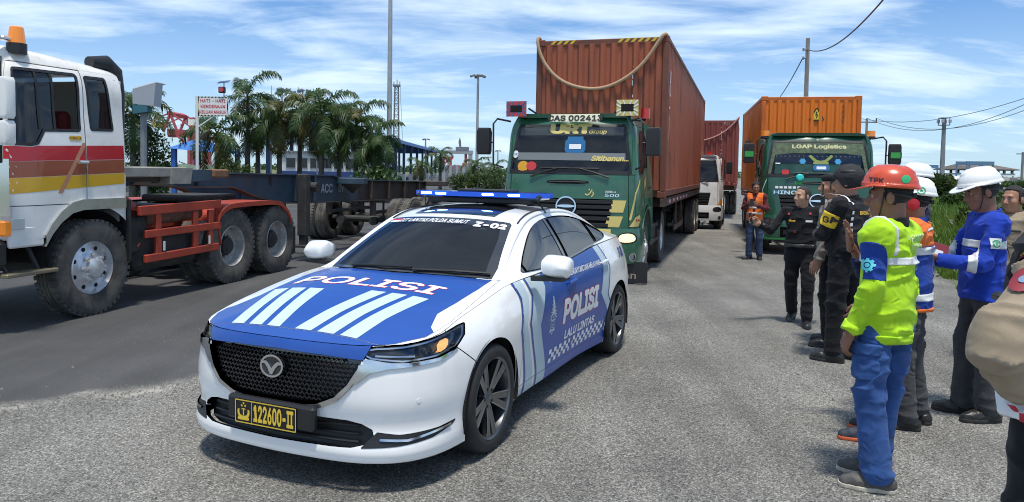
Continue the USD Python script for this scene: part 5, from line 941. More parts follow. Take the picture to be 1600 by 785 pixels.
    # ---------------- empty skeletal trailer
    BL = mat('trailer_slate_blue', (.040, .068, .095), .55, var=.3, vs=3, dirt=.55, dcol=(.09, .065, .05), ds=2.6, bump=.12, bs=30); GB = mat('trailer_grimy_grey', (.26, .25, .22), .6, var=.3, vs=5, dirt=.7, dcol=(.13, .09, .06), ds=4); BRN = mat('trailer_brown_black', (.052, .042, .036), .7, var=.3, vs=4, dirt=.5, dcol=(.12, .07, .045), ds=3)
    r = thing('skeletal_trailer', 'empty slate blue container trailer coupled to the white tractor unit', 'trailer', (*OL, 0), fyaw(YL))
    part(r, 'front_deck', MB().box((2.10, 0, 1.655), (1.15, 2.40, .13), .015), GB); part(r, 'deck_underside', MB().box((2.1, 0, 1.56), (1.1, 2.1, .07)), BRN)
    for k in (1, -1): part(r, 'bolster_end', MB().hull([(1.86, k*1.24, 1.50), (1.50, k*1.24, 1.50), (1.86, k*1.24, 1.71), (1.46, k*1.24, 1.71), (1.86, k*.9, 1.50), (1.50, k*.9, 1.50), (1.86, k*.9, 1.71), (1.46, k*.9, 1.71)]), GB); part(r, 'bolster_arm', MB().hull([(1.5, k*1.22, 1.52), (1.5, k*1.22, 1.69), (1.0, k*1.22, 1.69), (1.02, k*1.22, 1.55), (1.5, k*1.0, 1.52), (1.5, k*1.0, 1.69), (1.0, k*1.0, 1.69), (1.02, k*1.0, 1.55)]), BL); part(r, 'twist_lock', MB().box((.84, k*1.17, 1.64), (.36, .16, .12), .02), mat('rust_block', (.20, .10, .05), .8, var=.4, vs=9))
    bt = [(1.0, 1.44), (-.4, 1.42), (-1.0, 1.24), (-1.9, 1.10), (-2.6, 1.08), (-9.3, .96)]; tp = [(1.0, 1.66), (-3.9, 1.60), (-4.1, 1.52), (-9.3, 1.42)]
    prof = np.array(tp+bt[::-1]); zt_ = lambda x: np.interp(-x, [-1., 3.9, 4.1, 9.3], [1.66, 1.60, 1.52, 1.42]); zb_ = lambda x: np.interp(-x, [-1., .4, 1., 1.9, 2.6, 9.3], [1.44, 1.42, 1.24, 1.10, 1.08, .96])
    for k in (1, -1):
        w_ = Polygon([(x, z) for x, z in prof]); fs = w_.intersection(sbox(-5.0, 0, 2, 2)); bs = w_.intersection(sbox(-10, 0, -5.0, 2))
        Tm = lambda d: TF((0, k*.56+d, 0), (1, 0, 0), y=(0, 0, 1), z=(0, -1, 0))
        part(r, 'main_beam', MB().prism(fs, .02, Tm(0)), BL); part(r, 'rear_beam', MB().prism(bs, .02, Tm(0)), BRN)
        for nm, fz in (('top_flange', zt_), ('bottom_flange', zb_)):
            xs = np.linspace(1.0, -9.3, 40); A = np.array([(x, k*.56+.07, fz(x)) for x in xs]); Bq = np.array([(x, k*.56-.09, fz(x)) for x in xs]); part(r, nm, MB().quadstrip(A, Bq).quadstrip(A-V(0, 0, .022), A).quadstrip(A-V(0, 0, .022), Bq-V(0, 0, .022)), BL if nm == 'top_flange' else BRN)
        for x in (-2.3, -3.0, -5.6, -6.6, -7.6, -8.6): part(r, 'web_stiffener', MB().box((x, k*(.56+.02), (zt_(x)+zb_(x))/2), (.05, .10, zt_(x)-zb_(x)-.05)), BL if x > -5 else RUSTY)
        part(r, 'landing_leg', MB().box((-2.28, k*.78, 1.05), (.18, .18, 1.15), .015).box((-2.28, k*.78, .52), (.13, .13, .5), .01).box((-2.28, k*.78, .28), (.26, .26, .05), .01), STEEL); part(r, 'crank_box', MB().cyl((-2.5, k*.70, 1.38), (-2.5, k*.95, 1.38), .09, 12).box((-2.42, k*.75, 1.33), (.2, .16, .3), .02), STEEL)
    for x in (.5, -1.5, -3.0, -4.0, -5.0, -6.0, -7.0, -8.0, -9.1): part(r, 'cross_member', MB().box((x, 0, zt_(x)-.14), (.10, 1.12, .16)), BRN)
    for x in (-4.05, -9.2): part(r, 'bolster', MB().box((x, 0, zt_(x)-.06), (.20, 2.40, .13), .012), BL if x > -5 else BRN)
    part(r, 'bolster_brace', MB().hull([(-4.0, .62, 1.46), (-4.0, 1.16, 1.46), (-4.6, .62, 1.20), (-4.0, .62, 1.43), (-4.0, 1.16, 1.43), (-4.65, .62, 1.2)]), BRN)
    part(r, 'beam_lettering', panel(flat((-3.55, .572, 1.33), (-1, 0, -.012), (0, 0, 1)), unary_union([textpoly('ACC', .17, 1), affinity.translate(textpoly('09', .17, 0, 0, .8), .62, -.0)]), 1, .004), mat('faded_white', (.42, .45, .46), .7))
    for x in (-6.5, -7.75):
        part(r, 'axle', MB().cyl((x, -1.1, .52), (x, 1.1, .52), .08, 12), STEEL)
        for k in (1, -1): truck_wheel(r, x, k*1.22, .52, .27, k, RIMW, dual=True, n=56); part(r, 'leaf_spring', MB().box((x, k*.56, .72), (1.1, .09, .08), .01).cyl((x+.1, k*.56, .5), (x+.1, k*.56, .95), .03, 6), STEEL); part(r, 'brake_chamber', MB().cyl((x+.25, k*.42, .5), (x+.42, k*.42, .5), .10, 12), STEEL)
    for k in (1, -1): part(r, 'spring_hanger', MB().box((-5.8, k*.56, .82), (.14, .10, .34)), BRN); part(r, 'spring_hanger', MB().box((-7.12, k*.56, .82), (.2, .10, .34)), BRN)
    part(r, 'air_line', MB().tube([(-3, .3, 1.2), (-5, .25, 1.0), (-6.3, .3, .8)], .02, 6), BLK); part(r, 'tail_bar', MB().box((-9.35, 0, 1.05), (.06, 2.4, .14), .01), BRN)
build_left()

# ================================================================== people
nrm = lambda v: np.asarray(v, float)/np.linalg.norm(v)
def cone(p, a, b, ra, rb, ys=1., cap=None):
    """Tapered limb from a to b; ys squeezes it front to back; cap cuts it flat at b."""
    if ys != 1: p = p*np.array([1, 1/ys, 1]); a = np.array(a, float)*[1, 1/ys, 1]; b = np.array(b, float)*[1, 1/ys, 1]
    a, b = np.asarray(a, float), np.asarray(b, float); d = b-a; q = p-a; t = np.clip((q@d)/(d@d), 0, 1)
    q -= t[:, None]*d; r = np.sqrt(np.einsum('ij,ij->i', q, q))-(ra+(rb-ra)*t)
    if cap is not None: r = np.maximum(r, (p-b)@nrm(d)-cap)
    return r*(ys if ys < 1 else 1)
def ell(p, c, r):
    q = (p-np.asarray(c, float))/np.asarray(r, float); k0 = np.sqrt(np.einsum('ij,ij->i', q, q)); q /= np.asarray(r, float); k1 = np.sqrt(np.einsum('ij,ij->i', q, q)); return k0*(k0-1)/np.maximum(k1, 1e-9)
def smin(*ds, k=.03):
    d = ds[0]
    for e in ds[1:]: h = np.clip(.5+.5*(e-d)/k, 0, 1); d = e*(1-h)+d*h-k*h*(1-h)
    return d
def isosurf(fn, lo, hi, h):
    """Surface nets of fn = 0 in a box, all in numpy."""
    lo, hi = np.asarray(lo, float), np.asarray(hi, float); n = np.ceil((hi-lo)/h).astype(int)+1
    ax = [lo[i]+h*np.arange(n[i]) for i in range(3)]; G = np.stack(np.meshgrid(*ax, indexing='ij'), -1)
    if n.prod() > 30000:                                     # first every fourth point, then only the points near the surface
        st = 4; nc = (n+st-1)//st+1; C = np.stack(np.meshgrid(*[lo[i]+h*(st*np.arange(nc[i])+(st-1)/2) for i in range(3)], indexing='ij'), -1); Dc = fn(C.reshape(-1, 3)).reshape(nc)
        for a_ in range(3): Dc = np.repeat(Dc, st, axis=a_)
        D = Dc[:n[0], :n[1], :n[2]].copy(); near = np.abs(D) < h*st*1.9+.012; D[near] = fn(G[near])
    else: D = fn(G.reshape(-1, 3)).reshape(n)
    D[D == 0] = 1e-9
    S = D < 0; c = [(i, j, k) for i in (0, 1) for j in (0, 1) for k in (0, 1)]; sl = lambda A, o: A[o[0]:n[0]-1+o[0], o[1]:n[1]-1+o[1], o[2]:n[2]-1+o[2]]
    cnt = sum(sl(S, o).astype(np.int8) for o in c); act = (cnt > 0) & (cnt < 8); idx = -np.ones(act.shape, int); idx[act] = np.arange(act.sum()); cells = np.argwhere(act)
    acc = np.zeros((len(cells), 3)); w = np.zeros(len(cells))
    for a in c:
        for b in c:
            if sum(b)-sum(a) == 1 and all(y >= x for x, y in zip(a, b)):
                da, db = sl(D, a)[act], sl(D, b)[act]; m = (da < 0) != (db < 0); t = np.where(m, da/np.where(m, da-db, 1), 0)
                acc += np.where(m[:, None], np.array(a)+t[:, None]*(np.array(b)-np.array(a)), 0); w += m
    v = lo+h*(cells+acc/w[:, None]); F = []
    for ax_ in range(3):
        u, q = [(1, 2), (2, 0), (0, 1)][ax_]; s0 = [slice(1, n[i]-1) for i in range(3)]; s0[ax_] = slice(0, n[ax_]-1); s1 = list(s0); s1[ax_] = slice(1, n[ax_])
        A, B = S[tuple(s0)], S[tuple(s1)]; e = np.argwhere(A != B)+[0 if i == ax_ else 1 for i in range(3)]
        if not len(e): continue
        du, dq = np.eye(3, dtype=int)[u], np.eye(3, dtype=int)[q]; g = lambda x: idx[x[:, 0], x[:, 1], x[:, 2]]
        Q4 = np.stack([g(e-du-dq), g(e-dq), g(e), g(e-du)], 1); fl = ~S[e[:, 0], e[:, 1], e[:, 2]]; Q4[fl] = Q4[fl][:, ::-1]; F.append(Q4)
    F = np.vstack(F); F = F[(F >= 0).all(1)]; return v, np.vstack([F[:, [0, 1, 2]], F[:, [0, 2, 3]]])
def vnorm(v, f):
    n = np.zeros_like(v); q = np.cross(v[f[:, 1]]-v[f[:, 0]], v[f[:, 2]]-v[f[:, 0]])
    for k in range(3): np.add.at(n, f[:, k], q)
    return n/np.maximum(np.linalg.norm(n, axis=1), 1e-12)[:, None]
def folds(v, f, amp, fx, fz, seed, sharp=1., mask=False):
    n = vnorm(v, f); w = meshkit.fbm(v*np.array([fx, fx, fx])*.5, 2, seed+7)*1.2; p = v*np.array([fx, fx, fz])+w[:, None]
    a = 1-np.abs(2*meshkit.noise(p, seed)-1); b = meshkit.fbm(v*np.array([fx, fx, fz])*.45, 3, seed+3)
    k = .25+1.2*np.clip(meshkit.noise(v*3.1, seed+11)*1.6-.3, 0, 1) if mask else 1.
    return v+n*((a**4*1.1+b*.8-.72)*amp*k)[:, None]
SKN = {}
def skin(k, c): return mat('skin_'+k, c, .48, var=.10, vs=30, bump=.06, bs=350, spec=.4)
def cloth(nm, c, rough=.88, var=.16, vs=9, k=1.):
    """Woven cloth: tone varied by wear, ridged creases and a fine weave as relief."""
    nm = 'cloth_'+nm
    if nm in LK: return LK[nm]
    lo, hi = [x*(1-var) for x in c], [min(1, x*(1+var)) for x in c]
    n = {'g': ('geometry', {}), 'n': ('noise_texture', {'scale': vs, 'detail': 7., 'roughness': .65}), 'r': ('rgb_ramp', {'ramp': [(.28, lo), (.72, hi)]}), 'm': ('mapping', {'mapping_type': 'point', 'scale': (1., 1., 1.5)}),
         'cr': ('noise_texture', {'type': 'ridged_multifractal', 'use_normalize': True, 'scale': 7.5, 'detail': 3., 'roughness': .5, 'distortion': 1.4}), 'b1': ('bump', {'strength': .48*k, 'distance': .030}), 'w': ('noise_texture', {'scale': 420., 'detail': 2.}), 'b2': ('bump', {'strength': .22, 'distance': .004}),
         'p': ('principled_bsdf', {'roughness': rough, 'specular_ior_level': .25, 'sheen_weight': .06})}
    L = [('g.position', 'n.vector'), ('n.fac', 'r.fac'), ('r.color', 'p.base_color'), ('g.position', 'm.vector'), ('m.vector', 'cr.vector'), ('cr.fac', 'b1.height'), ('g.position', 'w.vector'), ('w.fac', 'b2.height'), ('b1.normal', 'b2.normal'), ('b2.normal', 'p.normal')]
    LK[nm] = usdkit.material(stage, '/World/Looks/'+nm, n, L, surface='p.BSDF'); return LK[nm]
REFL = mat('reflective_tape', (.62, .63, .62), .35, var=.1, vs=25); EYEW = mat('eye_white', (.42, .38, .34), .25); EYED = mat('eye_dark', (.012, .008, .006), .1); HAIR = mat('black_hair', (.010, .009, .009), .55, var=.3, vs=60, bump=.8, bs=260)

class Person:
    def __init__(s, label, pos, face, H=1.70, head=(0, 0), joints=None, skin_m=None, h=.012, group=None, bulk=1., name='person', sheen=0):
        """face: direction on the ground; head: (turn to the right, nod down) in degrees against the body; local frame: x to the person's right, y ahead."""
        s.H = H/1.70; s.h = h; s.t = thing(name, label, 'person', (*pos, 0), math.atan2(face[1], face[0])-math.pi/2, group); s.skin = skin_m; s.bulk = bulk
        J = dict(hipR=(.09, 0, .90), hipL=(-.09, 0, .90), kneeR=(.105, .02, .50), kneeL=(-.105, .02, .50), ankR=(.11, -.02, .085), ankL=(-.11, -.02, .085), footR=(.25, 1), footL=(-.25, 1), pelvis=(0, 0, .95), chest=(0, .0, 1.26), neck=(0, -.015, 1.42), shR=(.185, -.01, 1.385), shL=(-.185, -.01, 1.385),
                 elR=(.25, -.03, 1.11), elL=(-.25, -.03, 1.11), wrR=(.27, .06, .87), wrL=(-.27, .06, .87), head=(0, .012, 1.575), palmR=(-1, 0, 0), palmL=(1, 0, 0), curl=.45, curlR=None, curlL=None, hdR=None, hdL=None)
        J.update(joints or {}); s.J = {k: (np.array(v, float)*s.H if isinstance(v, tuple) and len(v) == 3 and not k.startswith(('palm', 'hd')) else v) for k, v in J.items()}
        a, b = math.radians(head[0]), math.radians(head[1]); fw = V(math.sin(a)*math.cos(b), math.cos(a)*math.cos(b), -math.sin(b)); rt = V(math.cos(a), -math.sin(a), 0); s.hT = TF(s.J['head'], rt, fw); s.built = False
    def hl(s, p): return (p-s.hT[:3, 3])@s.hT[:3, :3]/s.H                 # world (local) -> head frame
    def hw(s, v): return (np.asarray(v)*s.H)@s.hT[:3, :3].T+s.hT[:3, 3]
    # ---- distance fields
    def head_sdf(s, q):
        d = smin(ell(q, (0, -.018, .035), (.076, .096, .086)), ell(q, (0, .022, -.035), (.060, .070, .084)), k=.03)
        d = smin(d, cone(q, (0, .066, -.094), (0, .06, -.09), .024, .024), k=.03); d = smin(d, cone(q, (-.042, .058, -.02), (.042, .058, -.02), .026, .026), k=.025)
        d = smin(d, cone(q, (-.034, .078, .032), (.034, .078, .032), .014, .014), k=.018)
        for x in (-1, 1):
            e = np.linalg.norm(q-V(x*.032, .098, .010), axis=1)-.015; d = -smin(-d, e, k=.014)
            d = smin(d, ell(q, (x*.079, -.008, -.005), (.011, .022, .034)), k=.008)
        d = smin(d, cone(q, (0, .086, .018), (0, .112, -.026), .008, .014), k=.012); d = smin(d, cone(q, (-.013, .098, -.033), (.013, .098, -.033), .0085, .0085), k=.010)
        d = smin(d, cone(q, (-.018, .087, -.058), (.018, .087, -.058), .0085, .0085), cone(q, (-.015, .086, -.070), (.015, .086, -.070), .009, .009), k=.006)
        return d
    def arm(s, p, sd, r0, r1, r2, cut=None):
        sh, el, wr = (s.J[k+sd] for k in ('sh', 'el', 'wr')); H = s.H
        e2 = cone(p, el, wr, r1*H, r2*H, cap=cut); return smin(cone(p, sh, el, r0*H, r1*H), e2, k=.03)
    def torso(s, p, g=0.):
        J, H, b = s.J, s.H, s.bulk; pel, ch, nk = J['pelvis'], J['chest'], J['neck']
        d = cone(p, pel-V(0, 0, .02), ch, (.150*b+g)*H, (.160*b+g)*H, .70); d = smin(d, cone(p, J['shL']*.8+nk*.2-V(0, 0, .04), J['shR']*.8+nk*.2-V(0, 0, .04), (.060+g)*H, (.060+g)*H), k=.06)
        return smin(d, cone(p, nk-V(0, 0, .06), J['shL'], (.058+g)*H, (.048+g)*H), cone(p, nk-V(0, 0, .06), J['shR'], (.058+g)*H, (.048+g)*H), k=.05)
    def legs(s, p, sd, r0, r1, r2, cut=None):
        hp, kn, an = (s.J[k+sd] for k in ('hip', 'knee', 'ank')); H = s.H; return smin(cone(p, hp, kn, r0*H, r1*H), cone(p, kn, an, r1*H, r2*H, cap=cut), k=.03)
    def neck(s, p, g=0.): return cone(p, s.J['neck']-V(0, 0, .03), s.hT[:3, 3]+s.hT[:3, :3]@V(0, -.025, -.05)*s.H, (.060+g)*s.H, (.056+g)*s.H)
    def hand(s, sd, fine):
        J, H = s.J, s.H; wr = J['wr'+sd]; d = nrm(J['hd'+sd]) if J['hd'+sd] is not None else nrm(wr-J['el'+sd]); n = np.array(J['palm'+sd], float); n = nrm(n-d*(n@d)); c = J['curl'+sd] if J['curl'+sd] is not None else J['curl']
        x = np.cross(d, n) if sd == 'L' else np.cross(n, d); x = -x; M = np.stack([x, d, n], 1)*H                                # x points to the thumb
        segs = [((.026, .0, 0), (.030, .085, .0), .016, .014), ((.008, 0, 0), (.010, .088, 0), .017, .0145), ((-.010, 0, 0), (-.010, .086, 0), .017, .0145), ((-.024, .0, 0), (-.030, .080, 0), .016, .013), ((0, -.05, 0), (0, .01, 0), .026, .024)]; fing = []
        for i, (bx, L) in enumerate(((.031, .070), (.0105, .079), (-.0105, .073), (-.031, .058))):
            q = V(bx, .086-(.004 if i in (0, 3) else 0)-.004*(i == 3), 0); a = .05+c*.35+.03*i; sp = bx*1.6*(1-c)
            for l, r0, r1, k in ((.45, .0092, .0086, 0), (.31, .0086, .0080, 1), (.24, .0080, .0070, 2)):
                q2 = q+L*l*V(sp*math.cos(a), math.cos(a), math.sin(a)); fing.append((q, q2, r0, r1)); q = q2; a += c*(.85 if k == 0 else .7)+.06
        th = [((.028, .022, .004), (.052, .050, .014+.01*c), .015, .0115), ((.052, .050, .014+.01*c), (.058-.012*c, .082, .020+.022*c), .0112, .0102), ((.058-.012*c, .082, .020+.022*c), (.054-.02*c, .106, .024+.03*c), .0102, .0082)]
        ends = np.vstack([(M@np.array([a, b], float).T).T for a, b, _, _ in segs+fing+th])+wr
        def fn(p):
            q = ((p-wr)@np.stack([x, d, n], 1))/H; dd = smin(*[cone(q, *g) for g in segs], k=.014); 
            for i in range(4): f_ = np.minimum.reduce([cone(q, *g) for g in fing[3*i:3*i+3]]); dd = smin(dd, f_, k=.005)
            t_ = smin(*[cone(q, *g) for g in th], k=.006); return smin(dd, t_, k=.010)*H
        return isosurf(fn, ends.min(0)-.03, ends.max(0)+.03, fine)
    # ---- building
    def put(s, nm, fn, lo, hi, m_, h=None, fold=0., fx=9, fz=16, seed=1, label=None, parent=None):
        v, f = isosurf(fn, lo, hi, h or s.h)
        if fold: v = folds(v, f, fold, fx, fz, seed, mask=nm == 'trousers')
        return part(parent or s.t, nm, (v, f), m_, label, smooth=True)
    def box(s, keys, pad):
        P_ = np.array([s.J[k] for k in keys]); return P_.min(0)-pad, P_.max(0)+pad
    def body(s, handres=.0055, headres=.0065, bare=.0):
        J = s.J; H = s.H
        allk = ['hipR', 'hipL', 'kneeR', 'kneeL', 'ankR', 'ankL', 'pelvis', 'chest', 'neck', 'shR', 'shL', 'elR', 'elL', 'wrR', 'wrL']; lo, hi = s.box(allk, .14)
        fn = lambda p: smin(s.torso(p, -.02), s.arm(p, 'R', .044, .037, .027), s.arm(p, 'L', .044, .037, .027), s.legs(p, 'R', .078, .052, .04), s.legs(p, 'L', .078, .052, .04), s.neck(p), k=.02)
        v, f = isosurf(fn, lo, hi, .022); mb = MB().add(v, f)
        hc = s.hT[:3, 3]; fn = lambda p: smin(s.head_sdf(s.hl(p))*H, s.neck(p), k=.02); v, f = isosurf(lambda p: np.maximum(fn(p), J['neck'][2]-.03-p[:, 2]), hc-V(.14, .15, .24)*H, hc+V(.14, .15, .15)*H, headres); mb.add(v, f)
        for sd in 'RL': mb.add(*s.hand(sd, handres))
        part(s.t, 'body', mb, s.skin, smooth=True)
        for x in (-.031, .031):
            c = s.hw(V(x, .0735, .010)); e = part(s.t, 'eye', trimesh.creation.icosphere(2, .0122*H).apply_translation(c), EYEW, smooth=True); part(e, 'iris', trimesh.creation.icosphere(2, .0066*H).apply_translation(s.hw(V(x, .0812, .0095))), EYED, smooth=True)
            part(s.t, 'eyebrow', MB().tube([s.hw(V(x-.017, .087, .027)), s.hw(V(x, .0925, .032)), s.hw(V(x+.017, .087, .027))], .0036*H, 6), HAIR)
        part(s.t, 'mouth_line', MB().tube([s.hw(V(-.020, .0885, -.0645)), s.hw(V(0, .0955, -.0640)), s.hw(V(.020, .0885, -.0645))], .0020*H, 5), mat('lip_shadow', (.11, .045, .038), .6))
    def hair(s, top=.0, thick=.006, line=.045, m_=None):
        """Short hair: a cap over the skull, cut at the hairline, the temples and the nape."""
        def fn(p):
            q = s.hl(p); d = s.head_sdf(q)-thick; c = np.maximum(q[:, 1]-np.maximum(.040+(q[:, 2]-.088)*2.0, .020), -(q[:, 2]+.055-np.maximum(q[:, 1]+.03, 0)*.9)); return np.maximum(np.maximum(d, c), np.abs(q[:, 0])-.082)*s.H
        hc = s.hT[:3, 3]; s.put('hair', fn, hc-.16*s.H, hc+.16*s.H, m_ or HAIR, .006, .004, 60, 60)
    def helmet(s, m_, brim=.05, c0=(0, -.012, .068), name='helmet', tilt=6, cap=None):
        r = V(.108, .138, .108); a = math.radians(tilt); z0 = -.012
        def loc(p):
            q = s.hl(p)-V(*c0); return np.stack([q[:, 0], q[:, 1]*math.cos(a)+q[:, 2]*math.sin(a), -q[:, 1]*math.sin(a)+q[:, 2]*math.cos(a)], 1)
        def fn(p):
            q = loc(p); dm = np.maximum(ell(q, (0, 0, 0), r), z0-q[:, 2]-.006); rd = cone(q, (0, -.085, .072), (0, .085, .072), .030, .030); rd = np.maximum(rd, ell(q, (0, 0, .004), r+.004)); dm = smin(dm, rd, k=.008)
            br = np.maximum(ell(q, (0, .018+brim*.3, z0-.002), (.119, .146+brim*.75, .07)), np.abs(q[:, 2]-z0+np.maximum(q[:, 1]-.08, 0)*.28)-.0045)
            band = np.maximum(ell(q, (0, 0, 0), r+.006), np.abs(q[:, 2]-z0-.006)-.009); d = smin(dm, br, band, k=.006); return np.maximum(d, -np.maximum(ell(q, (0, 0, -.01), r-.007), q[:, 2]-.09))*s.H
        hc = s.hT[:3, 3]; s.put(name, fn, hc-V(.17, .24, .09)*s.H, hc+V(.17, .24, .20)*s.H, m_, .0056)
        s.hsdf = fn
        for x in (-1, 1): part(s.t, 'chin_strap', MB().tube([s.hw(V(x*.083, .02, .03)), s.hw(V(x*.078, .035, -.04)), s.hw(V(x*.045, .055, -.105))], .004*s.H, 5), BLK)
        band = MB().tube([s.hw(V(.086*math.sin(t), -.012-.104*math.cos(t), .02-.028*math.cos(t))) for t in np.linspace(-1.5, 1.5, 15)], .0065*s.H, 6); part(s.t, 'head_band', band, BLK); part(s.t, 'ratchet', MB().hull([s.hw(V(x, -.122+y, .0+z)) for x in (-.028, .028) for y in (-.012, .006) for z in (-.013, .013)]), BLK)
    def trousers(s, m_, r=(.088, .070, .064), fold=.012, cut=.035, seed=3, top=1.0):
        lo, hi = s.box(['hipR', 'hipL', 'kneeR', 'kneeL', 'ankR', 'ankL', 'pelvis'], .17); J = s.J
        def fn(p):
            d = smin(s.legs(p, 'R', *r, cut=cut), s.legs(p, 'L', *r, cut=cut), k=.012); d = smin(d, cone(p, J['pelvis']-V(0, 0, .05), J['pelvis']+V(0, 0, .06), .138*s.H*s.bulk, .134*s.H*s.bulk, .72), k=.04); return np.maximum(d, p[:, 2]-top*s.H)
        s.leg_fn = fn; s.put('trousers', fn, lo, hi, m_, s.h, fold*1.35, 5.5, 9, seed)
    def shoes(s, m_, sole, hgt=.10, boot=False, fine=.008):
        for sd in 'RL':
            an = s.J['ank'+sd]; f = s.J['foot'+sd]; d = nrm(V(f[0], f[1], f[2] if len(f) > 2 else 0)); rt = nrm(np.cross(d, V(0, 0, 1))); up = np.cross(rt, d); T = np.stack([rt, d, up], 1); o = an-up*.085*s.H
            def up_(q): 
                d0 = smin(cone(q, (0, -.055, .038), (0, .10, .036), .040, .040), cone(q, (0, .05, .036), (.004, .155, .030), .043, .034), k=.03); d0 = smin(d0, cone(q, (0, -.035, .05), (0, -.02, .17 if boot else hgt), .043, .046 if boot else .040, cap=0.), k=.04); return np.maximum(d0, .014-q[:, 2])
            fu = lambda p: up_(((p-o)@T)/s.H)*s.H
            def fs(p): q = ((p-o)@T)/s.H; e = smin(cone(q*V(1, 1, .3), (0, -.055, .004), (0, .09, .004), .044, .046), cone(q*V(1, 1, .3), (0, .06, .004), (.004, .155, .004), .047, .038), k=.03); return np.maximum(np.maximum(e, q[:, 2]-.026), -q[:, 2])*s.H
            lo, hi = an-V(.24, .24, .11), an+V(.24, .24, .12); sp = s.put('shoe', fu, lo, hi, m_, fine, .004, 30, 30); s.put('sole', fs, lo, hi, sole, fine*.8, parent=sp)
            lc = MB()
            for i in range(5): c = V(0, .02+i*.020, .092-i*.008+(.01 if boot else 0)); lc.tube([o+T@(c+V(-.020, 0, -.008))*s.H, o+T@(c+V(0, .004, .004))*s.H, o+T@(c+V(.020, 0, -.008))*s.H], .0028*s.H, 5)
            part(sp, 'laces', lc, BLK if boot else REFL)
    def jacket(s, m_, g=.014, r=(.053, .052, .046), hem=.84, cut=-.01, fold=.011, seed=5, name='jacket', collar=True, short=None, hemflare=.0, coll=None):
        J, H = s.J, s.H; s.armr = r; lo, hi = s.box(['pelvis', 'chest', 'neck', 'shR', 'shL', 'elR', 'elL', 'wrR', 'wrL'], .15); lo[2] = min(lo[2], hem*H-.03)
        def fn(p):
            t_ = s.torso(p, g); t_ = smin(t_, cone(p, J['pelvis']-V(0, 0, .12), J['pelvis']+V(0, 0, .1), (.158*s.bulk+g+hemflare)*H, (.156*s.bulk+g)*H, .74), k=.04); t_ = np.maximum(t_, hem*H-p[:, 2])
            d = smin(t_, s.arm(p, 'R', *r, cut=cut), s.arm(p, 'L', *r, cut=cut), k=.02); return np.maximum(d, -(s.neck(p, .008)))
        s.jk = fn; s.jb = (lo, hi); s.fold = (fold*1.35, seed); s.put(name, fn, lo, hi, m_, s.h, fold*1.35, 7, 11, seed)
        if collar:
            c = J['neck']; fc = lambda p: np.maximum(np.maximum(cone(p, c-V(0, 0, .05), c+V(0, -.012, .055)*H, .086*H, .074*H, .9), -cone(p, c-V(0, 0, .1), c+V(0, -.012, .10)*H, .072*H, .062*H, .9)), np.maximum(c[2]-.02-p[:, 2], p[:, 2]-c[2]-.035*H-.25*(c[1]-p[:, 1])))
            s.put('collar', fc, c-.14, c+.14, coll or m_, .007, .004, 14, 14, 2)
    def piece(s, nm, region, m_, t=.0035, label=None, h=None, base=None):
        """A sewn-on panel: the jacket grown by t where region(p) < 0."""
        lo, hi = s.jb; g = .03; n = ((hi-lo)/g).astype(int)+1; G = np.stack(np.meshgrid(*[lo[i]+g*np.arange(n[i]) for i in range(3)], indexing='ij'), -1).reshape(-1, 3); w = region(G) < .03
        if not w.any(): return
        lo2, hi2 = G[w].min(0)-.03, G[w].max(0)+.03; lo2, hi2 = np.maximum(lo2, lo), np.minimum(hi2, hi); b = base or s.jk
        v, f = isosurf(lambda p: np.maximum(np.maximum(b(p)-t, region(p)), -(b(p)+.012)), lo2, hi2, h or s.h*.75); v = folds(v, f, 0, 7, 11, s.fold[1]) if False else v
        n_ = vnorm(v, f); fa, sd_ = s.fold
        # same folds as the cloth below, so that the panel lies on it
        w_ = meshkit.fbm(v*3.5, 2, sd_+7)*1.2; p_ = v*np.array([7, 7, 11])+w_[:, None]; a_ = 1-np.abs(2*meshkit.noise(p_, sd_)-1); b_ = meshkit.fbm(v*np.array([7, 7, 11])*.45, 3, sd_+3); gsd = s.grad(b, v)
        v = v+gsd*((a_**4*1.1+b_*.8-.72)*fa)[:, None]; return part(s.t, nm, (v, f), m_, label, smooth=True)
    def grad(s, fn, v, e=.004):
        g = np.stack([fn(v+V(*(e*np.eye(3)[i])))-fn(v-V(*(e*np.eye(3)[i]))) for i in range(3)], 1); return g/np.maximum(np.linalg.norm(g, axis=1), 1e-9)[:, None]
    def seg(s, a, b, t0, t1, rad=.13):
        """Region between two fractions of the limb a-b."""
        A, B = s.J[a], s.J[b]; d = B-A; L = np.linalg.norm(d); d = d/L; sd = a[-1]
        return lambda p: np.maximum(np.maximum((p-A)@d-t1*L, t0*L-(p-A)@d), np.maximum(s.arm(p, sd, *s.armr)-.014, s.arm(p, sd, *s.armr)-s.torso(p, -.03)-.03))
    def torso_only(s, reg):
        def f(p):
            a = np.minimum(s.arm(p, 'R', .066, .060, .05), s.arm(p, 'L', .066, .060, .05)); return np.maximum(reg(p), s.torso(p, .022)-a-.006)
        return f
    def slab(s, z0, z1): return lambda p: np.maximum(z0*s.H-p[:, 2], p[:, 2]-z1*s.H)
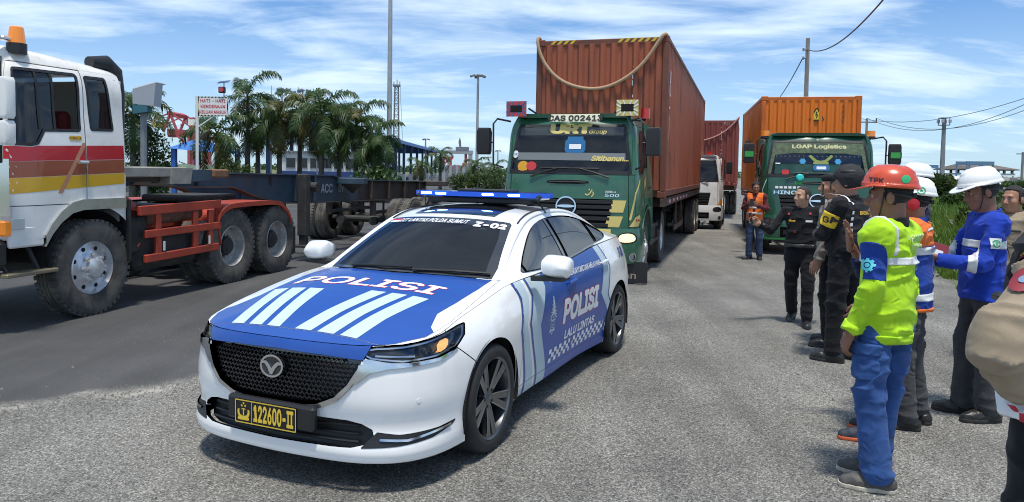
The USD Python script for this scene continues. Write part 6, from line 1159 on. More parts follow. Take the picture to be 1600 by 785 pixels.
    def decal(s, nm, poly, o, x, y, m_, fn=None, off=.006, h=.012, fold=True, label=None, parent=None):
        """A flat shape thrown onto the cloth along -(x cross y)."""
        fn = fn or s.jk; o, x, y = V(*o)*s.H, nrm(x), nrm(y); dr = -nrm(np.cross(x, y)); 
        def P_(a, b):
            p = o+np.multiply.outer(np.asarray(a, float), x)+np.multiply.outer(np.asarray(b, float), y)
            for _ in range(14): p = p+dr*np.clip(fn(p), -.05, .2)[:, None]*.95
            if fold and fn is s.jk and s.fold[0]:
                fa, sd_ = s.fold; w_ = meshkit.fbm(p*3.5, 2, sd_+7)*1.2; q = p*np.array([7, 7, 11])+w_[:, None]; p = p-dr*((((1-np.abs(2*meshkit.noise(q, sd_)-1))**4)*1.1+meshkit.fbm(p*np.array([7, 7, 11])*.45, 3, sd_+3)*.8-.72)*fa)[:, None]
            return p
        return part(parent or s.t, nm, panel(P_, poly, h, off), m_, label)

SK1, SK2, SK3 = skin('brown', (.33, .165, .10)), skin('dark_brown', (.245, .115, .070)), skin('tan', (.40, .22, .14))
HW, HO = mat('helmet_white', (.74, .74, .72), .28, coat=.5, var=.05, vs=9, dirt=.12, dcol=(.4, .36, .3), ds=14), mat('helmet_orange', (.52, .058, .016), .28, coat=.5, var=.10, vs=7, dirt=.25, dcol=(.28, .05, .03), ds=12)
LIMEC, ROYAL, TRB = cloth('lime', (.38, .64, .02)), cloth('royal_blue', (.014, .050, .28)), cloth('worn_blue', (.026, .072, .22), var=.3, vs=6); NAVC, BLKC, GRYT, KHK, ORGC = cloth('navy', (.010, .016, .055)), cloth('black', (.008, .008, .010), var=.3, k=.7), cloth('charcoal', (.050, .050, .054), var=.25), cloth('khaki', (.27, .215, .150)), cloth('orange', (.72, .16, .03))
BLKL = mat('black_leather', (.014, .013, .012), .4, var=.3, vs=20); SOLEB = mat('black_sole', (.02, .019, .018), .8); SOLEW = mat('dirty_white_sole', (.46, .42, .34), .8, var=.3, vs=30, dirt=.6, dcol=(.2, .16, .11), ds=20); GRNP = mat('green_badge', (.02, .36, .14), .5); WHV = mat('white_patch', (.72, .73, .72), .6); GOLD = mat('gold_patch', (.65, .40, .04), .6); MAR = mat('maroon_patch', (.22, .02, .03), .6)
gear = unary_union([Point(0, 0).buffer(.030)]+[sbox(-.007, .026, .007, .038).__class__(affinity.rotate(sbox(-.007, .026, .007, .038), a, origin=(0, 0)).exterior) for a in range(0, 360, 45)]).difference(Point(0, 0).buffer(.017)); cross = unary_union([sbox(-.010, -.004, .010, .004), sbox(-.004, -.010, .004, .010)])

def lime_worker():
    p = Person('worker in orange helmet, lime and blue jacket and worn blue cargo trousers', (2.12, 4.16), (-.60, .80), 1.76, (-26, 5), dict(hipR=(.085, -.02, .90), hipL=(-.085, .02, .90), kneeR=(.075, .02, .50), kneeL=(-.115, .02, .50), ankR=(.065, .07, .085), ankL=(-.11, -.04, .085), footR=(-.40, .90), footL=(-.55, .80), shL=(-.165, -.01, 1.385), shR=(.165, -.01, 1.385), elL=(-.200, -.015, 1.10), wrL=(-.205, .085, .850), elR=(.205, .0, 1.10), wrR=(.19, .14, .90), palmL=(.75, -.66, 0), curl=.65), SK2, .0095, bulk=.97)
    p.body(.0045, .0055); p.trousers(TRB, (.088, .074, .078), .016, .045, 3, .97); p.jacket(LIMEC, .020, (.048, .048, .046), .80, -.015, .012, 5, hemflare=-.008, coll=BLKC); s_ = p
    yoke = lambda q: np.maximum(1.30*p.H-q[:, 2], -(q[:, 1]-.02)) * 1.
    p.piece('sleeve_yoke', p.seg('shL', 'elL', -.12, .86), ROYAL, .004, 'royal blue upper sleeve'); p.piece('sleeve_yoke', p.seg('shR', 'elR', -.12, .86), ROYAL, .004, 'royal blue upper sleeve')
    p.piece('back_stripe', p.torso_only(p.slab(1.222, 1.262)), REFL, .0055); p.piece('shoulder_stripe', p.torso_only(lambda q: np.maximum(np.abs(q[:, 0]+.125*p.H)-.012, np.maximum(1.27*p.H-q[:, 2], q[:, 2]-1.55))), REFL, .006)
    p.piece('hem_band', lambda q: np.maximum(q[:, 2]-.845*p.H, p.torso(q, .06)), LIMEC, .006); p.piece('cuff', p.seg('elL', 'wrL', .80, 1.02), LIMEC, .006); p.piece('cuff', p.seg('elR', 'wrR', .80, 1.02), LIMEC, .006)
    p.hair(); p.helmet(HO, .055, tilt=8); p.shoes(mat('shoe_grey', (.075, .07, .065), .7, var=.3, vs=25), SOLEW, fine=.0065)
    # cargo pocket
    k, hp = p.J['kneeL'], p.J['hipL']; c = k*.52+hp*.48; fk = lambda q: np.maximum(np.maximum(p.leg_fn(q)-.020, np.maximum(np.abs(q[:, 2]-c[2])-.095, np.abs(q[:, 1]-c[1]-.005)-.080)), np.maximum(q[:, 0]-c[0]-.02, -(p.leg_fn(q)+.01))); pk = p.put('cargo_pocket', fk, c-.2, c+.2, TRB, .0085, .006, 12, 12)
    ff = lambda q: np.maximum(np.maximum(p.leg_fn(q)-.027, np.maximum(np.abs(q[:, 2]-c[2]-.075)-.030, np.abs(q[:, 1]-c[1]-.005)-.085)), np.maximum(q[:, 0]-c[0]-.02, -(p.leg_fn(q)+.01))); p.put('pocket_flap', ff, c-.2, c+.2, TRB, .008, .004, 12, 12, parent=pk)
    wr = p.J['wrL']; d = nrm(wr-p.J['elL']); x = nrm(np.cross(d, V(0, 1, 0))); y = np.cross(d, x); part(p.t, 'wristband', MB().tube([wr-d*.005+.034*(x*math.cos(a)+y*math.sin(a)) for a in np.linspace(0, 6.2832, 20)], .005, 6), BLK)
    el_ = lambda q: p.hsdf(q); hc = p.J['head']/p.H
    side = lambda nm, g, zz, yy, m_: p.decal(nm, g, tuple(hc+(p.hT[:3, :3]@V(-.3, yy, zz))), p.hT[:3, :3]@V(0, -1, 0), p.hT[:3, :3]@V(0, 0, 1), m_, fn=p.hsdf, off=.0025, h=.01)
    side('helmet_lettering', affinity.rotate(textpoly('TPK', .026, 1, 0, 1.1), -8, origin=(0, 0)), .095, .055, BLK); side('helmet_badge', Point(0, 0).buffer(.022), .09, -.085, GRNP)
    st = MB(); st2 = MB()
    p.decal('sleeve_badge', gear.union(Point(0, 0).buffer(.012)), (-.6, -.10, 1.22), (.25, -1, 0), (0, 0, 1), mat('badge_cyan', (.10, .55, .62), .5), off=.009)
    p.decal('back_lettering', unary_union([affinity.translate(textpoly('PELINDO', .030, 0, 0, 1.1), -.02, .03), affinity.translate(textpoly('TERMINAL', .026, 0), .0, -.015)]), (.06, -.5, 1.33), (1, 0, 0), (0, 0, 1), mat('faded_print', (.55, .66, .40), .8), off=.009)
    p.decal('back_lettering', textpoly('PELABUHAN', .020, 0), (.07, -.5, 1.195), (1, 0, 0), (0, 0, 1), mat('faded_print', (.55, .66, .40), .8), off=.009)
    return p
def hidden_worker():
    p = Person('worker almost hidden by the lime jacket, raising an open hand', (2.50, 4.92), (-.95, .3), 1.66, (-4, 0), dict(elR=(.25, .10, 1.10), wrR=(.15, .22, 1.32), hdR=(-.12, .15, 1), palmR=(-.25, 1, 0), curlR=.12, elL=(-.24, .0, 1.10), wrL=(-.20, .16, .92), kneeL=(-.10, .03, .5), ankL=(-.1, .10, .085), ankR=(.1, .0, .085)), SK2, .014)
    p.body(.0045, .007); p.trousers(GRYT, fold=.01); p.jacket(NAVC, .014, (.054, .052, .046), .86, -.13); p.piece('hem_stripe', p.torso_only(p.slab(.90, .95)), REFL, .005); p.piece('hem_trim', p.torso_only(p.slab(.855, .875)), ORGC, .005); p.hair(); p.shoes(mat('shoe_navy', (.02, .024, .04), .7), mat('orange_sole', (.55, .10, .03), .7)); return p
def orange_blue_worker():
    p = Person('worker in white helmet with orange and blue jacket just behind the lime jacket', (2.80, 5.18), (-.80, .60), 1.70, (-8, 0), dict(elR=(.26, -.05, 1.10), wrR=(.30, -.02, .86), palmR=(-.3, 1, 0), hdR=(.35, .3, -1), kneeR=(.10, .0, .5), ankR=(.11, -.06, .085), elL=(-.25, .05, 1.1), wrL=(-.22, .2, .95), curl=.35), SK1, .011)
    p.body(.005, .007); p.trousers(GRYT, (.092, .076, .072), .014); p.jacket(ROYAL, .018, (.056, .056, .050), .83, -.01)
    p.piece('orange_yoke', lambda q: np.maximum(p.torso_only(p.slab(1.275, 1.6))(q), -(q[:, 2]-1.0)), ORGC, .004); p.piece('back_stripe', p.torso_only(p.slab(1.215, 1.272)), REFL, .005); p.piece('hem_stripe', p.torso_only(p.slab(.90, .95)), REFL, .005); p.piece('hem_trim', lambda q: np.maximum(q[:, 2]-.85*p.H, np.abs(q[:, 0])-.21), ORGC, .005)
    for sd in 'RL': p.piece('sleeve_stripe', p.seg('el'+sd, 'wr'+sd, .0, .16), REFL, .005)
    p.decal('shoulder_line', LineString([(-.10, .02), (.10, .055)]).buffer(.006), (.0, -.5, 1.36), (1, 0, 0), (0, 0, 1), REFL, off=.010); p.decal('back_lettering', textpoly('TEKNIK', .03, 1), (0, -.5, 1.25), (1, 0, 0), (0, 0, 1), mat('blue_print', (.06, .13, .30), .6), off=.012)
    p.hair(); p.helmet(HW, .045); side = p.hT[:3, :3]; hc = p.J['head']/p.H
    for zz, yy, nm, g, m_ in ((.078, -.055, 'helmet_badge', Point(0, 0).buffer(.026).difference(Point(0, 0).buffer(.019)).union(cross), GRNP), (.035, -.06, 'helmet_mark', sbox(-.008, -.006, .008, .006), BLK)): p.decal(nm, g, tuple(hc+side@V(-.3, yy, zz)), side@V(0, -1, 0), side@V(0, 0, 1), m_, fn=p.hsdf, off=.0025)
    p.shoes(BLKL, SOLEB); wr = p.J['wrR']; d = nrm(wr-p.J['elR']); x = nrm(np.cross(d, V(0, 1, 0))); y = np.cross(d, x); part(p.t, 'wristband', MB().tube([wr-d*.012+.032*(x*math.cos(a)+y*math.sin(a)) for a in np.linspace(0, 6.2832, 20)], .008, 6), WHV)
    part(p.t, 'ear_muff', MB().rev([(.001, .03), (.035, .026), (.04, .01), (.04, -.01)], TF(p.hw(V(-.088, -.01, -.015)), p.hT[:3, :3]@V(0, 1, 0), z=p.hT[:3, :3]@V(-1, 0, 0), y=p.hT[:3, :3]@V(0, 0, 1)), 20), mat('red_muff', (.45, .02, .03), .4)); return p
def navy_worker():
    p = Person('man in white helmet and navy jacket standing behind the orange and blue jacket', (4.10, 7.55), (-.75, .66), 1.84, (-10, 0), dict(elR=(.27, -.02, 1.12)), SK1, .014)
    p.body(.007, .008); p.trousers(cloth('jeans', (.03, .05, .10)), fold=.012); p.jacket(NAVC, .014, hem=.86); p.piece('back_stripe', p.torso_only(p.slab(1.10, 1.15)), REFL, .005)
    for x in (-1, 1): p.decal('piping', LineString([(x*.12, .16), (x*.14, -.08), (x*.10, -.2)]).buffer(.006), (0, -.5, 1.28), (1, 0, 0), (0, 0, 1), REFL, off=.010)
    p.decal('back_lettering', textpoly('OPS', .06, 1), (.13, -.5, 1.30), (1, 0, 0), (0, 0, 1), WHV, off=.010); p.hair(); p.helmet(HW, .045); p.shoes(BLKL, SOLEB); return p
def blue_worker():
    p = Person('man in white helmet and bright blue jacket reading a phone beside a red folder', (3.42, 5.36), (-.985, .17), 1.77, (-4, 17), dict(shL=(-.17, -.01, 1.375), shR=(.17, -.01, 1.375), chest=(0, .0, 1.26), head=(0, .04, 1.58), elL=(-.22, .10, 1.10), wrL=(-.13, .36, 1.12), elR=(.22, .12, 1.10), wrR=(.09, .39, 1.15), palmL=(.7, 0, .7), palmR=(-.7, 0, .7), curl=.7, kneeL=(-.1, .0, .5), ankL=(-.09, -.03, .085), ankR=(.09, .06, .085), kneeR=(.09, .05, .5)), SK2, .0105)
    p.body(.005, .006); p.trousers(GRYT, (.090, .074, .068), .013); p.jacket(cloth('bright_blue', (.012, .045, .36)), .010, (.050, .051, .047), .84, -.01, .011, 9, hemflare=.018)
    p.piece('back_stripe', p.torso_only(p.slab(1.20, 1.255)), REFL, .005)
    for sd in 'RL': p.piece('sleeve_stripe', p.seg('el'+sd, 'wr'+sd, .10, .32), REFL, .005)
    p.decal('sleeve_patch', sbox(-.034, -.036, .034, .036), (-.6, .035, 1.245), (0, -1, 0), (0, 0, 1), WHV, off=.008); p.decal('sleeve_badge', Point(0, 0).buffer(.024).difference(Point(0, 0).buffer(.016)).union(cross), (-.6, .035, 1.245), (0, -1, 0), (0, 0, 1), GRNP, off=.0105)
    p.decal('bag_strap', LineString([(.14, .20), (.04, .02), (-.08, -.22)]).buffer(.012), (-.05, -.5, 1.25), (1, 0, 0), (0, 0, 1), BLK, off=.012); p.hair(thick=.012); p.helmet(HW, .055, tilt=6); p.shoes(BLKL, SOLEB, boot=True, fine=.0065)
    T = lambda o: tuple(o)
    return p
def to_world(p, q):
    M = UsdGeom.Xformable(stage.GetPrimAtPath(p.t)).GetLocalTransformation(); r = M.Transform(Gf.Vec3d(*map(float, q))); return V(*r)
def held(p, name, label, cat, box_, o, ax, ay, m_, extra=()):
    """A flat thing in the hands: its own top-level object."""
    O = to_world(p, V(*o)*p.H); X, Y_ = to_world(p, V(*o)*p.H+nrm(ax))-O, to_world(p, V(*o)*p.H+nrm(ay))-O; T = TF((0, 0, 0), X, Y_); t = thing(name, label, cat, O); part(t, 'case', MB().box((0, 0, 0), box_, .003, T), m_)
    for nm, c, d, mm in extra: part(t, nm, MB().box(c, d, 0, T), mm)
    return t
def vest_photographer():
    p = Person('man in orange safety vest and jeans taking a photo beside the dark green lorry', (5.02, 15.32), (-.55, -.84), 1.60, (-20, 12), dict(elL=(-.25, .02, 1.12), wrL=(-.10, .26, 1.20), elR=(.25, .02, 1.12), wrR=(.06, .28, 1.22), palmL=(.6, .5, .5), palmR=(-.6, .5, .5), curl=.7, kneeR=(.10, .03, .5), ankR=(.10, .05, .085), footR=(.5, 1), footL=(-.4, 1)), SK2, .016)
    p.body(.008, .009); p.trousers(cloth('jeans', (.03, .05, .10)), (.092, .072, .062), .010); p.jacket(cloth('maroon', (.10, .018, .025)), .012, (.058, .052, .042), .88); v = p.torso_only(p.slab(.85, 1.6)); p.piece('safety_vest', lambda q: np.maximum(np.maximum(v(q), np.abs(q[:, 0])-.165), .02-np.abs(q[:, 0])-np.maximum(q[:, 2]-1.2, 0)*-.2), ORGC, .008)
    for z in (1.0, 1.12): p.piece('vest_stripe', lambda q, z=z: np.maximum(p.torso_only(p.slab(z, z+.04))(q), np.abs(q[:, 0])-.16), REFL, .012)
    p.hair(thick=.014); p.shoes(BLKL, SOLEB); held(p, 'mobile_phone', 'dark phone held up by the man in the orange safety vest', 'phone', (.075, .15, .01), (-.02, .38, 1.26), (1, 0, 0), (0, -.2, 1), BLK); return p
def black_officer():
    p = Person('bare-headed officer in black uniform striding with one arm held out', (3.38, 8.66), (-.42, -.91), 1.62, (42, 2), dict(elR=(.35, .10, 1.15), wrR=(.47, .27, 1.24), palmR=(0, 1, .2), hdR=(.8, .4, .3), curlR=.6, elL=(-.27, -.06, 1.12), wrL=(-.26, .03, .89), kneeR=(.10, -.02, .49), ankR=(.09, -.20, .14), footR=(.2, .9, -.45), kneeL=(-.10, .08, .50), ankL=(-.10, .12, .085), footL=(-.15, 1)), SK3, .013)
    p.body(.0055, .0065); p.trousers(BLKC, (.094, .074, .064), .013); p.jacket(BLKC, .010, (.054, .052, .046), .95, -.01); p.piece('belt', lambda q: p.torso_only(p.slab(.955, 1.0))(q), BLKL, .010); p.hair(thick=.004, m_=mat('buzzed_hair', (.030, .024, .021), .8)); p.shoes(BLKL, SOLEB, boot=True)
    for x, z, g, m_ in ((.10, 1.28, sbox(-.035, -.01, .035, .01), GOLD), (-.09, 1.28, sbox(-.035, -.01, .035, .01), REFL), (.14, 1.36, sbox(-.012, -.012, .012, .012), REDL), (-.10, 1.37, sbox(-.012, -.012, .012, .012), REDL), (.06, 1.15, sbox(-.008, -.014, .008, .014), REDL)): p.decal('uniform_patch', g, (x, .5, z), (-1, 0, 0), (0, 0, 1), m_, off=.007)
    for x in (-1, 1): p.decal('chest_pocket', rrect(-.055, -.065, .055, .065, .01), (x*.085, .5, 1.20), (-1, 0, 0), (0, 0, 1), BLKC, off=.007)
    held(p, 'hand_radio', 'small black radio in the outstretched hand of the bare-headed officer', 'radio', (.05, .14, .03), (.555, .315, 1.30), (0, 1, 0), (.2, 0, 1), BLK); return p
def tactical_officer():
    p = Person('officer in black helmet and tactical vest with yellow armband, seen from behind', (3.15, 6.98), (-.62, .78), 1.82, (-18, 0), dict(elL=(-.22, .10, 1.12), wrL=(.0, .27, 1.10), palmL=(1, 0, 0), footL=(-.35, 1), footR=(.0, 1), ankL=(-.12, .02, .085), ankR=(.12, -.06, .085)), SK1, .012, bulk=1.05)
    p.body(.007, .007); p.trousers(BLKC, (.096, .078, .070), .013); p.jacket(BLKC, .012, (.058, .056, .050), .93); ves = p.torso_only(p.slab(.98, 1.40)); p.piece('tactical_vest', lambda q: np.maximum(ves(q), np.abs(q[:, 0])-.19), mat('vest_webbing', (.010, .010, .011), .8, bump=.4, bs=150), .026)
    for x in (-.11, 0, .11): p.put('vest_pouch', lambda q, x=x: np.maximum(np.maximum(np.abs(q[:, 0]-x)-.048, np.abs(q[:, 2]-1.04*p.H)-.075), np.maximum(p.torso(q, .085), -(p.torso(q, .02)))) if False else np.maximum(np.maximum(np.maximum(np.abs(q[:, 0]-x)-.048, np.abs(q[:, 2]-1.04*p.H)-.075), p.torso(q, .085)), q[:, 1]+.02), (x-.08, -.32, .92), (x+.08, .0, 1.2), BLKC, .009, .004, 20, 20)
    p.piece('armband', p.seg('shL', 'elL', .30, .72), mat('armband_yellow', (.68, .45, .02), .7), .008); p.decal('armband_lettering', textpoly('GAS+', .055, 2), (-.8, -.02, 1.255), (0, -1, 0), (0, 0, 1), BLK, off=.014)
    vf = lambda q: np.minimum(p.jk(q), np.maximum(np.maximum(ves(q), np.abs(q[:, 0])-.19), p.jk(q)-.026)); p.decal('back_lettering', textpoly('BRIMOB', .032, 2, 0, 1.2), (.03, -.6, 1.315), (1, 0, 0), (0, 0, 1), GOLD, fn=vf, off=.010)
    p.decal('white_cord', unary_union([LineString([(0, .13), (-.02, .07)]).buffer(.012)]+[sbox(-.030, -.30+i*.055, -.010, -.30+i*.055+.030) for i in range(6)]), (-.125, -.6, 1.33), (1, 0, 0), (0, 0, 1), WHV, fn=vf, off=.012)
    p.hair(); 
    def hm(q): z = p.hl(q); d = ell(z, (0, -.014, .045), (.106, .132, .118)); c = -(z[:, 2]+.055-np.clip((z[:, 1]-.01)*1.6, 0, .075)); return np.maximum(np.maximum(d, c), -np.maximum(ell(z, (0, -.014, .045), (.097, .122, .109)), -1))*p.H
    hc = p.J['head']; p.put('helmet', hm, hc-.2, hc+.2, mat('helmet_black_cloth', (.016, .016, .018), .8, bump=.3, bs=200, var=.3, vs=20), .0065, .003, 20, 20); p.hsdf = hm
    for zz in (.05, .10): p.decal('helmet_band', sbox(-.06, -.008, .06, .008), tuple(hc/p.H+p.hT[:3, :3]@V(-.3, -.02, zz)), p.hT[:3, :3]@V(0, -1, 0), p.hT[:3, :3]@V(0, 0, 1), BLK, fn=hm, off=.005)
    p.shoes(BLKL, SOLEB, boot=True); return p
def sleeve_officer():
    p = Person('officer in black beret and long grey-brown sleeves standing beyond the tactical vest', (3.28, 7.62), (-.90, .42), 1.76, (-10, 0), dict(elL=(-.27, .0, 1.12), wrL=(-.27, .10, .86), palmL=(.9, -.3, 0), curl=.5), SK1, .014)
    p.body(.006, .008); p.trousers(BLKC, fold=.012); p.jacket(cloth('grey_brown', (.20, .175, .150)), .012, (.053, .050, .044), .92); p.hair(); 
    def br(q): z = p.hl(q); d = smin(ell(z, (.02, -.02, .095), (.105, .118, .036)), ell(z, (0, -.012, .072), (.083, .104, .022)), k=.02); return d*p.H
    hc = p.J['head']; p.put('beret', br, hc-.18, hc+.2, BLKC, .008, .004, 20, 20); p.decal('sleeve_patch', smoothpoly([(-.03, .04), (.03, .04), (.03, -.02), (0, -.045), (-.03, -.02)], 1), (-.8, -.02, 1.30), (0, -1, 0), (0, 0, 1), MAR, off=.008); p.decal('sleeve_badge', Point(0, 0).buffer(.017), (-.8, -.02, 1.295), (0, -1, 0), (0, 0, 1), WHV, off=.011); p.shoes(BLKL, SOLEB, boot=True)
    part(p.t, 'shoulder_radio', MB().box((-.20, .08, 1.50), (.05, .04, .10), .01).cyl((-.21, .08, 1.55), (-.21, .08, 1.66), .007, 6), BLK); return p
def khaki_officer():
    p = Person('bare-headed officer in khaki shirt with shoulder patches behind the bright blue jacket', (4.62, 6.85), (-.88, -.48), 1.68, (6, 4), dict(elR=(.25, .02, 1.12)), SK1, .012, bulk=1.12)
    p.body(.007, .006); p.trousers(cloth('dark_brown', (.035, .026, .020))); p.jacket(KHK, .012, (.056, .053, .046), .90); p.hair(thick=.010); p.shoes(BLKL, SOLEB)
    for x, z, g, m_ in ((.09, 1.285, sbox(-.036, -.009, .036, .009), BLK), (.09, 1.33, affinity.scale(Point(0, 0).buffer(.02), 1.3, .8), GOLD), (.12, 1.18, affinity.scale(Point(0, 0).buffer(.028), 1, .7), GOLD), (-.09, 1.285, sbox(-.036, -.009, .036, .009), BLK)): p.decal('uniform_patch', g, (x, .5, z), (-1, 0, 0), (0, 0, 1), m_, off=.007)
    for sd, x in (('R', .8), ('L', -.8)):
        p.decal('sleeve_patch', smoothpoly([(-.035, .05), (.035, .05), (.035, -.02), (0, -.055), (-.035, -.02)], 1), (x, .0, 1.27), (0, 1 if x > 0 else -1, 0), (0, 0, 1), MAR, off=.008); p.decal('sleeve_badge', unary_union([Point(0, .0).buffer(.018), sbox(-.02, .028, .02, .036)]), (x, .0, 1.27), (0, 1 if x > 0 else -1, 0), (0, 0, 1), GOLD, off=.011)
        p.decal('rank_board', rrect(-.03, -.05, .03, .05, .01), (.15 if x > 0 else -.15, .0, 1.8), (1, 0, 0), (0, 1, 0), BLK, off=.007); p.decal('rank_bar', sbox(-.02, -.008, .02, .008), (.15 if x > 0 else -.15, .01, 1.8), (1, 0, 0), (0, 1, 0), WHV, off=.010)
    for x in (-1, 1): p.decal('chest_pocket', rrect(-.055, -.06, .055, .06, .01), (x*.085, .5, 1.20), (-1, 0, 0), (0, 0, 1), KHK, off=.006)
    return p
def edge_officer():
    p = Person('officer in khaki sleeves, black vest and red and white checked belt, nearest of all', (1.735, 2.26), (-.55, .83), 1.86, (-10, 0), dict(elL=(-.40, .02, 1.18), wrL=(-.185, .06, 1.03), palmL=(1, .3, 0), curl=.6, kneeL=(-.11, .02, .5)), SK1, .0095, bulk=1.06)
    p.body(.006, .008); p.trousers(BLKC, (.112, .088, .074), .012, top=1.02); p.jacket(KHK, .020, (.060, .066, .052), .95, -.01, .016, 4, name='shirt'); ves = p.torso_only(p.slab(.97, 1.6)); p.piece('black_vest', lambda q: np.maximum(ves(q), -(p.neck(q, .02))), mat('vest_dark_cloth', (.012, .013, .016), .85, bump=.25, bs=300, var=.25, vs=9), .016); p.piece('belt', p.torso_only(p.slab(.935, .99)), WHV, .020)
    jb = p.jk; bf = lambda q: np.maximum(np.maximum(jb(q)-.020, .935*p.H-q[:, 2]), q[:, 2]-.99*p.H); chk = [sbox(-.40+i*.030, -.0275+j*.0275, -.40+i*.030+.030, -.0275+(j+1)*.0275) for i in range(27) for j in range(2) if (i+j) % 2]; rdc = mat('belt_red', (.42, .015, .03), .6)
    for o, x in (((0, -.7, .9625), (1, 0, 0)), ((-.7, -.02, .9625), (0, -1, 0))): p.decal('belt_check', unary_union(chk).intersection(sbox(-.15, -1, .15, 1) if x[0] else sbox(-.09, -1, .09, 1)), o, x, (0, 0, 1), rdc, fn=lambda q: jb(q)-.020, off=.003)
    el = p.J['elL']; sh = p.J['shL']; ax = nrm(sh-el); out = nrm(np.cross(ax, V(0, 1, 0))); out = out if out[0] < 0 else -out; mid = (sh*.60+el*.40)/p.H; xx = nrm(np.cross(ax, out))
    for dz, g, m_, of in ((-.02, smoothpoly([(-.034, .045), (.034, .045), (.034, -.025), (0, -.055), (-.034, -.025)], 1), MAR, .008), (-.02, affinity.scale(Point(0, 0).buffer(.013), .9, 1.1), mat('badge_pale_blue', (.16, .24, .38), .6), .011), (.075, unary_union([affinity.rotate(sbox(-.06, -.017, .06, .017), 0)]), MAR, .008), (.125, sbox(-.06, -.020, .06, .020), MAR, .008), (.125, textpoly('POLRES', .020, 1), GOLD, .011), (.075, textpoly('BELAWAN', .015, 1), GOLD, .011)): p.decal('sleeve_patch', g, tuple(mid+ax*dz+out*.5), xx if np.dot(np.cross(xx, ax), out) > 0 else -xx, ax, m_, off=of, h=.01)
    p.hair(); p.shoes(BLKL, SOLEB, boot=True); return p
lime_worker(); hidden_worker(); orange_blue_worker(); navy_worker(); bw = blue_worker()
held(bw, 'mobile_phone', 'phone in the hand of the man in the bright blue jacket', 'phone', (.075, .15, .01), (.01, .47, 1.21), (1, .1, 0), (-.1, .6, .5), mat('phone_blue_grey', (.10, .16, .24), .3))
held(bw, 'folder', 'dark red folder with a white card under the phone of the man in bright blue', 'folder', (.15, .21, .014), (-.12, .37, 1.165), (-.35, .25, -1), (.2, -1, -.1), mat('folder_red', (.22, .03, .04), .5), [('white_card', (.02, .0, -.0085), (.085, .13, .002), WHV), ('white_card', (.02, .0, .0085), (.085, .13, .002), WHV)])
vest_photographer(); black_officer(); tactical_officer(); sleeve_officer(); khaki_officer(); edge_officer()

# ================================================================== plants
PF, PF2 = leafmat('palm_leaf', (.040, .095, .028), (.11, .19, .045), .38), leafmat('palm_leaf_yellowing', (.08, .11, .025), (.20, .18, .05), .3)
TRK = mat('palm_trunk', (.10, .085, .07), .9, var=.4, vs=3, bump=.5, bs=14); BUSH = leafmat('bush_leaf', (.035, .075, .014), (.10, .14, .022), .3); BUSHD = leafmat('dark_bush_leaf', (.042, .10, .022), (.10, .17, .04), .35); GRS = leafmat('grass_blade', (.11, .24, .030), (.26, .36, .06), .4, .6)
def frond(rng, az, el, L, nl, leaf, m):
    t = np.linspace(0, 1, 12); d = V(math.cos(az), math.sin(az), 0); pts = [V(0, 0, 0)]; e = el
    for i in range(11):
        pts.append(pts[-1]+(d*math.cos(e)+V(0, 0, math.sin(e)))*L/11); e -= (.10+.16*i/11)*(1.0+.25*rng.random())
    pts = np.array(pts); m.tube(pts[::2], np.linspace(.035, .008, 6), 4); sp = CubicSpline(t, pts); ts = np.linspace(.12, 1, nl); q = sp(ts); tg = sp(ts, 1); tg /= np.linalg.norm(tg, axis=1)[:, None]
    sd = np.cross(tg, V(0, 0, 1)); sd /= np.maximum(np.linalg.norm(sd, axis=1), 1e-6)[:, None]; upv = np.cross(sd, tg); vs, fs = [], []
    for k in (1, -1):
        rot = rng.uniform(-.35, .55, nl); dr = sd*k*np.cos(rot)[:, None]+upv*np.sin(rot)[:, None]; dr = dr*.85+tg*.45; ln = leaf*np.sin(np.pi*(.12+.80*ts))**.6*rng.uniform(.8, 1.15, nl); mid = q+dr*ln[:, None]*.5; tip = q+dr*ln[:, None]*.92-V(0, 0, 1)*(ln*.55)[:, None]; w = tg*.030*(leaf/.6)
        b = len(np.vstack(vs)) if vs else 0; vs.append(np.vstack([q-w*.5, q+w*.5, mid-w-V(0, 0, .02), mid+w-V(0, 0, .02), tip])); i = np.arange(nl)+b; fs.append(np.vstack([np.stack([i, i+nl, i+3*nl], 1), np.stack([i, i+3*nl, i+2*nl], 1), np.stack([i+2*nl, i+3*nl, i+4*nl], 1)]))
    m.add(np.vstack(vs), np.vstack(fs))
def palm(px, topy, Y, label, seed, nf=17, L=2.4, leaf=.62, th=None, group='palms in a row behind the trailer', nl=46, yellow=.12, lean=.0):
    rng = np.random.default_rng(seed); p = at(px, topy, Y); h = p[2]-L*.28 if th is None else th; t = thing('palm_tree', label, 'palm tree', (p[0], p[1], 0), 0, group)
    z = np.linspace(0, 1, 9); c = np.c_[lean*z**2, .1*np.sin(z*2), z*h]; part(t, 'trunk', MB().tube(c, np.interp(z, [0, .1, .6, 1], [.21, .16, .13, .09]), 10), TRK, smooth=True); part(t, 'crown_shaft', MB().tube([c[-1]-V(0, 0, .1), c[-1]+V(0, 0, .45)], [.10, .05], 8), BUSH, smooth=True)
    for i in range(nf):
        m = MB(); el = math.radians(76-128*(i/nf)**.9+rng.uniform(-8, 8)); frond(rng, i*2.399+rng.uniform(-.2, .2), el, L*rng.uniform(.85, 1.1), nl, leaf, m); v, f = m.vf(); part(t, 'frond', (v+c[-1]+V(0, 0, .30), f), PF2 if rng.random() < yellow or el < -.45 and rng.random() < .5 else PF)
    return t
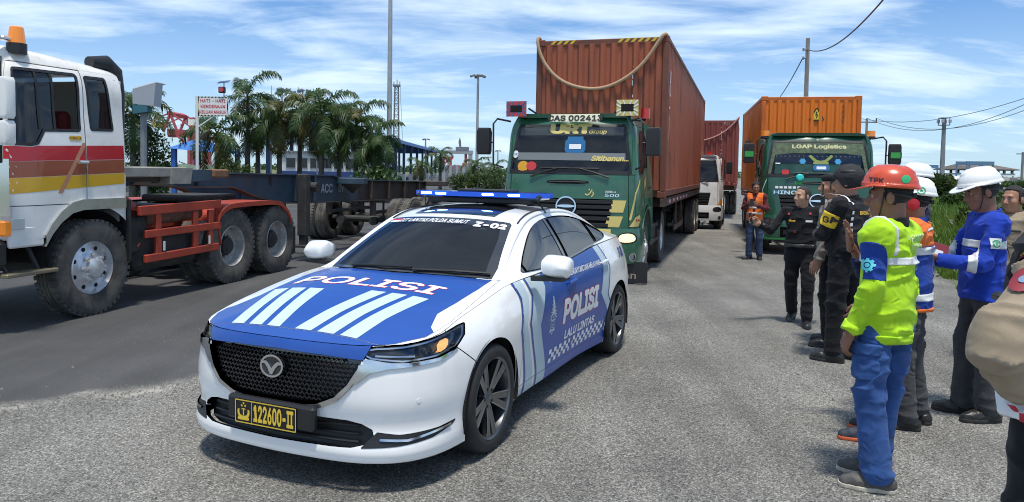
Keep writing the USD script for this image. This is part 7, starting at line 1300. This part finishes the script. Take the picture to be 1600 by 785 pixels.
def leaves(rng, c, r, n, s):
    """A cloud of small leaves filling an uneven ellipsoid, denser at its skin and in clumps."""
    d = rng.standard_normal((n, 3)); d /= np.linalg.norm(d, axis=1)[:, None]; rad = rng.random(n)**.33; k = .72+.55*meshkit.fbm(d*2.2+7, 3, 4); p = np.asarray(c)+d*np.asarray(r)*(rad*k)[:, None]; keep = meshkit.noise(p*2.6, 3) > .25; p = p[keep]; n = len(p)
    a = rng.standard_normal((n, 3)); a /= np.linalg.norm(a, axis=1)[:, None]; b = np.cross(a, rng.standard_normal((n, 3))); b /= np.linalg.norm(b, axis=1)[:, None]; sz = s*rng.uniform(.6, 1.3, n)[:, None]; i = np.arange(n)
    return np.vstack([p-a*sz, p+b*sz*.45, p+a*sz, p-b*sz*.45]), np.vstack([np.stack([i, i+n, i+2*n], 1), np.stack([i, i+2*n, i+3*n], 1)])
def bush(px, topy, Y, w, label, seed, m_=None, n=1500, s=.10, group=None, name='bush', cat='bush'):
    rng = np.random.default_rng(seed); p = at(px, topy, Y); h = max(.5, p[2]); t = thing(name, label, cat, (p[0], p[1], 0), 0, group); part(t, 'foliage', leaves(rng, (0, 0, h*.52), (w, w*.8, h*.58), n, s), m_ or BUSH); st = MB()
    for i in range(5): a = rng.uniform(0, 6.28); st.tube([(0, 0, 0), (w*.25*math.cos(a), w*.25*math.sin(a), h*.35), (w*.5*math.cos(a), w*.5*math.sin(a), h*.7)], [.05, .035, .015], 5)
    part(t, 'stems', st, TRK); return t
PL_ = [(338, 198, 40, 2.2, 'lowest palm with a dense drooping crown right behind the sign', 15, .1), (386, 140, 42, 2.3, 'tallest palm of the row with upright fronds beside the sign', 12, .05), (402, 190, 46, 2.1, 'dark low palm right of the tallest palm', 14, .1), (436, 170, 42, 2.3, 'palm with yellowing fronds left of the middle of the row', 16, .42), (468, 160, 45, 2.3, 'pale-topped palm in the middle of the row', 16, .2), (502, 163, 41, 2.7, 'broadest dark palm in the middle of the row', 20, .08), (530, 178, 44, 2.4, 'palm with hanging brown fronds right of the broadest palm', 17, .35), (556, 182, 41, 2.6, 'palm throwing one long frond to the right', 18, .08), (585, 216, 40, 1.9, 'short palm at the right end of the row beside the tall lamp post', 15, .15)]
for i, (px, ty, Y, L, lab, nf, yl) in enumerate(PL_): palm(px, ty, Y, lab, 20+i, int(nf*.82), L*1.12, .70, yellow=yl, nl=52)
palm(206, 165, 33, 'palm half hidden behind the white tractor cab', 41, 15, 2.2, group=None); palm(657, 256, 62, 'small bushy palm in front of the blue canopy', 42, 12, 1.7, .45, group='small palms near the blue canopy'); palm(688, 240, 66, 'slender young palm with a bare trunk before the fence', 43, 11, 1.7, .45, group='small palms near the blue canopy'); palm(742, 256, 64, 'small palm right of the grey gantry', 44, 12, 1.7, .45, group='small palms near the blue canopy'); palm(772, 262, 66, 'little palm beside the mirror of the green lorry', 45, 11, 1.6, .45, group='small palms near the blue canopy')
bush(240, 206, 34, .85, 'round yellow-green bush beside the blue booth', 51, BUSH, 2200, .09); bush(228, 246, 33.5, 1.1, 'low clipped hedge below the round bush', 52, BUSHD, 1600, .09); bush(755, 270, 62, 1.7, 'light green shrub below the small palms', 53, BUSH, 1400, .12, 'shrubs along the far verge'); bush(722, 272, 61, 1.3, 'shrub at the foot of the grey gantry', 54, BUSH, 1200, .12, 'shrubs along the far verge'); bush(775, 268, 61, 1.6, 'shrub behind the mirror of the green lorry', 55, BUSHD, 1400, .12, 'shrubs along the far verge'); bush(590, 262, 39, 1.5, 'bushy undergrowth under the short end palm', 57, BUSHD, 1500, .12)
bush(366, 250, 38.5, 1.0, 'grassy clump under the tallest palm', 58, BUSH, 1200, .10)
for i, (px, ty, Y, w, lab, m_) in enumerate([(1497, 300, 34, .8, 'dark shrub in front of the grey wall', BUSHD), (1568, 303, 26, 1.0, 'leafy shrub left of the khaki officer', BUSHD), (1596, 304, 24, .9, 'leafy shrub behind the khaki officer', BUSHD), (1545, 318, 20, .8, 'low green shrub behind the bright blue jacket', BUSH)]): bush(px, ty, Y, w, lab, 60+i, m_, 1800, .10, 'shrubs in the tall grass')
bush(1456, 272, 57, 1.9, 'small spreading tree behind the grey wall', 66, BUSH, 1700, .22, name='tree', cat='tree'); bush(1500, 282, 75, 2.2, 'round tree beside the tin roofs', 67, BUSHD, 1300, .22, name='tree', cat='tree'); bush(1554, 281, 85, 2.2, 'dark tree below the unfinished building', 68, BUSHD, 1300, .22, name='tree', cat='tree'); bush(1594, 284, 70, 1.8, 'tree at the right end of the wall', 69, BUSHD, 1300, .22, name='tree', cat='tree')
# tall grass on the right
def grass(n, seed):
    rng = np.random.default_rng(seed); Y = 10*np.exp(rng.random(n)**.95*math.log(5.9)); vx = np.interp(Y, ve[:, 1][6:], ve[:, 0][6:]) if False else np.interp(Y, VY, VX); wd = np.maximum(.71*Y+1.2-vx, .5); X = vx+rng.random(n)**1.15*wd; edge = np.clip((X-vx)/1.6, 0, 1); cl = meshkit.fbm(np.c_[X*.8, Y*.8, X*0], 3, 2); keep = (rng.random(n) < .25+edge) & (cl > .30); X, Y, edge, cl = X[keep], Y[keep], edge[keep], cl[keep]; n = len(X)
    h = (.10+.62*edge*(.4+cl)*np.interp(Y, [20, 45], [1, .6]))*rng.uniform(.6, 1.25, n); a = rng.uniform(0, 6.28, n); w = (.006+.00055*Y)*rng.uniform(.8, 1.6, n); dx, dy = np.cos(a), np.sin(a); b = rng.uniform(0, 6.28, n); ln = h*rng.uniform(.1, .55, n); P0 = np.c_[X, Y, -.03+0*X]; s_ = np.c_[dx*w, dy*w, 0*X]; mid = P0+np.c_[np.cos(b)*ln*.35, np.sin(b)*ln*.35, h*.62]; tip = P0+np.c_[np.cos(b)*ln, np.sin(b)*ln, h]; i = np.arange(n)
    return np.vstack([P0-s_, P0+s_, mid+s_*.7, mid-s_*.7, tip]), np.vstack([np.stack([i, i+n, i+2*n], 1), np.stack([i, i+2*n, i+3*n], 1), np.stack([i+3*n, i+2*n, i+4*n], 1)])
VX, VY = np.array([14., 8.0, 6.6, 7.2, 9.2, 12.0, 16.5, 27, 48]), np.array([9.0, 9.6, 10.4, 12.2, 16.5, 23, 36, 66, 130]); VX, VY = VX[2:], VY[2:]
single('tall_grass', grass(60000, 8), GRS, kind='stuff')
fl_rng = np.random.default_rng(77)
wf = MB()
for _ in range(90):
    Y = fl_rng.uniform(11, 24); X = np.interp(Y, VY, VX)+fl_rng.uniform(.1, 5); wf.rev([(.001, .02), (.03, .0)], TF((X, Y, fl_rng.uniform(.25, .7))), 5)

# ================================================================== port side, left
GALV, GALD = mat('galvanised', (.36, .37, .38), .5, .3, var=.15, vs=4), mat('weathered_grey_steel', (.20, .21, .22), .6, .2, var=.2, vs=4); CBLU, CRED = mat('canopy_blue', (.030, .105, .30), .5, var=.15, vs=2, dirt=.3), mat('crane_red', (.40, .075, .085), .55, var=.2, vs=.5); WALL, WALLB = mat('white_wall', (.58, .58, .55), .7, var=.1, vs=1, dirt=.3), mat('blue_band', (.02, .05, .16), .6); CONC = mat('grey_concrete', (.24, .235, .22), .9, var=.25, vs=1.5, dirt=.5, dcol=(.10, .10, .09), ds=1.2)
def pole_thing(name, label, cat, px0, topy, Y, r, group=None, top=None, h=None):
    p = at(px0, topy, Y); h = h or p[2]; t = thing(name, label, cat, (p[0], p[1], 0), 0, group); part(t, 'pole', MB().tube([(0, 0, -.05), (0, 0, h)], [r, r*.6], 12), GALV, smooth=40); part(t, 'base_plate', MB().box((0, 0, .03), (r*4, r*4, .06)), GALD); return t, h
def floodhead(t, h, s, n=4, w=None):
    part(t, 'ring', MB().cyl((0, 0, h-.05*s), (0, 0, h+.10*s), .16*s, 10), GALD)
    for i in range(n):
        a = 2*math.pi*i/n+.3; c = V(math.cos(a)*.5*s, math.sin(a)*.5*s, h); lp = part(t, 'floodlight', MB().box((0, 0, 0), (.46*s, .34*s, .20*s), .03*s, TF(c, (math.cos(a), math.sin(a), -.35), (-math.sin(a), math.cos(a), 0))), GALD); part(lp, 'arm', MB().cyl((0, 0, h), c, .04*s, 6), GALD)
t, h = pole_thing('lamp_post', 'thick pale lamp post right of the row of palms, reaching out of the picture', 'lamp post', 609, 120, 42, .165, h=14.5); part(t, 'lamp_arm', MB().tube([(0, 0, 14.3), (.6, .1, 14.9), (1.8, .3, 15.1)], .05, 8), GALV); part(t, 'lamp_head', MB().hull([(1.6, .2, 15.05), (2.5, .5, 15.1), (2.5, .2, 15.1), (1.6, .45, 15.05), (2.0, .3, 15.25)]), GALD); part(t, 'foot', MB().box((0, 0, .6), (.75, .75, 1.3), .03), CONC)
t, h = pole_thing('flood_mast', 'tall floodlight mast left of the green lorry', 'light mast', 747, 119, 78, .19); floodhead(t, h, 1.15)
for px, ty, Y, s, lab in ((441, 140, 85, 1.25, 'left of two floodlight masts rising over the palms'), (473, 142, 85, 1.25, 'right of two floodlight masts rising over the palms'), (665, 218, 150, 1.2, 'far floodlight mast above the roof of the blue canopy'), (674, 230, 185, 1.2, 'farthest floodlight mast above the end of the blue canopy'), (778, 236, 190, 1.2, 'far light mast just left of the green lorry cab'), (764, 246, 240, 1.2, 'faint far light mast left of the green lorry, the shorter one')):
    t, h = pole_thing('flood_mast', lab, 'light mast', px, ty, Y, .16 if Y < 100 else .22, 'floodlight masts over the port'); floodhead(t, h, s, 3)
for px, ty, ln, lab in ((408, 116+10, .9, 'leaning thin antenna behind the tallest palm'), (424, 134, 0, 'upright thin antenna left of the left floodlight mast'), (466, 136, 0, 'thin antenna close to the right floodlight mast'), (498, 150, 1.0, 'leaning thin pole over the broadest palm')):
    p = at(px, ty, 70); t = thing('antenna', lab, 'antenna', (p[0], p[1], 0), 0); part(t, 'mast', MB().tube([(0, 0, 0), (-ln*.4, 0, p[2]*.6), (-ln*2.2 if ln else 0, 0, p[2])], [.07, .05, .025], 6), GALD); part(t, 'foot', MB().box((0, 0, .1), (.4, .4, .2)), CONC)
# warning sign with its solar flasher
p = at(308, 165, 35); sg = thing('warning_sign', 'white board with red lettering and striped edge on a white post', 'sign', (p[0], p[1], 0)); z0, z1 = at(308, 181.5, 35)[2], at(308, 151, 35)[2]; w = 47*35/FPX
SGW, SGR = mat('sign_white', (.75, .74, .70), .5, var=.05, vs=3), mat('sign_red', (.55, .03, .03), .5)
part(sg, 'post', MB().cyl((0, 0, 0), (0, 0, z1+.02), .075, 14), SGW, smooth=40); part(sg, 'board', MB().box((w/2+.05, -.02, (z0+z1)/2), (w, .04, z1-z0), .005), SGW); part(sg, 'brace', MB().cyl((0, 0, z0-.55), (w*.55, -.0, z0), .03, 8), SGW)
SF = flat((w/2+.05, -.042, (z0+z1)/2), (1, 0, 0), (0, 0, 1)); hh = (z1-z0)/2; fr_ = sbox(-w/2, -hh, w/2, hh).difference(sbox(-w/2+.05, -hh+.05, w/2-.05, hh-.05)); dk = unary_union([Polygon([(x, -hh), (x+.08, -hh), (x+.08+2*hh*.2, hh), (x+2*hh*.2, hh)]) for x in np.arange(-w/2-.5, w/2, .16)]).intersection(fr_)
part(sg, 'edge_stripes', panel(SF, fr_, 1, .001), mat('sign_cream', (.6, .55, .3), .5)); part(sg, 'edge_stripes', panel(SF, dk, 1, .004), BLK)
for i, tx in enumerate(('HATI - HATI', 'KENDERAAN', 'KELUAR MASUK')): g = textpoly(tx, .14, 1); b = g.bounds; g = affinity.scale(g, min(1, (w-.16)/(b[2]-b[0])), 1, origin=(0, 0)); part(sg, 'sign_lettering', panel(SF, affinity.translate(g, 0, .26-i*.26), 1, .004), SGR)
q = at(350, 147, 35); dxs = q[0]-p[0]; sf = thing('warning_lamp', 'solar-powered flashing lamp on top of the warning board', 'warning lamp', (q[0], q[1], z1)); part(sf, 'pole', MB().cyl((0, 0, 0), (0, 0, .68), .025, 8), GALD); part(sf, 'lamp_box', MB().box((-.08, -.03, .32), (.30, .20, .28), .03), BLK); part(sf, 'lens', MB().cyl((-.08, -.13, .32), (-.08, -.16, .32), .11, 16), REDL); part(sf, 'solar_panel', MB().box((0, 0, 0), (.52, .36, .03), 0, TF((0, 0, .70), (1, 0, .12), (0, 1, .35))), mat('solar_cells', (.10, .11, .13), .2, coat=.6))
# slanted grey hood-shaped board behind the cab
p = at(222, 150, 29); sb = thing('roadside_board', 'slanted pale grey board with a teal base showing above the tractor cab', 'board', (p[0], p[1], 0)); e = lambda x, y: V(*(at(x, y, 29)-V(p[0], p[1], 0)))
fa = [e(207, 140), e(243, 130), e(240, 166), e(207, 162)]; part(sb, 'board', MB().hull([*fa, *[v+V(.05, .5, 0) for v in fa]]), mat('board_grey', (.33, .35, .38), .5)); part(sb, 'top_sheet', MB().hull([fa[0]+V(0, 0, .01), fa[1]+V(0, 0, .01), fa[0]+V(.1, .7, .06), fa[1]+V(.1, .7, .03), fa[0]+V(0, 0, .05), fa[1]+V(0, 0, .05)]), SGW); part(sb, 'base', MB().hull([e(207, 163), e(230, 165.5), e(230, 175), e(207, 178), e(207, 163)+V(0, .4, 0), e(230, 165.5)+V(0, .4, 0), e(230, 175)+V(0, .4, 0), e(207, 178)+V(0, .4, 0)]), mat('teal_board', (.03, .12, .15), .6)); part(sb, 'post', MB().cyl(V(-.1, .3, 0), V(-.1, .3, e(207, 170)[2]), .12, 10), GALD)
# blue booth with a tarpaulin
p = at(272, 232, 44); q = at(340, 232, 44); bo = thing('open_shed', 'blue open-sided shed with a pale tarpaulin behind the warning sign', 'shed', (p[0], 44, 0)); wl = q[0]-p[0]; zt = p[2]
for x in (0, wl*.55, wl): 
    for y in (0, 3.2): part(bo, 'post', MB().box((x, y, zt/2), (.26, .26, zt)), mat('shed_blue', (.02, .10, .38), .5, var=.1, vs=2))
part(bo, 'roof', MB().hull([(-.3, -.3, zt), (wl+.3, -.3, zt-.25), (-.3, 3.6, zt), (wl+.3, 3.6, zt-.25), (wl*.15, 1.6, zt+.55), (wl*.5, 1.6, zt+.50)]), mat('shed_roof_blue', (.03, .14, .45), .5, var=.1, vs=1.5)); part(bo, 'tarpaulin', MB().quadstrip([(x, -.15+.06*math.sin(x*9), 0.4) for x in np.linspace(.3, wl-.1, 30)], [(x, -.15, 1.75+.10*abs(math.sin(x*2.2))) for x in np.linspace(.3, wl-.1, 30)]), mat('tarpaulin', (.34, .42, .30), .7, var=.15, vs=3))
# gatehouse behind the palms
p0, p1_ = at(440, 240, 72), at(572, 240, 72); gh = thing('gatehouse', 'low white building with a dark blue band behind the palms', 'building', (p0[0], 72, 0)); wl = p1_[0]-p0[0]; part(gh, 'wall', MB().box((wl/2, 3, 1.6), (wl, 6, 3.2)), WALL); part(gh, 'blue_band', MB().box((wl/2, -.02, 1.05), (wl+.04, .06, .75)), WALLB); part(gh, 'roof', MB().box((wl/2, 3, 3.28), (wl+.5, 6.5, .16)), GALD)
for i in range(6):
    x = .9+i*(wl-1.2)/6; f = part(gh, 'window', MB().box((x, -.03, 2.2), (.95, .07, 1.0)), mat('window_frame_grey', (.3, .3, .3), .5)); part(f, 'pane', MB().box((x, -.07, 2.2), (.85, .01, .9)), glass('house_glass', (.1, .12, .13), .4, .05))
# long blue canopy
cn = thing('blue_canopy', 'long blue canopy on many posts running away behind the lamp post', 'canopy', (-17, 0, 0)); y0, y1 = 76., 176.
part(cn, 'roof', MB().hull([(0, y0, 5.7), (0, y1, 5.7), (0, y0, 6.1), (0, y1, 6.1), (-4.5, y0, 6.75), (-4.5, y1, 6.75), (-9, y0, 6.1), (-9, y1, 6.1), (-9, y0, 5.7), (-9, y1, 5.7)]), CBLU); part(cn, 'fascia', MB().box((.06, (y0+y1)/2, 5.9), (.10, y1-y0, .5)), mat('fascia_blue', (.05, .16, .42), .5))
for y in np.arange(y0+2, y1, 8.2):
    for x in (-.4, -8.6): part(cn, 'post', MB().box((x, y, 2.85), (.38, .38, 5.7)), mat('post_navy', (.015, .04, .11), .5)); part(cn, 'post_foot', MB().box((x, y, .5), (.6, .6, 1.0)), WALL)
    part(cn, 'beam', MB().box((-4.5, y, 5.5), (8.4, .2, .3)), CBLU)
# grey gantry, fence panels
p0, p1_ = at(690, 240, 150), at(735, 240, 150); gy = thing('gantry', 'grey steel gantry at the end of the blue canopy', 'gantry', (p0[0], 150, 0)); wl = p1_[0]-p0[0]; zt = p1_[2]
for x in (0, wl): part(gy, 'leg', MB().box((x, 0, zt/2), (.8 if x else .4, .8, zt)), GALV)
part(gy, 'girder', MB().box((wl/2, 0, zt+.2), (wl+1, .9, .7)), GALV); part(gy, 'hoist', MB().box((wl*.72, 0, zt+.9), (2.6, 1, .7)).hull([(wl*.62, 0, zt+1), (wl*.68, .5, zt+1), (wl*.62, 0, zt+3.2), (wl*.66, .3, zt+2.6), (wl*.58, 0, zt+2.2)]), GALD); part(gy, 'inner_leg', MB().box((wl*.84, 0, zt/2), (.5, .5, zt)), CRED)
fe = thing('steel_fence', 'pale steel fence panels below the grey gantry', 'fence', (0, 0, 0))
for i, px in enumerate(np.arange(686, 738, 5.2)): a, b = at(px, 263, 98), at(px+4.4, 263, 98); part(fe, 'panel', MB().box(((a[0]+b[0])/2, 98, 1.2), (b[0]-a[0], .08, 2.4)), GALV if i % 2 else GALD)
# cranes
def beam(a, b, w, m=None): m = m or MB(); a, b = V(*a), V(*b); x = nrm(b-a); y = nrm(np.cross(V(.01, 1, .02), x)); L = np.linalg.norm(b-a); return m.box((L/2, 0, 0), (L, w, w), 0, TF(a, x, y))
D = 250.; W_ = lambda px, py: tuple(at(px, py, D)); qc = thing('quay_crane', 'red and white quay crane standing behind the blue shed', 'crane', (0, 0, 0)); P3 = lambda px, py, dy=0: (at(px, py, D)[0], D+dy, at(px, py, D)[2])
for dy in (0, 12):
    for a, b, w in (((266, 178), (255, 206), .7), ((266, 178), (277, 206), .7), ((302, 184), (304, 262), 1.3), ((268, 178), (303, 202), .45), ((262, 178), (235, 190), .4), ((282, 196), (303, 184), .4), ((296, 206), (296, 262), 1.0), ((276, 212), (296, 230), .5)): part(qc, 'frame_bar', beam(P3(*a, dy), P3(*b, dy), w), CRED)
part(qc, 'apex', beam(P3(264, 178), P3(264, 178, 12), 1.4), CRED); part(qc, 'boom', MB().box(((P3(254, 211)[0]+P3(306, 214)[0])/2, D+6, P3(280, 210)[2]), (P3(306, 0)[0]-P3(254, 0)[0], 5, 1.6)), CRED); part(qc, 'machinery_house', MB().box((P3(265, 206)[0], D+6, P3(265, 206)[2]), (4.5, 6, 2.0)), CRED); part(qc, 'white_board', MB().box((P3(306, 0)[0], D-2, P3(306, 192)[2]), (3.6, .4, 2.0)), SGW); part(qc, 'yellow_cab', MB().box((P3(240, 0)[0], D+4, P3(240, 194)[2]), (3.4, 4, 1.8)), mat('cab_yellow', (.55, .36, .05), .5)); part(qc, 'side_beam', MB().box((P3(290, 0)[0], D+6, P3(290, 225)[2]), (9, .9, .9)), CRED)
D2 = 420.; P4 = lambda px, py, dy=0: (at(px, py, D2)[0], D2+dy, at(px, py, D2)[2]); q2 = thing('quay_crane', 'far reddish crane seen under the grey gantry', 'crane', (0, 0, 0))
for a, b, w in (((693, 246), (693, 270), 1.4), ((704, 246), (704, 270), 1.4), ((688, 247), (708, 247), 1.6), ((700, 262), (728, 262), 2.2), ((712, 258), (712, 274), 1.2), ((724, 255), (724, 274), 1.2), ((693, 258), (704, 246), .8)): part(q2, 'frame_bar', beam(P4(*a), P4(*b), w), CRED)
# lattice mast behind the canopy
D3 = 190.; lm = thing('lattice_mast', 'grey lattice mast rising behind the roof of the blue canopy', 'mast', (at(621, 0, D3)[0], D3, 0)); top = at(619, 136, D3)[2]; b0, t0 = 1.0, .55; cor = lambda z: [(sx*(b0+(t0-b0)*z/top)*.8, sy*(b0+(t0-b0)*z/top)*.8, z) for sx, sy in ((-1, -1), (1, -1), (1, 1), (-1, 1))]
for k in range(4): part(lm, 'chord', MB().cyl(cor(0)[k], cor(top)[k], .11, 5), GALD)
zs = np.linspace(2, top, 16); br = MB()
for a, b in zip(zs[:-1], zs[1:]):
    for k in range(4): br.cyl(cor(a)[k], cor(b)[(k+1) % 4], .055, 4).cyl(cor(b)[k], cor(b)[(k+1) % 4], .055, 4)
part(lm, 'bracing', br, GALD, kind='stuff'); part(lm, 'head', MB().box((0, 0, top+.3), (1.8, 1.4, .5)).box((-.7, 0, top+.9), (.2, .2, .9)).box((.1, 0, top+1.2), (.2, .2, 1.2)).box((.8, 0, top+.9), (.2, .2, .9)), GALD); part(lm, 'cable', MB().cyl((.9, 0, top), (2.0, 0, 2), .05, 4), GALD)

# ================================================================== right side: poles, wires, wall, buildings
CPOL = mat('concrete_pole', (.27, .25, .22), .9, var=.2, vs=2, dirt=.3)
p = at(1262.5, 60, 31); ep = thing('utility_pole', 'square concrete utility pole rising behind the orange container', 'utility pole', (p[0], p[1], 0)); part(ep, 'pole', MB().tube([(0, 0, 0), (0, 0, p[2])], [.12, .085], 4), CPOL); zi = at(1262, 78, 31)[2]
for z in (zi, zi-.35): part(ep, 'bracket', MB().box((-.09, 0, z), (.16, .10, .05), .01).cyl((-.17, 0, z-.06), (-.17, 0, z+.06), .04, 8), GALD)
p2_ = at(1354.5, 189, 62); tp_ = thing('utility_pole', 'thin utility pole with a crossarm beside the beacon of the dark green lorry', 'utility pole', (p2_[0], p2_[1], 0)); part(tp_, 'pole', MB().tube([(0, 0, 0), (0, 0, p2_[2]+.1)], [.15, .10], 8), CPOL); part(tp_, 'crossarm', MB().box((0, 0, p2_[2]-.12), (1.65, .09, .10)), GALD)
for x in (-.78, 0, .78): part(tp_, 'insulator', MB().cyl((x, 0, p2_[2]-.07), (x, 0, p2_[2]+.22), .05, 8), BLK)
WR = mat('wire_black', (.02, .02, .022), .6)
def wire(name, label, a, b, sag, r, group=None): t = np.linspace(0, 1, 40)[:, None]; q = V(*a)*(1-t)+V(*b)*t; q[:, 2] -= (4*sag*t*(1-t))[:, 0]; single(name, MB().tube(q, r, 5), WR, label, 'cable', group)
wa = np.r_[p[0]-.0, p[1], zi]; wire('power_cable', 'thick cable sweeping up from the concrete pole out of the picture', wa, at(1420, -50, 14), .55, .020); wire('power_cable', 'thin cable dropping from the concrete pole behind the orange container', wa+V(-.17, 0, -.3), at(1195, 172, 62), .5, .022)
for i, (yy, sg_, lab) in enumerate(((146, .9, 'topmost of the wires from the crossarm to the right'), (150, 1.5, 'middle wire from the crossarm to the right'), (163, 1.2, 'lowest of the wires from the crossarm to the right'))): wire('overhead_wire', lab, V(p2_[0]-.78+.78*i, p2_[1], p2_[2]+.22), at(1640, yy-6, 40), sg_, .018, 'wires from the crossarm pole')
wire('overhead_wire', 'wire running from the crossarm pole back behind the orange container', V(p2_[0]-.78, p2_[1], p2_[2]+.2), at(1240, 214, 90), .6, .02)
p = at(1475.5, 186, 88); mm = thing('flood_mast', 'slim lattice mast with a boxy head over the grass field', 'light mast', (p[0], p[1], 0)); part(mm, 'pole', MB().tube([(0, 0, 0), (0, 0, p[2])], [.30, .20], 6), GALD); part(mm, 'head_frame', MB().box((0, 0, p[2]+.1), (.95, .9, .08)).box((0, 0, p[2]-.75), (.95, .9, .08)), GALD)
for i, (x, y) in enumerate(((-.42, -.4), (.42, -.4), (.42, .4), (-.42, .4))): part(mm, 'head_post', MB().box((x, y, p[2]-.32), (.07, .07, .8)), GALD); part(mm, 'floodlight', MB().box((x, y*1.2, p[2]-.3), (.3, .2, .4), .03), GALV)
q = at(1600, 238, 80); t = thing('utility_pole', 'distant dark pole at the right edge above the khaki officer', 'utility pole', (q[0]-.1, q[1], 0)); part(t, 'pole', MB().tube([(0, 0, 0), (0, 0, q[2])], [.16, .12], 8), GALD); part(t, 'crossarm', MB().box((0, 0, q[2]-.2), (1.4, .08, .1)), GALD)
q = at(1487, 266, 160); t = thing('utility_pole', 'faint far pole with a crossarm right of the slim mast', 'utility pole', (q[0], q[1], 0)); part(t, 'pole', MB().tube([(0, 0, 0), (0, 0, q[2])], [.16, .12], 6), GALD); part(t, 'crossarm', MB().box((0, 0, q[2]-.2), (2.2, .12, .12)), GALD)
a, b = at(1405, 300, 61), at(1660, 300, 61); wl_ = thing('concrete_wall', 'low weathered concrete wall at the far side of the grass', 'wall', (0, 0, 0)); ztop = at(1460, 294, 61)[2]; n_ = 14
for i in range(n_):
    x0, x1 = a[0]+(b[0]-a[0])*i/n_, a[0]+(b[0]-a[0])*(i+1)/n_; part(wl_, 'panel', MB().box(((x0+x1)/2, 61, ztop/2-.1), (x1-x0-.04, .14, ztop+.1)), CONC); part(wl_, 'post', MB().box((x0, 60.96, ztop/2), (.20, .24, ztop+.12)), CONC); part(wl_, 'coping', MB().box(((x0+x1)/2, 61, ztop+.07), (x1-x0-.03, .24, .09)), WALL)
# blue steel frames, unfinished house, sheds
FRB = mat('frame_blue_grey', (.10, .19, .30), .5)
def stand(px0, px1, ty, by, Y, label):
    a, b = at(px0, ty, Y), at(px1, ty, Y); w = b[0]-a[0]; t = thing('billboard_stand', label, 'frame', (a[0], Y, 0)); 
    for x in (0, w/2, w):
        for y in (0, 2.2): part(t, 'post', MB().box((x, y, a[2]/2), (.16, .16, a[2])), FRB)
    for y in (0, 2.2): part(t, 'top_beam', MB().box((w/2, y, a[2]-.15), (w+.2, .18, .45)), FRB); part(t, 'rail', MB().box((w/2, y, a[2]*.62), (w, .10, .12)), FRB)
stand(1434, 1465, 258.5, 285, 100, 'smaller blue steel frame behind the navy jacket'); stand(1511, 1552, 253, 290, 96, 'larger blue steel frame in front of the unfinished house')
Yh = 112.; a, b = at(1512, 264, Yh), at(1586, 264, Yh); hs = thing('unfinished_house', 'unfinished concrete house with a brown gable roof beyond the grass', 'building', (a[0], Yh, 0)); w = b[0]-a[0]; zr_ = at(1574, 256.5, Yh)[2]; ze = a[2]
part(hs, 'lower_wall', MB().box((w*.56, 4.2, at(0, 274, Yh)[2]/2), (w*.84, 8, at(1550, 272, Yh)[2])), CONC); part(hs, 'floor_slab', MB().box((w*.56, 4.2, at(1550, 272.5, Yh)[2]), (w*.9, 8.4, .25)), WALL)
for x in np.linspace(w*.14, w*.98, 6):
    for y in (.4, 8): part(hs, 'column', MB().box((x, y, (ze+at(1550, 272, Yh)[2])/2), (.28, .28, ze-at(1550, 272, Yh)[2])), CONC)
part(hs, 'parapet', MB().box((w*.45, .3, at(1550, 269.5, Yh)[2]), (w*.5, .15, .7)), CONC); part(hs, 'roof', MB().hull([(-.1, -.6, ze), (w+.3, -.6, ze), (w*.12, 4.2, zr_), (w*.83, 4.2, zr_), (-.1, 9, ze), (w+.3, 9, ze), (-.1, -.6, ze-.15), (w+.3, -.6, ze-.15), (-.1, 9, ze-.15), (w+.3, 9, ze-.15)]), mat('roof_brown', (.12, .10, .085), .8, var=.25, vs=2)); part(hs, 'gable', MB().hull([(w*.99, -.3, ze-.2), (w*.99, 8.6, ze-.2), (w*.90, 4.2, zr_-.3), (w*.97, -.3, ze-.2), (w*.97, 8.6, ze-.2)]), mat('dark_gap', (.03, .028, .026), .9))
for px0, px1, ty, Y, lab, m_ in ((1476, 1514, 276, 95, 'long low shed with a grey tin roof behind the small tree', GALV), (1508, 1560, 284, 82, 'pale low shed left of the unfinished house', WALL), (1566, 1625, 280, 90, 'low pale building with a brown roof at the far right', mat('tin_brown', (.17, .15, .125), .7, var=.2, vs=2))):
    a, b = at(px0, ty, Y), at(px1, ty, Y); w = b[0]-a[0]; h = max(2.0, a[2]); t = thing('shed', lab, 'shed', (a[0], Y, 0)); part(t, 'wall', MB().box((w/2, 2.5, (h-.7)/2), (w, 5, h-.7)), WALL); part(t, 'roof', MB().hull([(-.3, -.4, h-.8), (w+.3, -.4, h-.8), (-.3, 2.5, h), (w+.3, 2.5, h), (-.3, 5.4, h-.8), (w+.3, 5.4, h-.8)]), m_); part(t, 'door', MB().box((w*.3, -.02, .95), (.9, .06, 1.9)), GALD); part(t, 'window', MB().box((w*.65, -.02, 1.3), (1.2, .06, .6)), mat('dark_gap', (.03, .028, .026), .9))
# far wooded skyline
rng = np.random.default_rng(3); vv, ff, k = [], [], 0
for i in range(150):
    X = rng.uniform(-420, 560); Yd = rng.uniform(430, 560); v, f = leaves(rng, (X, Yd, 1.5), (16, 6, rng.uniform(1.5, 3.6)), 80, 1.4); vv.append(v); ff.append(f+k); k += len(v)
single('distant_trees', (np.vstack(vv), np.vstack(ff)), BUSHD, kind='stuff')
